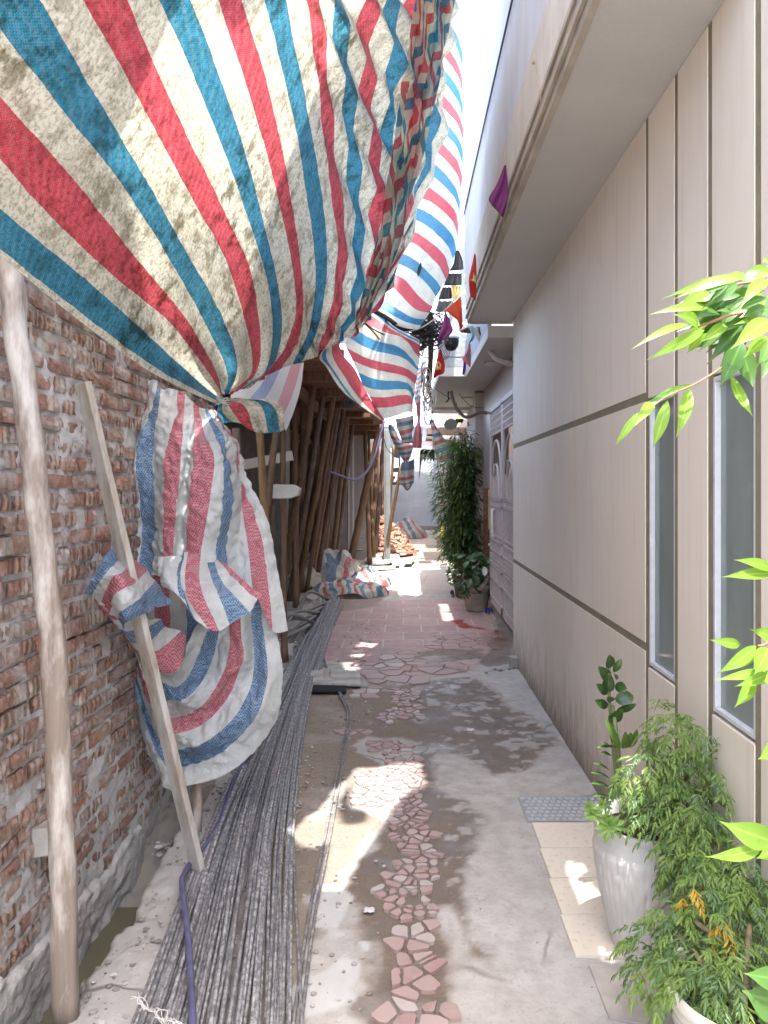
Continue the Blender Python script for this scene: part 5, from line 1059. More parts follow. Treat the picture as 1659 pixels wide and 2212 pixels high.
# ---- timber props of the formwork
PW = [wood_mat('prop_wood_a', (.21, .125, .075), (.26, .19, .14), .3), wood_mat('prop_wood_b', (.165, .11, .08), (.30, .24, .19), .35), wood_mat('prop_wood_c', (.25, .15, .065), (.45, .33, .2), .3)]
G_ = 'timber props under the formwork deck'
def prop(k, x0, y0, x1, y1, Ya, wpx, mi, label, Yb=None, mid=0):
    a = P(k, x0, y0, Ya); b = P(k, x1, y1, Yb or Ya); s = ZM[k][2]; r = wpx * s * Ya / F / 2
    d = (b - a) / (b.z - a.z); 
    if a.z > .03: a = a + d * (.0 - a.z)
    pole('timber_prop', [a, (a + b) / 2 + Vector((mid, 0, 0)), b], r * 1.1, r * .85, PW[mi], label, G_, n=9, k=20, seed=random.random() * 40)
random.seed(9)
prop(3, 215, 930, 183, 480, 5.6, 46, 2, 'yellowish timber prop nearest the hanging tarpaulin', 5.5)
prop(3, 222, 930, 282, 470, 5.9, 42, 0, 'reddish prop leaning right just beside the yellowish prop, white spots on top', 5.7)
prop(3, 75, 900, 62, 470, 5.2, 50, 1, 'dark brown timber prop directly behind the grey hanging tarpaulin')
prop(3, 318, 1100, 314, 470, 6.6, 34, 0, 'upright brown prop just left of the white block end')
prop(3, 255, 1290, 262, 880, 7.4, 34, 1, 'grey-brown lower prop behind the draped tarpaulin edge')
prop(3, 300, 1330, 500, 90, 9.6, 34, 0, 'long straight pale brown prop leaning right, foremost of the leaning row', 8.6, .03)
prop(3, 352, 1370, 560, 120, 9.9, 33, 1, 'second long leaning prop, with purplish bark near the top', 9.0)
prop(3, 385, 1370, 605, 190, 10.2, 32, 2, 'third long leaning prop, olive yellow bark', 9.3)
prop(3, 384, 1340, 372, 150, 9.4, 32, 0, 'upright reddish prop standing between the leaning props and the left posts')
prop(3, 470, 1250, 628, 250, 11.4, 30, 0, 'leaning dark prop in the middle of the row', 10.8)
prop(3, 500, 1240, 650, 300, 12.0, 28, 1, 'leaning grey-brown prop in the middle of the row', 11.2)
prop(3, 525, 1150, 668, 320, 12.6, 28, 0, 'leaning brown prop behind the middle of the row', 12.0)
prop(3, 570, 1230, 668, 330, 13.0, 27, 0, 'prop whose foot stands by the striped heap on the ground', 12.4)
prop(3, 600, 1130, 700, 340, 13.6, 24, 1, 'right-hand slim leaning prop before the plaster wall', 13.0)
prop(3, 768, 960, 750, 480, 15.0, 24, 0, 'slim upright prop before the plaster wall', 15)
prop(3, 730, 920, 838, 430, 14.6, 38, 0, 'big dark prop leaning steeply right below the purple hose', 14.2)
prop(3, 790, 930, 770, 500, 15.6, 18, 2, 'thin upright prop behind the steep dark one', 15.6)
prop(3, 820, 930, 850, 520, 16.4, 22, 1, 'thin prop in front of the patterned block panel', 16.2)
prop(3, 800, 900, 822, 500, 16.8, 20, 0, 'thin reddish prop left of the patterned block panel', 16.8)
prop(3, 882, 900, 905, 560, 15.4, 14, 2, 'thin pale prop before the grey concrete post', 15.2)
prop(3, 905, 880, 945, 670, 14.8, 20, 2, 'crooked pale prop right of the black and white sheet', 14.6)
random.seed(31)
for i in range(16):
    x0 = random.uniform(230, 560); Y_ = random.uniform(10, 15.5); x1 = x0 + random.uniform(-10, 150)
    prop(3, x0, 1180, x1, 260, Y_, random.uniform(22, 32), random.choice([0, 1]), 'dim brown timber prop standing far back among the others in the shade', Y_ - random.uniform(0, .6))
m = MB(); m.bar(P(3, 110, 665, 6.9), P(3, 365, 615, 6.9), .06, .09); tag(obj('cross_board', m, plain('pale_board', (.55, .52, .46), .7), bevel=.004), 'thin pale board nailed across behind the left props', 'board')
m = MB(); a, b, c, d = P(3, 238, 768, 6.2), P(3, 370, 768, 6.2), P(3, 400, 790, 6.2), P(3, 385, 835, 6.2); m.prism([P(3, 238, 768, 6.2), P(3, 370, 770, 6.2), P(3, 405, 792, 6.2), P(3, 395, 828, 6.2), P(3, 350, 845, 6.2), P(3, 240, 845, 6.2)], (0, .12, 0)); tag(obj('concrete_beam_end', m, plain('white_block', (.50, .47, .43), .85, .2), bevel=.01), 'stubby white block with rounded end sticking out among the props', 'block')
m = MB(); m.box((-1.02, 15.2, 0), (-.90, 15.32, 2.6)); m.box((-.82, 15.3, 0), (-.74, 15.36, 2.6)); 
GP = plain('grey_post', (.20, .21, .21), .7, .2, 8)
m = MB(); pa, pb_ = P('y7', 595, 1700, 15), P('y7', 690, 1700, 15); m.box((pa.x, 15, 0), (pb_.x, 15.12, 2.75)); m.box((pa.x + .03, 14.97, 0), (pa.x + .05, 14.998, 2.75)); tag(obj('concrete_post', m, GP, bevel=.006), 'tall grey concrete post right of the patterned blocks', 'post')
# striped-black poster like sheet
bs = thing('painted_panel', 'narrow black panel with two white blocks painted on it, beside the crooked prop', 'panel', P('y7', 770, 1560, 16)); a, b = P('y7', 708, 1560, 16), P('y7', 835, 990, 16)
m = MB(); m.box((a.x, 16, a.z), (b.x, 16.03, b.z)); obj('board', m, plain('panel_black', (.015, .018, .02), .6), bs)
m = MB()
for l in ([(742, 1150), (812, 1165), (812, 1300), (740, 1310)], [(735, 1370), (800, 1370), (790, 1480), (765, 1515), (738, 1515), (745, 1470), (765, 1460), (765, 1430), (735, 1430)]): m.prism([P('y7', x, y, 15.99) for x, y in l], (0, .008, 0))
obj('marking', m, plain('marking_white', (.55, .57, .56), .7), bs)
# purple-white hose loop and coiled cables
LIL = plain('lilac_hose', (.46, .43, .72), .35, .1)
m = MB(); m.tube(crv([P('y7', 602, 605, 8.0), P('y7', 545, 820, 8.0), P('y7', 470, 1100, 8.0), P('y7', 350, 1350, 8.1), P('y7', 200, 1470, 8.2), P('y7', 90, 1470, 8.4), P('y7', -20, 1430, 8.8), P('y7', -190, 1370, 9.3)], 50), .012, 8); tag(obj('hose', m, LIL, smooth=True), 'pale lilac hose hanging in a big loop before the timber props', 'hose')
cable('cable', [P('y7', 590, 870, 8.6), P('y7', 640, 1020, 8.6), P('y7', 720, 1100, 8.6), P('y7', 790, 1140, 8.6)], .005, BLK, 'thin dark wire sagging from the tied pole end')
cable('cable_coil', [P('y5', 1050 + 60 * math.cos(a) + 20 * a / 3, 700 + 80 * math.sin(a), 8.8) for a in np.linspace(0, 14, 30)], .008, BLK, 'coil of dark cable on the props under the tarpaulin apron', 'cable', k=80)
# ---- stack of cement bags, bricks, slabs
BAGM = plain('cement_bag_paper', (.26, .31, .34), .8, .35, 12, .4, .01); BAGE = plain('cement_bag_end', (.46, .42, .36), .8, .2)
def bagmesh():
    m = MB(); nx, ny = 14, 10; lx, ly, lz = .31, .20, .045; A = []; 
    for top in (1, -1):
        A = np.zeros((nx, ny, 3))
        for i in range(nx):
            for j in range(ny):
                x = (i / (nx - 1) * 2 - 1); y = (j / (ny - 1) * 2 - 1); e = (max(0, 1 - abs(x) ** 5) ** .5) * (max(0, 1 - abs(y) ** 4) ** .5)
                A[i, j] = (x * lx, y * ly, top * lz * e + .004 * math.sin(x * 9 + y * 7) * e)
        m.grid(A, flip=(top < 0))
    return m
proto = obj('cement_bag', bagmesh(), BAGM, smooth=True, loc=(0, 0, 0)); random.seed(2)
for i in range(13):
    o = proto if i == 0 else proto.copy()
    if i: C.objects.link(o)
    o.location = (-1.24 + random.uniform(-.02, .02), 16.7 + random.uniform(-.04, .04), .045 + .082 * i); o.rotation_euler = (0, 0, random.uniform(-.08, .08)); tag(o, 'blue-grey cement bag in the tall stack, layer %s from the ground' % ['lowest', 'second', 'third', 'fourth', 'fifth', 'sixth', 'seventh', 'eighth', 'ninth', 'tenth', 'eleventh', 'twelfth', 'topmost'][i], 'bag', 'cement bags stacked beside the props')
for i in range(9):
    o = proto.copy(); C.objects.link(o); o.location = (-.98 + .02 * (i % 2), 16.3 - .05 * (i % 3), .05 + .085 * i); o.rotation_euler = (0, 0, R(90) + random.uniform(-.1, .1)); o.scale = (.7, .6, 1); tag(o, 'smaller cement bag seen end-on at the right of the tall stack', 'bag', 'small cement bags beside the stack')
NB = plain('new_brick', (.38, .21, .15), .85, .25, 8, .3); bm_ = MB(); bm_.box((-.105, -.05, 0), (.105, .05, .058)); bp = obj('brick', bm_, NB, loc=(0, 0, 0), bevel=.004); bp2 = None; random.seed(77)
first = True
for i in range(230):
    f = random.random() ** .6; a = random.uniform(math.pi * .9, math.pi * 2.1); rad = .78 * f; x = -.46 + rad * math.cos(a) * .95; y = 17.3 + rad * math.sin(a) * .9; hgt = .88 * (1 - f) * (1 if x < .1 else .8) + .02
    o = bp if first else bp.copy()
    if not first: C.objects.link(o)
    first = False
    o.location = (x, y, max(.0, hgt - .03 + random.uniform(-.04, .04))); o.rotation_euler = (random.gauss(0, .45), random.gauss(0, .45), random.uniform(0, 3.14)) if hgt > .08 else (0, 0, random.uniform(0, 3.1))
    if o.location.z < .05: o.location.z = .06
    tag(o, 'orange-red brick lying tumbled in the heap beside the cement bags', 'brick', 'bricks tumbled in the heap')
m = MB(); m.lathe([(.8, 0), (.55, .28), (.3, .56), (.02, .82)], (-.46, 17.35, 0), 24); tag(obj('brick_heap_core', m, plain('brick_rubble', (.30, .15, .10), .9, .3, 20, .8)), 'broken brick rubble under the tumbled bricks', 'rubble', kind='stuff')
SL = plain('grey_slab', (.40, .41, .38), .8, .25, 8, .3); random.seed(14)
sl = [[(600, 1200), (640, 1140), (700, 1135), (680, 1195)], [(695, 1255), (700, 1130), (780, 1125), (745, 1250)], [(735, 1250), (790, 1130), (860, 1130), (815, 1245)], [(810, 1255), (865, 1160), (940, 1200), (900, 1245)], [(830, 1215), (885, 1115), (950, 1115), (905, 1205)], [(930, 1250), (945, 1125), (1005, 1130), (1015, 1250)], [(1045, 1245), (1105, 1175), (1195, 1180), (1150, 1240)], [(615, 1118), (650, 1085), (740, 1085), (710, 1118)], [(720, 1120), (760, 1085), (850, 1088), (840, 1120)], [(860, 1110), (880, 1080), (930, 1080), (930, 1105)], [(950, 1075), (1040, 1085), (1085, 1125), (1020, 1130)], [(560, 1130), (580, 1080), (640, 1080), (600, 1120)], [(700, 1290), (690, 1270), (970, 1262), (960, 1275)]]
for i, l in enumerate(sl):
    m = MB(); z0 = .03 + random.uniform(0, .05); m.prism([G('y3', x, y) + Vector((0, 0, z0)) for x, y in l], (0, 0, .035)); tag(obj('stone_slab', m, SL, bevel=.004), 'grey slab scattered flat in front of the brick heap', 'slab', 'grey slabs before the brick heap')
# striped heaps on the ground
def heap(cx, cy, rx, ry, hh, ang, mat, label, seed, us=9, cat='tarpaulin', nm='crumpled_tarpaulin'):
    n = 70; g = np.linspace(-1, 1, n); X, Y = np.meshgrid(g, g, indexing='ij'); rr = np.hypot(X, Y) * (1 + .25 * fbm(X * 1.5 + seed, Y * 1.5, 3, seed))
    Z = np.clip(1 - rr ** 2.2, 0, None) ** .6 * hh; Z = Z * (1 + .45 * fbm(X * 2.5, Y * 2.5, 3, seed + 1)) + hh * .40 * (ridg(X * 3.6, Y * 3.6, 3, seed + 2) - .6) * np.clip(1.1 - rr, 0, 1)
    Z = np.clip(Z, 0, None) + .012; ca, sa = math.cos(ang), math.sin(ang)
    WX_ = cx + (X * rx) * ca - (Y * ry) * sa + .05 * fbm(X * 4, Y * 4, 2, seed + 5); WY_ = cy + (X * rx) * sa + (Y * ry) * ca + .05 * fbm(X * 4, Y * 4, 2, seed + 7)
    U = X * us * .9 + 1.6 * fbm(X * 2, Y * 2, 3, seed + 9) + Z * 4; m = MB(); A = np.stack([WX_, WY_, Z], -1); m.grid(A, np.stack([U, Y], -1))
    m.f = [f for f, c in zip(m.f, [rr[i, j] < 1.02 for i in range(n - 1) for j in range(n - 1)]) if c]; m.m = [0] * len(m.f)
    return tag(obj(nm, m, mat, smooth=True), label, cat, 'striped tarpaulins bunched on the ground' if cat == 'tarpaulin' else None)
q = G('y3', 400, 1400); heap(-1.2, 12.5, .66, .6, .40, -.6, TARPG, 'large crumpled striped tarpaulin heap beside the foot of the timber props', 3, 9)
heap(G('y3', 640, 1440).x, G('y3', 640, 1440).y, .35, .4, .22, .5, TARPG, 'rolled end of the striped heap nearest the open floor', 8, 6)
heap(G('y3', 430, 1570).x, G('y3', 430, 1570).y, .55, .34, .20, .1, TARPG, 'low flat striped tarpaulin bundle at the far ends of the steel bars', 12, 11)
heap(G('y3', 1090, 850).x - .35, 23.4, .95, .9, .50, .2, TARPG, 'distant striped tarpaulin mound before the end wall', 17, 9)
heap(-1.55, 11.3, .32, .45, .30, .3, plain('sack_cloth', (.36, .33, .27), .9, .3, 10, .5), 'dirty beige sack lying left of the striped heap', 23, 5, 'sack', 'cement_sack')
heap(G('y3', 140, 1600).x, 10.95, .15, .12, .10, 0, plain('red_plastic', (.5, .04, .03), .4), 'bright red plastic bag at the far ends of the steel bars', 29, 5, 'bag', 'plastic_bag')
random.seed(8)
for i in range(7):
    p = G('d', 640 + i * 8, 1400 - i * 12); p.x -= .25; m = MB(); m.tube(crv([p, p + Vector((.1, .2, .25 * random.random())), p + Vector((.3, .5, .12)), p + Vector((.25, .9, .05))], 24), .018, 7); tag(obj('dirty_hose', m, plain('dusty_hose', (.25, .235, .215), .8), smooth=True), 'dusty grey hose piece curled left of the steel bars', 'hose', 'dusty hoses beside the steel bars')
for i in range(26):
    y = random.uniform(5.3, 10.5); x = -1.0 - .03 * y + random.uniform(-.35, .12); s = random.uniform(.03, .11); m = MB(); m.box((-s, -s * .8, 0), (s, s * .8, s * .7), jit=s * .25, M=Matrix.Translation((x, y, .0)) @ Euler((random.uniform(-.3, .3), random.uniform(-.3, .3), random.uniform(0, 3))).to_matrix().to_4x4())
    tag(obj('rubble_block', m, CONC, bevel=.005), 'broken concrete lump in the rubble left of the steel bars', 'block', 'rubble left of the steel bars')
# broken raised kerb under the props
m = MB(); m.box((-2.3, 4.65, -.1), (-1.12, 16, .04)); tag(obj('kerb', m, plain('kerb_grey', (.24, .22, .20), .95, .4, 6, .8)), kind='structure')
# ================================================================ CABLE TANGLE AND FLAGS
random.seed(41)
cb_ = thing('cable_bundle', 'thick tangled bundle of black overhead cables ending in a hanging column by the flags', 'cables', P('y1', 250, 1500, 6.9))
def wpt(k, x, y, Y): return P(k, x, y, Y)
m = MB()
for i in range(16):
    j = lambda s: random.uniform(-s, s)
    pts = [P(2, 420 + j(10), 470 + j(16), 5.5), P(2, 520 + j(12), 515 + j(16), 5.9), P(2, 610 + j(12), 575 + j(18), 6.3), P(2, 700 + j(14), 630 + j(20), 6.6), P(2, 800 + j(20), 650 + j(30), 6.8), P(2, 890 + j(25), 640 + j(40), 6.9)]
    m.tube(crv(pts, 40), random.choice([.004, .006, .009]), 6)
obj('span', m, BLK, cb_, smooth=True)
m = MB()
for i in range(58):                                         # loops of the tangle
    c = P(2, random.gauss(890, 32), random.gauss(650, 30), 6.9 + random.uniform(-.15, .1)); r = random.uniform(.04, .14); a0 = random.uniform(0, 6.3); ax = random.uniform(.3, 1); tl_ = random.uniform(-.6, .6)
    m.tube([c + Vector((r * math.cos(a0 + t) * (1 + .2 * math.sin(3 * t)), .3 * r * math.sin(t * 1.3), r * ax * math.sin(a0 + t) + tl_ * r * math.cos(a0 + t))) for t in np.linspace(0, random.uniform(2.5, 7), 22)], random.choice([.003, .004, .006]), 5)
for i in range(22):
    c = P(2, random.gauss(760, 45), random.gauss(680, 22), 6.7); m.tube(crv([c, c + Vector((random.uniform(0, .2), 0, -random.uniform(.05, .25))), P(2, 870 + random.uniform(-20, 20), 700 + random.uniform(-40, 60), 6.85)], 18), .0035, 5)
obj('tangle', m, BLK, cb_, smooth=True)
m = MB(); cols_ = []
for i in range(15):
    x = 905 + random.uniform(-13, 13); m.tube(crv([P(2, x + random.uniform(-8, 8), 520, 6.9), P(2, x, 640, 6.9), P(2, x + random.uniform(-8, 8), 800, 6.9), P(2, x - 5 + random.uniform(-8, 8), 950, 6.9), P(2, x - 15 + random.uniform(-12, 12), 1060 + random.uniform(-30, 60), 6.9)], 40), random.choice([.007, .010, .014]), 6, knob=.1)
obj('hanging_column', m, plain('dusty_brown_cable', (.07, .05, .03), .7, .5, 6), cb_, smooth=True)
m = MB()
for i in range(16):
    c = P(2, 900 + random.uniform(-20, 20), 980 + random.uniform(0, 200), 6.85); r = random.uniform(.03, .08); a0 = random.uniform(0, 6)
    m.tube([c + Vector((r * .6 * math.cos(a0 + t), .02 * math.sin(t), r * 1.6 * math.sin(a0 + t))) for t in np.linspace(0, random.uniform(3, 6), 20)], .0035, 5)
obj('pale_wires', m, plain('pale_wire', (.55, .53, .5), .5), cb_, smooth=True)
m = MB()
for i in range(12):
    c = P(2, 880 + random.uniform(-14, 10), 900 + random.uniform(0, 320), 6.9); r = random.uniform(.04, .09)
    m.tube([c + Vector((r * .5 * math.cos(t + i), .03 * math.sin(t), r * 1.7 * math.sin(t + i))) for t in np.linspace(0, random.uniform(3, 6.5), 20)], .0045, 5)
for i in range(10): m.tube(crv([P(2, 905, 760 + 10 * i, 6.9), P(2, 950 + 8 * i, 780 + 8 * i, 6.9), P(2, 960 + 10 * i, 700 + 6 * i, 6.9)], 16), .003, 5)
obj('side_loops', m, BLK, cb_, smooth=True)
TAN = plain('tan_cable', (.42, .31, .15), .6, .2)
cable('cable', [P(2, 415, 575, 6.0), P(2, 500, 660, 6.15), P(2, 600, 765, 6.25), P(2, 720, 800, 6.4), P(2, 830, 790, 6.7), P(2, 900, 740, 6.9)], .0095, TAN, 'thick tan cable sagging in front of the striped apron')
cable('cable', [P(2, 400, 560, 6.0), P(2, 500, 640, 6.1), P(2, 640, 700, 6.3), P(2, 800, 720, 6.7), P(2, 890, 690, 6.9)], .006, BLK, 'black cable sagging just above the thick tan cable')
FS = 6.6
line = [P('y1', -400, 1500, 6.4), P('y1', 0, 1420, FS), P('y1', 200, 1320, FS), P('y1', 400, 1165, FS), P('y1', 560, 1010, FS), P('y1', 720, 785, FS)]
cable('flag_line', line, .006, plain('line_cream', (.60, .52, .42), .7), 'cream cord carrying the flags across to the cornice', 'cord')
cable('flag_line', [P('y1', 690, 1445, FS), P('y1', 760, 1405, FS - .02), P('y1', 840, 1375, FS - .03), P('y1', 905, 1368, FS - .02)], .0035, plain('line_cream2', (.60, .52, .42), .7), 'thin cord under the cornice end holding the small dark flag', 'cord')
def flag(k, poly, Y, col, label, fold=.03, marks=None, col2=None, name='pennant'):
    t = NT('flag_' + str(len(bpy.data.materials))); c = t.mix(t.noise(t.co(), 9, 3), mul(col, .85), mul(col, 1.1)); t.fin(c, .75)
    tl = t.nd('BsdfTranslucent'); t.k(c, tl.inputs[0]); mx = t.nd('MixShader'); mx.inputs[0].default_value = .35; t.k(t.b.outputs[0], mx.inputs[1]); t.k(tl, mx.inputs[2]); t.k(mx, t.out.inputs[0])
    # soft cloth: rows between the first and last outline sides
    m = MB(); n = 14; H = len(poly) // 2; Lp = cr(poly[:H], n); Rp = cr(poly[H:][::-1], n); A = np.zeros((n, 9, 3))
    for i in range(n):
        for j in range(9):
            q = Lp[i] * (1 - j / 8) + Rp[i] * j / 8; A[i, j] = P(k, q[0], q[1], Y + fold * math.sin(j * 1.1 + i * .35) * (.3 + i / n))
    m.grid(A); root = thing(name, label, 'flag', P(k, *poly[0], Y)); o = obj('cloth', m, t.m, root, smooth=True); s = o.modifiers.new('t', 'SOLIDIFY'); s.thickness = .002
    for mk in (marks or []):
        pl = mk; mm = MB(); mm.prism([P(k, x, y, Y - fold - .012) for x, y in pl], (0, .003, 0)); obj('emblem', mm, plain('emblem_yellow', (.72, .47, .16), .7), root)
    return root
flag(8, [(300, 760), (262, 850), (226, 915), (240, 945), (310, 900), (306, 960), (298, 1000), (290, 1012)][:4] + [(292, 1004), (308, 940), (312, 850), (304, 762)], 3.96, (.20, .035, .16), 'large deep purple pennant hanging on the stained parapet', .02)
m = MB(); m.tube(crv([P(8, 432, 296, 3.13), P(8, 450, 370, 3.02), P(8, 468, 470, 2.95)], 12), .0015, 5); m.tube(crv([P(8, 296, 1000, 3.98), P(8, 292, 1055, 3.98)], 8), .0015, 5); m.lathe([(.001, 0), (.007, 0), (.007, .008), (.001, .009)], P(8, 432, 294, 3.13), 8); tag(obj('loose_thread', m, TAN), 'thin loose thread and nail on the stained parapet', 'thread')
flag('y1', [(930, 215), (905, 330), (860, 500), (835, 620), (850, 830), (870, 890)] + [(948, 960), (955, 850), (960, 690), (958, 560), (955, 400), (945, 240)], 5.5, (.62, .07, .045), 'red flag with yellow star hanging folded from the parapet', .018,
     marks=[[(910, 505), (935, 575), (952, 560), (948, 600), (953, 690), (925, 655), (862, 640), (905, 600)]], name='star_flag')
flag('y1', [(462, 1110), (560, 1190), (655, 1270), (670, 1320), (690, 1380), (690, 1440)] + [(745, 1370), (738, 1250), (730, 1120), (722, 1000), (710, 900), (700, 900)], 6.55, (.66, .10, .035), 'orange-red pennant with ragged swallow tail hanging from the cord', .02)
flag('y1', [(465, 1140), (430, 1290), (385, 1440), (345, 1640)] + [(400, 1610), (580, 1450), (530, 1290), (480, 1145)], 6.5, (.26, .045, .19), 'magenta-purple pennant hanging left of the orange-red one', .015)
flag('y1', [(690, 1447), (720, 1470)] + [(880, 1478), (832, 1380)], 6.5, (.10, .045, .035), 'small dark brown pennant at the end of the cornice', .01)
flag('y1', [(835, 1372), (870, 1450), (880, 1520), (850, 1600), (835, 1640)] + [(850, 1635), (925, 1560), (932, 1480), (922, 1420), (905, 1372)], 6.9, (.35, .62, .68), 'light blue ribbon twisting below the cornice end', .02, name='ribbon')
flag('y1', [(850, 1640), (800, 1760), (738, 1880), (790, 1950), (862, 2012)] + [(866, 2008), (872, 1900), (874, 1820), (868, 1720), (858, 1640)], 6.9, (.70, .25, .38), 'pink and green pennant hanging from the light blue ribbon', .015)
m = MB(); m.prism([P('y1', x, y, 6.88) for x, y in [(862, 1740), (815, 1850), (815, 1900), (835, 1930), (840, 1860), (866, 1850)]], (0, .004, 0)); tag(obj('pennant_patch', m, plain('green_cloth', (.08, .32, .10), .8)), 'green patch sewn on the pink pennant', 'flag patch')
flag('y1', [(755, 1920), (748, 2000), (740, 2060), (738, 2130)] + [(762, 2130), (790, 2060), (788, 1990), (790, 1935)], 7.2, (.22, .03, .38), 'narrow violet pennant hanging behind the pink one', .01)
flag('y1', [(390, 1720), (350, 1830), (320, 1950), (290, 2080), (272, 2212)] + [(330, 2150), (440, 2110), (460, 1980), (430, 1860), (395, 1722)], 6.75, (.58, .035, .025), 'red flag with yellow hammer and sickle hanging beside the cable column', .02,
     marks=[[(322, 1935), (350, 1920), (372, 1925), (368, 1940), (345, 1945), (352, 2000), (395, 2030), (390, 2045), (348, 2020), (338, 2060), (322, 2060), (326, 2000)], [(375, 1930), (398, 1970), (395, 2010), (370, 2045), (335, 2060), (300, 2045), (310, 2030), (345, 2040), (370, 2020), (382, 1985), (368, 1945)]], name='emblem_flag')
cable('cable', [P('y1', 270, 1580, 6.9), P('y1', 330, 1650, 6.85), P('y1', 388, 1705, 6.8), P('y1', 440, 1650, 6.85), P('y1', 470, 1600, 6.9)], .003, BLK, 'thin wire from which the hammer and sickle flag hangs')
cable('cable', [P('y2', 250, 400, 9.5), P('y2', 380, 510, 9.8), P('y2', 490, 580, 10), P('y2', 560, 620, 10.2)], .004, BLK, 'thin dark wire under the neighbour balcony, left of the brown hose')
cable('cable', [P('y2', 680, 530, 10.2), P('y2', 770, 640, 10.4), P('y2', 850, 715, 10.5), P('y2', 930, 750, 10.3), P('y2', 1060, 755, 10.2)], .005, BRN, 'thin brown wire running to the granite post')
m = MB(); 
for s in range(6): m.tube(crv([P('y2', 510 + s * 3, 500, 9.95), P('y2', 505 + random.uniform(-8, 14), 570, 9.95), P('y2', 520 + random.uniform(-10, 10), 620, 9.95), P('y2', 480 + random.uniform(-10, 10), 670, 9.95)], 16), .006, 6)
tag(obj('tape_twist', m, BLK, smooth=True), 'dangling twist of black tape under the neighbour balcony', 'tape')

# ================================================================ PLANTS
def tri(a, n):                       # random perpendicular
    v = Vector((random.gauss(0, 1), random.gauss(0, 1), random.gauss(0, 1))); v = v - a * v.dot(a); return v.normalized()
def lleaf(mb, base, d, L, wd, nrm, n=4, fold=.12, droop=.10):
    leafmesh(mb, base, base + d * L, wd, up=nrm, droop=droop, n=n, fold=fold)
# --- pots
POT = plain('pot_plastic', (.60, .59, .56), .55, .12, 6, .12)
SOIL = plain('soil', (.07, .045, .03), .95, .5, 25, .8, .01)
SOILS = []
def woven(mb, c, r0, r1, z0, z1, rows_, n):
    pass
pc = Vector((.815, 2.50, .012)); pot1 = thing('plant_pot', 'big pale grey plastic pot with basket weave pattern on the cream tiles', 'plant pot', pc)
def weavepot(c, prof, n=96, band=None, amp=.003, cols=22):
    m = MB(); prof = cr(prof, 90); A = np.zeros((n + 1, 90, 3))
    for i in range(n + 1):
        a = 2 * math.pi * i / n
        for j in range(90):
            r, z = prof[j]; e = 0
            if band and band[0] < z < band[1]:
                f = (z - band[0]) / (band[1] - band[0]) * 6; rowi = int(f); fa = (a / (2 * math.pi) * cols + (rowi % 2) * .5) % 1
                e = amp * (1 - max(abs(fa - .5) * 2, abs((f % 1) - .5) * 2) ** 8)
            A[i, j] = (c[0] + (r + e) * math.cos(a), c[1] + (r + e) * math.sin(a), c[2] + z)
    m.grid(A, flip=False); return m
obj('body', weavepot(pc, [(.105, 0), (.108, .02), (.150, .22), (.164, .33), (.166, .40), (.172, .405), (.173, .418), (.168, .425), (.158, .42), (.152, .38)], band=(.05, .34), amp=.008, n=200), POT, pot1, smooth=True)
m = MB(); m.lathe([(.155, .372), (.1, .385), (.04, .38), (.001, .382)], pc, 40); obj('soil', m, SOIL, pot1, smooth=True)
pd = Vector((.80, 1.72, .0)); pot2 = thing('plant_pot', 'nearest cream plastic pot with ridged rim, soil showing inside', 'plant pot', pd)
m = MB(); prof = cr([(.115, 0), (.145, .2), (.160, .30), (.168, .305), (.165, .315), (.172, .325), (.168, .335), (.176, .345), (.174, .365), (.184, .372), (.186, .388), (.180, .394), (.170, .388), (.160, .33), (.15, .29)], 70); m.lathe([tuple(q) for q in prof], pd, 64); obj('body', m, plain('pot_cream', (.60, .57, .51), .45, .1, 6), pot2, smooth=True)
m = MB(); m.lathe([(.158, .30), (.1, .31), (.04, .305), (.001, .31)], pd, 40)
for i in range(160): a = random.uniform(0, 6.3); r = .14 * math.sqrt(random.random()); pebble(m, pd + Vector((r * math.cos(a), r * math.sin(a), .312)), random.uniform(.003, .009), 0)
obj('soil', m, SOIL, pot2)
# --- finely cut drooping foliage (one plant per pot)
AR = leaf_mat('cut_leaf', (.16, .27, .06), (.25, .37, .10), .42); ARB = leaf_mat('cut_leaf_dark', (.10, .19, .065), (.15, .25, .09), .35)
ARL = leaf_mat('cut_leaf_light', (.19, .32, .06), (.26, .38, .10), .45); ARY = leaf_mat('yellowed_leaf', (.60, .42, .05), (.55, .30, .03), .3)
STEM = plain('plant_stem', (.20, .16, .09), .8, .4, 20, .4)
def spray(mb, p, out, L, seed=0):
    # a frond: arched rib with narrow toothed leaflets hanging either side
    d = (out + Vector((0, 0, .15))).normalized(); q = p.copy(); side = d.cross(Vector((0, 0, 1))).normalized(); k = 6
    for i in range(k):
        d = (d + Vector((0, 0, -.26))).normalized(); q = q + d * (L / k)
        for s in (-1, 1):
            dd = (d * random.uniform(.35, .8) + side * s * random.uniform(.35, .9) + Vector((0, 0, -random.uniform(.2, .9)))).normalized()
            l_ = L * random.uniform(.32, .52) * (1.1 - i * .10)
            nr = (Vector((0, -.5, 1)) + Vector((random.gauss(0, .4), random.gauss(0, .4), 0)))
            lleaf(mb, q, dd, l_, l_ * random.uniform(.16, .24), nr, 3)
            if random.random() < .75: lleaf(mb, q + dd * l_ * .35, (dd + side * s * .6).normalized(), l_ * .5, l_ * .11, nr, 2); lleaf(mb, q + dd * l_ * .4, (dd - side * s * .6).normalized(), l_ * .45, l_ * .11, nr, 2)
    lleaf(mb, q, (d + Vector((0, 0, -.3))).normalized(), L * .45, L * .08, Vector((0, -.3, 1)), 3)
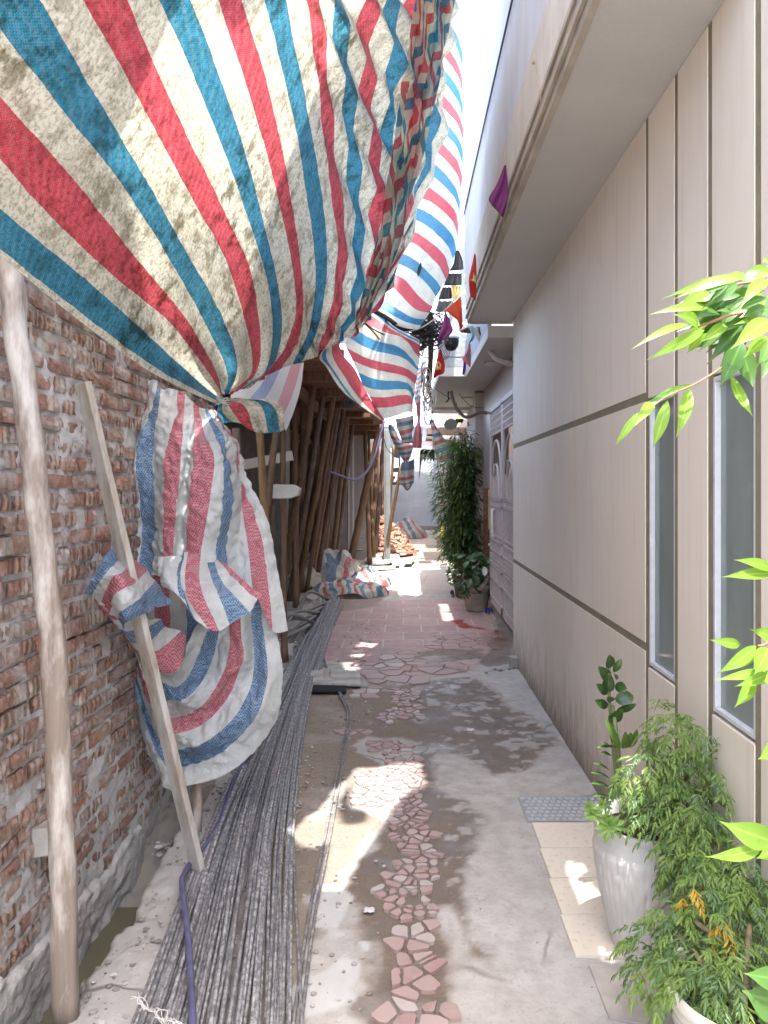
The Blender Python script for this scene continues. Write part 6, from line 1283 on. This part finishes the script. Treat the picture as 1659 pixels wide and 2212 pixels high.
def foliage(blobs, mats, root, wts):
    mbs = [MB() for _ in mats]
    for (x, y, rx, ry, Y, n) in blobs:
        sX = rx / F * Y; sZ = ry / F * Y; c = P('d', x, y, Y)
        for _ in range(n):
            v = Vector((random.gauss(0, 1), random.gauss(0, 1), random.gauss(0, 1))).normalized(); rr = random.uniform(.45, 1) ** .6
            o = Vector((v.x * sX, v.y * min(sX, .10), v.z * sZ)) * rr; p = c + o
            if p.x > .97: continue
            out = Vector((v.x, v.y - .35, v.z * .4 + .1)).normalized(); mi = random.choices(range(len(mats)), wts)[0]
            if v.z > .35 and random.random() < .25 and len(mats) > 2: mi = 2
            spray(mbs[mi], p, out, random.uniform(.05, .085))
    for mb_, mt, nm in zip(mbs, mats, ['foliage', 'shaded_foliage', 'young_foliage', 'yellow_foliage']):
        if mb_.f: obj(nm, mb_, mt, root, smooth=False)
random.seed(100)
a1 = thing('aralia_shrub', 'bushy plant with finely cut drooping leaves growing in the big pale grey pot', 'plant', pc + Vector((0, 0, .38)))
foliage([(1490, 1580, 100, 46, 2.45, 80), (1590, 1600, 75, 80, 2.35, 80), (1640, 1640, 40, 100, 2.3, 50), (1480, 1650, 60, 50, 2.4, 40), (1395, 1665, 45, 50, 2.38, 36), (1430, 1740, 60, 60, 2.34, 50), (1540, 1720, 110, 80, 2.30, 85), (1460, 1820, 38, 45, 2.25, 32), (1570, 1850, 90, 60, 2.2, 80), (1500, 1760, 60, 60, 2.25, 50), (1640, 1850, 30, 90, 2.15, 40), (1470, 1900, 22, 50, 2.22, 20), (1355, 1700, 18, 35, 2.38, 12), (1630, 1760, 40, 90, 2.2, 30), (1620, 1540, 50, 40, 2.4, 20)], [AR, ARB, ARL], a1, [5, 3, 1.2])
m = MB(); c0 = pc + Vector((0, 0, .37))
for (x, y, Y) in [(1480, 1600, 2.46), (1580, 1600, 2.38), (1390, 1690, 2.42), (1540, 1720, 2.34), (1440, 1830, 2.3), (1600, 1780, 2.25)]:
    e = P('d', x, y, Y); m.tube(crv([c0 + Vector((random.uniform(-.03, .03), random.uniform(-.03, .03), 0)), (c0 + e) / 2 + Vector((random.uniform(-.03, .03), 0, .06)), e], 16), [.009 - .0004 * i for i in range(16)], 7, knob=.2)
obj('stem', m, STEM, a1, smooth=True)
a2 = thing('aralia_shrub', 'lower bushy cut-leaf plant in the nearest cream pot, with some yellow leaves', 'plant', pd + Vector((0, 0, .31)))
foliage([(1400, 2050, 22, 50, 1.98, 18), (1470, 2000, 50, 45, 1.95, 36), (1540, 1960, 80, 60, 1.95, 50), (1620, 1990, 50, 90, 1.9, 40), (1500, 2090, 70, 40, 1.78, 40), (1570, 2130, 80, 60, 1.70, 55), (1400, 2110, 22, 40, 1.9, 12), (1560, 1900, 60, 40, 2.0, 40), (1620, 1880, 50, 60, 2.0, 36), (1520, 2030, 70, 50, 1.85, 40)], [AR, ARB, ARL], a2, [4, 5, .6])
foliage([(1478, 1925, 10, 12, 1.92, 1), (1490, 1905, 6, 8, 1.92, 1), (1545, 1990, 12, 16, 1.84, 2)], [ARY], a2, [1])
m = MB()
for (x, y, Y) in [(1500, 1990, 1.9), (1580, 1960, 1.9), (1440, 2010, 1.95), (1560, 2120, 1.75), (1620, 2000, 1.85)]:
    e = P('d', x, y, Y); c0 = pd + Vector((random.uniform(-.05, .05), random.uniform(-.03, .05), .30)); m.tube(crv([c0, (c0 + e) / 2 + Vector((0, 0, .05)), e], 16), .007, 7)
obj('stem', m, STEM, a2, smooth=True)
# --- zz plant against the wall and the rosette in the pot
ZZ = leaf_mat('glossy_dark_leaf', (.035, .085, .02), (.06, .13, .035), .12, .22)
zr = thing('zz_plant', 'upright plant with glossy dark oval leaves standing against the cream wall', 'plant', (.90, 2.95, 0))
m = MB(); L7 = [((285, 165), (283, 88), 60), ((310, 185), (355, 112), 40), ((285, 230), (222, 155), 62), ((280, 300), (285, 190), 66), ((275, 310), (212, 255), 50), ((320, 345), (425, 330), 88), ((320, 260), (385, 290), 60), ((270, 345), (320, 340), 30), ((275, 385), (203, 350), 50), ((330, 410), (440, 370), 42), ((300, 470), (360, 400), 60), ((310, 190), (325, 235), 30), ((300, 440), (285, 480), 40)]
for b, tpt, wd in L7: bb_ = P(7, *b, 2.85); tt = P(7, *tpt, 2.80 + random.uniform(-.04, .04)); leafmesh(m, bb_, tt, wd * .375 / F * 2.85 * 1.05, up=(random.uniform(-.3, .3), -1, .3), n=7, fold=.12, droop=.06)
obj('leaves', m, ZZ, zr, smooth=True)
ZL = leaf_mat('green_stripe_leaf', (.12, .24, .05), (.18, .32, .07), .3, .35); m = MB()
for b, tpt, wd in [((345, 630), (262, 462), 42), ((370, 625), (375, 530), 60), ((395, 620), (405, 535), 60), ((400, 610), (445, 515), 44)]: leafmesh(m, P(7, *b, 2.72), P(7, *tpt, 2.66), wd * .375 / F * 2.7, up=(0, -1, .2), n=8, fold=.2, droop=.08)
obj('young_leaves', m, ZL, zr, smooth=True); m = MB()
for b, tpt, wd in [((310, 640), (240, 590), 30), ((300, 590), (290, 530), 46), ((330, 620), (215, 622), 26), ((300, 670), (238, 655), 36), ((290, 755), (195, 712), 26), ((290, 800), (180, 765), 26), ((290, 850), (180, 828), 34), ((280, 900), (190, 905), 20)]: leafmesh(m, P(7, *b, 2.80), P(7, *tpt, 2.76), wd * .375 / F * 2.8, up=(0, -.5, 1), n=7, fold=.12, droop=.06)
obj('lower_leaves', m, ZZ, zr, smooth=True)
m = MB(); m.tube(crv([(.89, 2.92, 0), P(7, 320, 700, 2.86), P(7, 300, 470, 2.87), P(7, 285, 350, 2.86), P(7, 285, 160, 2.86)], 24), [.012 - .0003 * i for i in range(24)], 8); m.tube(crv([(.90, 2.93, 0), P(7, 335, 620, 2.80), P(7, 305, 380, 2.86)], 14), .008, 8); obj('stem', m, plain('zz_stem', (.20, .24, .10), .5), zr, smooth=True)
m = MB(); m.lathe([(.001, 0), (.055, 0), (.07, .13), (.074, .14), (.068, .14), (.06, .1), (.001, .1)], (.90, 2.93, .012), 24); tag(obj('plant_pot', m, plain('black_pot', (.02, .02, .02), .5), smooth=True), 'small black pot hidden behind the big grey pot, holding the glossy upright plant', 'plant pot')
RO = leaf_mat('rosette_leaf', (.20, .36, .07), (.30, .46, .12), .4, .35); rr_ = thing('rosette_plant', 'light green rosette seedlings hanging over the left rim of the big pale pot', 'plant', (.69, 2.45, .42)); m = MB()
for (cx, cy, n, s) in [(285, 1070, 11, 85), (190, 1000, 10, 60), (245, 950, 8, 55), (170, 960, 8, 50), (250, 1030, 6, 60), (345, 1080, 5, 60)]:
    c = P(7, cx, cy, 2.36); a0 = random.random() * 6
    for i in range(n):
        a = a0 + 2 * math.pi * i / n; el = random.uniform(-.5, .5) - (.3 if math.sin(a) < 0 else 0); d = Vector((math.cos(a), -.35 + .2 * random.random(), math.sin(a) + .0)).normalized(); l_ = s * .375 / F * 2.36 * random.uniform(.75, 1.25); lleaf(m, c, d, l_, l_ * .30, Vector((0, -1, .6)), 5, .15, .12)
obj('leaves', m, RO, rr_, smooth=True); m = MB(); m.tube(crv([(.76, 2.46, .39), P(7, 285, 1075, 2.38)], 6), .004, 6); m.tube(crv([(.76, 2.46, .39), P(7, 190, 1000, 2.38)], 6), .004, 6); obj('stem', m, STEM, rr_)
# --- close leafy branches entering from the right
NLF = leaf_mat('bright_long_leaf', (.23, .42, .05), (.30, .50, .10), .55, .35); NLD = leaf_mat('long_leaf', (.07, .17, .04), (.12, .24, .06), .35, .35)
br_ = thing('leafy_branch', 'close bright green branch with long pointed leaves hanging in at upper right', 'branch', (.56, 1.0, 1.75))
upper = [((1330, 330), (640, 550), 50, 0), ((1440, 340), (755, 550), 75, 0), ((1130, 640), (530, 690), 62, 0), ((1000, 790), (760, 690), 80, 0), ((900, 780), (365, 1010), 50, 0), ((1040, 830), (505, 1110), 72, 0), ((980, 800), (760, 685), 90, 0), ((1120, 520), (905, 570), 55, 0), ((1350, 400), (1010, 640), 70, 1), ((1480, 440), (1050, 870), 150, 1), ((1440, 420), (1600, 470), 70, 0),
     ((1060, 860), (880, 1050), 60, 0), ((1180, 790), (950, 930), 60, 1), ((1620, 520), (1060, 1150), 160, 1), ((1500, 620), (1180, 870), 100, 1), ((1640, 740), (1280, 1010), 110, 0), ((1640, 640), (1370, 720), 90, 1), ((1640, 900), (1400, 1090), 90, 0), ((1390, 930), (1180, 1360), 120, 1), ((1400, 1000), (1490, 1360), 120, 1), ((1290, 1250), (1490, 1630), 70, 0), ((1640, 940), (1520, 1180), 90, 1), ((1640, 1010), (1555, 1310), 80, 1), ((1640, 270), (1400, 300), 60, 0), ((1640, 230), (1570, 200), 70, 0), ((1640, 330), (1450, 370), 70, 0), ((1380, 640), (1290, 590), 60, 0), ((1340, 690), (1130, 660), 40, 1),
     ((930, 1330), (440, 1570), 50, 0), ((560, 1500), (395, 1720), 66, 0), ((430, 1590), (215, 1900), 50, 0), ((800, 1400), (440, 1580), 50, 1), ((700, 1480), (560, 1930), 75, 0), ((900, 1370), (775, 1830), 78, 0)]
random.seed(12); m0 = MB(); m1b = MB()
for b, tpt, wd, dk_ in upper:
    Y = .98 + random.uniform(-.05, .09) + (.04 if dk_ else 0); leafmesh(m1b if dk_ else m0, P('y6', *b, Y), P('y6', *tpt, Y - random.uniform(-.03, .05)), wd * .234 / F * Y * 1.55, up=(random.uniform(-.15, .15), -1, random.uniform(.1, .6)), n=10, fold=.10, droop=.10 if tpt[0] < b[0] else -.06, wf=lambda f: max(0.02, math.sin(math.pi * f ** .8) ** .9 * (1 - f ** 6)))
for _ in range(46):
    bx = random.uniform(1100, 1640); by = random.uniform(330, 900) - (1640 - bx) * .1; Y = random.uniform(.98, 1.12); ln = random.uniform(260, 430); an = R(random.uniform(150, 235)); tx, ty = bx + ln * math.cos(an), by + ln * (.35 - .7 * math.sin(an)) 
    if tx < 700: continue
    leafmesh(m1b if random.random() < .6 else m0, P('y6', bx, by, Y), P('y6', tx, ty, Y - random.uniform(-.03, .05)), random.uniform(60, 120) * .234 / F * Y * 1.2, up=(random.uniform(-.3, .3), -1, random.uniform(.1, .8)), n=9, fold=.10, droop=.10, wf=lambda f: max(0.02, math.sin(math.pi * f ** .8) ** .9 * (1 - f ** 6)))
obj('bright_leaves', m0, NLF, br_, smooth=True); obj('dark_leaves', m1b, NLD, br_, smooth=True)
m = MB(); m.tube(crv([P('y6', 1900, 900, 1.05), P('y6', 1500, 720, 1.02), P('y6', 1340, 680, 1.0), P('y6', 980, 800, 1.0)], 18), .0022, 6); m.tube(crv([P('y6', 1400, 1000, 1.0), P('y6', 1180, 1190, .99), P('y6', 930, 1340, .98), P('y6', 700, 1440, .98), P('y6', 500, 1580, .97)], 18), .0014, 6); m.tube(crv([P('y6', 1900, 340, 1.03), P('y6', 1550, 380, 1.02), P('y6', 1200, 430, 1.0)], 12), .002, 6); m.tube(crv([P('y6', 1900, 900, 1.05), P('y6', 1650, 1000, 1.02), P('y6', 1400, 1000, 1.0)], 12), .002, 6); m.tube(crv([P('y6', 1900, 900, 1.05), P('y6', 2000, 2500, 1.1), P('y6', 2050, 5200, 1.15)], 12), .006, 8); obj('twig', m, plain('twig_red', (.28, .16, .09), .7), br_, smooth=True)
def nearb(label, lst, Y0, k=7, wmul=1.35):
    root = thing('leafy_branch', label, 'branch', P(k, 1190, 300, Y0)); m0 = MB(); m1_ = MB()
    for b, tpt, wd, dk_ in lst: Y = Y0 + random.uniform(-.03, .03); leafmesh(m1_ if dk_ else m0, P(k, *b, Y), P(k, *tpt, Y - .02), wd * ZM[k][2] / F * Y * wmul, up=(0, -1, random.uniform(.1, .5)), n=10, fold=.1, droop=.10, wf=lambda f: max(0.02, math.sin(math.pi * f ** .8) ** .9 * (1 - f ** 6)))
    obj('bright_leaves', m0, NLF, root, smooth=True)
    if m1_.f: obj('dark_leaves', m1_, NLD, root, smooth=True)
    q = lst[0][0]; m = MB(); m.tube(crv([P(k, q[0] + 10, q[1], Y0), P(k, q[0] + 160, q[1] + 60, Y0), P(k, q[0] + 330, q[1] + 900, Y0 + .05)], 12), .002, 6); obj('twig', m, bpy.data.materials['twig_red'], root, smooth=True); return root
nearb('close bright leaf cluster halfway down the right edge of the view', [((1130, 35), (905, 195), 60, 0), ((1040, 30), (860, 0), 45, 0), ((1180, 180), (885, 235), 40, 0), ((1190, 200), (1005, 270), 45, 0), ((1120, 230), (1005, 390), 60, 0), ((1130, 60), (960, 180), 50, 0), ((1200, 50), (1120, 200), 90, 0), ((1190, 90), (1100, 220), 60, 0), ((1200, 180), (1160, 260), 60, 0), ((1250, 0), (1090, -60), 60, 0), ((1250, 600), (1140, 690), 70, 0), ((1230, -380), (930, -360), 50, 0), ((1230, -400), (1000, -460), 50, 0)], 1.15)
nearb('close bright leaf pair at lower right, above the nearest pot plant', [((1230, 1160), (920, 1045), 110, 0), ((1160, 1200), (835, 1250), 60, 0), ((1130, 1215), (1030, 1100), 90, 0), ((1260, 1180), (1130, 1260), 70, 0)], 1.05)
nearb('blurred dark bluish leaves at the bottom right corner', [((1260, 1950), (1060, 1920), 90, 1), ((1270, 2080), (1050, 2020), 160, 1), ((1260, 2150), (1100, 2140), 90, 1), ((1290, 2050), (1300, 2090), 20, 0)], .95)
# --- bamboo and pots by the gate
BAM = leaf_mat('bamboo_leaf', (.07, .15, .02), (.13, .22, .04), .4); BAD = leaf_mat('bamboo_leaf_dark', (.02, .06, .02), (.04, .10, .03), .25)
bam = thing('bamboo_plant', 'tall dense bamboo bush beside the gate', 'plant', (.86, 10.6, 0)); random.seed(64); mA = MB(); mB = MB(); st_ = MB()
for i in range(26):
    x0 = .90 + random.uniform(-.14, .14); y0 = 10.6 + random.uniform(-.2, .2); tp = Vector((x0 + random.uniform(-.32, .15), y0 + random.uniform(-.2, .2), random.uniform(1.5, 2.35))); cv = crv([(x0, y0, .2), ((x0 + tp.x) / 2, (y0 + tp.y) / 2, tp.z * .5), tp], 20); st_.tube(cv, .006, 5)
    for p in cv[5:]:
        for _ in range(26):
            d = Vector((random.gauss(0, 1), random.gauss(0, 1), random.uniform(-.8, .5))).normalized(); q = p + d * random.uniform(.02, .20)
            if q.x > 1.08: continue
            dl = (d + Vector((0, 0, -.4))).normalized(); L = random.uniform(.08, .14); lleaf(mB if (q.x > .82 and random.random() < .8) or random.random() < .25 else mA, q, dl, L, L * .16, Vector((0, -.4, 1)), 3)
for (x, y) in [(600, 1430), (680, 1420), (930, 1500), (1040, 1560), (960, 1480), (630, 1390)]:
    p = P('y2', x, y, 10.3)
    for _ in range(9): d = Vector((random.gauss(0, 1), random.gauss(0, .4), random.gauss(0, .8))).normalized(); lleaf(mA, p, d, .12, .02, Vector((0, -1, .4)), 3)
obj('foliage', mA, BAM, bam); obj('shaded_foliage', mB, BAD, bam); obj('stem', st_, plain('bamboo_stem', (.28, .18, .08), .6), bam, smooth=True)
m = MB(); m.lathe([(.001, 0), (.15, 0), (.19, .26), (.20, .28), (.18, .28), (.17, .22), (.001, .22)], (.90, 10.6, .005), 28); tag(obj('plant_pot', m, plain('clay_dark', (.22, .10, .06), .8), smooth=True), 'dark clay pot hidden behind the bin, holding the bamboo', 'plant pot')
bn = thing('planter_bucket', 'worn beige plastic bucket planter with broken lower edge by the gate step', 'planter', (.93, 9.35, 0)); bc = Vector((.93, 9.40, .004))
BKT = plain('bucket_beige', (.34, .30, .25), .7, .3, 8, .4); m = MB(); n = 40; prof = [(.135, 0), (.14, .03), (.172, .27), (.180, .275), (.182, .292), (.172, .292), (.165, .24)]
A = np.zeros((n + 1, len(prof), 3))
for i in range(n + 1):
    for j, (r, z) in enumerate(prof): a = 2 * math.pi * i / n; A[i, j] = bc + Vector((r * math.cos(a), r * .8 * math.sin(a), z if z > .01 else .012 * max(0, math.sin(a * 9))))
m.grid(A); o = obj('body', m, BKT, bn, smooth=True); m = MB(); m.lathe([(.16, .235), (.08, .245), (.001, .245)], bc, 24); obj('soil', m, SOIL, bn)
m = MB(); m.tube([P('y4', 520, 1440, 9.2), P('y4', 640, 1300, 9.25)], .028, 10); tag(obj('log_piece', m, BARK, smooth=True), 'short whitish log lying across the beige bucket planter', 'log')
m = MB(); m.lathe([(.001, 0), (.055, 0), (.07, .10), (.073, .10), (.064, .10), (.001, .08)], P('y4', 545, 1370, 9.4), 20); tag(obj('plant_pot', m, plain('small_red_pot', (.30, .05, .05), .5), smooth=True), 'small red pot sitting in the beige bucket planter', 'plant pot')
CAL = leaf_mat('caladium_leaf', (.035, .085, .03), (.07, .14, .05), .2); FAT = leaf_mat('palmate_leaf', (.03, .055, .022), (.055, .085, .03), .15, .3)
pl_ = thing('caladium_plant', 'broad-leaved dark green plants filling the beige bucket planter', 'plant', (.93, 9.4, .25)); m = MB(); random.seed(3)
for _ in range(90):
    p = Vector((.93 + random.gauss(0, .11), 9.3 + random.gauss(0, .08), random.uniform(.32, .74))); d = Vector((random.gauss(0, 1), -.5, random.gauss(-.3, .6))).normalized(); L = random.uniform(.07, .15)
    if p.x < 1.08: lleaf(m, p, d, L, L * .55, Vector((0, -.6, 1)), 5)
obj('leaves', m, CAL, pl_, smooth=True); m = MB(); b = P('y4', 585, 1180, 9.15); m2_ = MB(); leafmesh(m, b, P('y4', 585, 1285, 9.1), .07, up=(0, -1, .3)); obj('pale_leaf', m, plain('variegated', (.50, .55, .52), .4), pl_, smooth=True)
m = MB()
for i in range(16): m.tube(crv([(.93 + random.uniform(-.06, .06), 9.4, .24), (.93 + random.uniform(-.14, .14), 9.32, .6)], 5), .004, 5)
obj('stem', m, STEM, pl_)
ft = thing('palmate_plant', 'dark palmate leaves leaning over the floor left of the beige bucket', 'plant', (.72, 9.3, 0)); m = MB()
for (cx, cy, s, a0) in [(250, 1190, 100, 200), (180, 1250, 80, 180), (240, 1290, 90, 210), (190, 1330, 70, 230), (255, 1350, 90, 250), (290, 1420, 80, 250), (215, 1470, 60, 210), (320, 1240, 80, 200), (320, 1330, 90, 260), (330, 1470, 90, 270)]:
    c = P('y4', cx + 30, cy, 9.2 + random.uniform(-.1, .1))
    for q in range(5): a = R(a0 - 60 + 30 * q + random.uniform(-8, 8)); lleaf(m, c, Vector((math.cos(a), -.3, math.sin(a))).normalized(), s * .195 / F * 9.2 * random.uniform(.8, 1.1), .03, Vector((0, -1, .5)), 5)
obj('leaves', m, FAT, ft, smooth=True); m = MB()
for (cx, cy) in [(250, 1190), (200, 1260), (240, 1350), (300, 1430), (320, 1250)]: m.tube(crv([P('y4', 380, 1560, 9.3), P('y4', 340, 1450, 9.25), P('y4', cx + 30, cy, 9.2)], 12), .004, 5)
obj('stem', m, STEM, ft)
m = MB(); m.box((1.02, 9.15, 0), (1.07, 9.25, .06)); tag(obj('blue_box', m, plain('blue_plastic', (.02, .04, .35), .4), bevel=.006), 'tiny blue plastic box behind the bucket planter', 'box')
for (x, yb, w_, Yp, col, lb, lf) in [(310, 1160, 110, 13.6, (.45, .24, .17), 'terracotta pot with pale rim before the bamboo', BAM), (180, 965, 90, 18.0, (.18, .17, .16), 'grey pot of small flowers farther down the alley', BAM), (125, 880, 60, 21, (.4, .38, .35), 'far small pot by the right wall with white flowers', BAM)]:
    p = P('y4', x, yb, Yp); p.z = .0; p.x = min(p.x, 1.2); r = w_ * .195 / F * Yp / 2; m = MB(); m.lathe([(.001, 0), (r * .72, 0), (r * .92, r * 1.5), (r * 1.08, r * 1.5), (r * 1.08, r * 1.8), (r * .92, r * 1.8), (r * .85, r * 1.4), (.001, r * 1.4)], p, 28); tag(obj('plant_pot', m, plain('pot_col_%d' % x, col, .75), smooth=True), lb, 'plant pot')
    rt = thing('pot_plant', 'leafy green plant growing in the ' + lb, 'plant', p + Vector((0, 0, r * 1.4))); m = MB(); st2 = MB()
    for _ in range(60): d = Vector((random.gauss(0, 1), random.gauss(0, 1), abs(random.gauss(.8, .6)))).normalized(); q = p + Vector((0, 0, r * 1.5)) + d * random.uniform(.03, .38); lleaf(m, q, (d + Vector((0, 0, -.3))).normalized(), .15, .035, Vector((0, -.5, 1)), 4)
    for _ in range(10): d = Vector((random.gauss(0, .5), random.gauss(0, .5), 1)).normalized(); st2.tube([p + Vector((0, 0, r * 1.3)), p + Vector((0, 0, r * 1.5)) + d * .3], .005, 5)
    obj('leaves', m, lf, rt, smooth=True); obj('stem', st2, bpy.data.materials['bamboo_stem'], rt)
random.seed(6); m = MB()
for _ in range(40): pebble(m, P('y4', random.uniform(50, 110), random.uniform(735, 780), 20.5), .018, 0)
tag(obj('flower_cluster', m, WHT), 'small white flower cluster low at the far right of the alley', 'flowers')
m = MB(); p = P('y4', 118, 845, 19); m.lathe([(.001, 0), (.05, .01), (.06, .2), (.03, .32), (.001, .34)], (p.x, p.y, p.z - .05), 14); tag(obj('yellow_bottle', m, plain('yellow_plastic', (.65, .55, .03), .4), smooth=True), 'small yellow plastic container hanging by the far right pots', 'container')
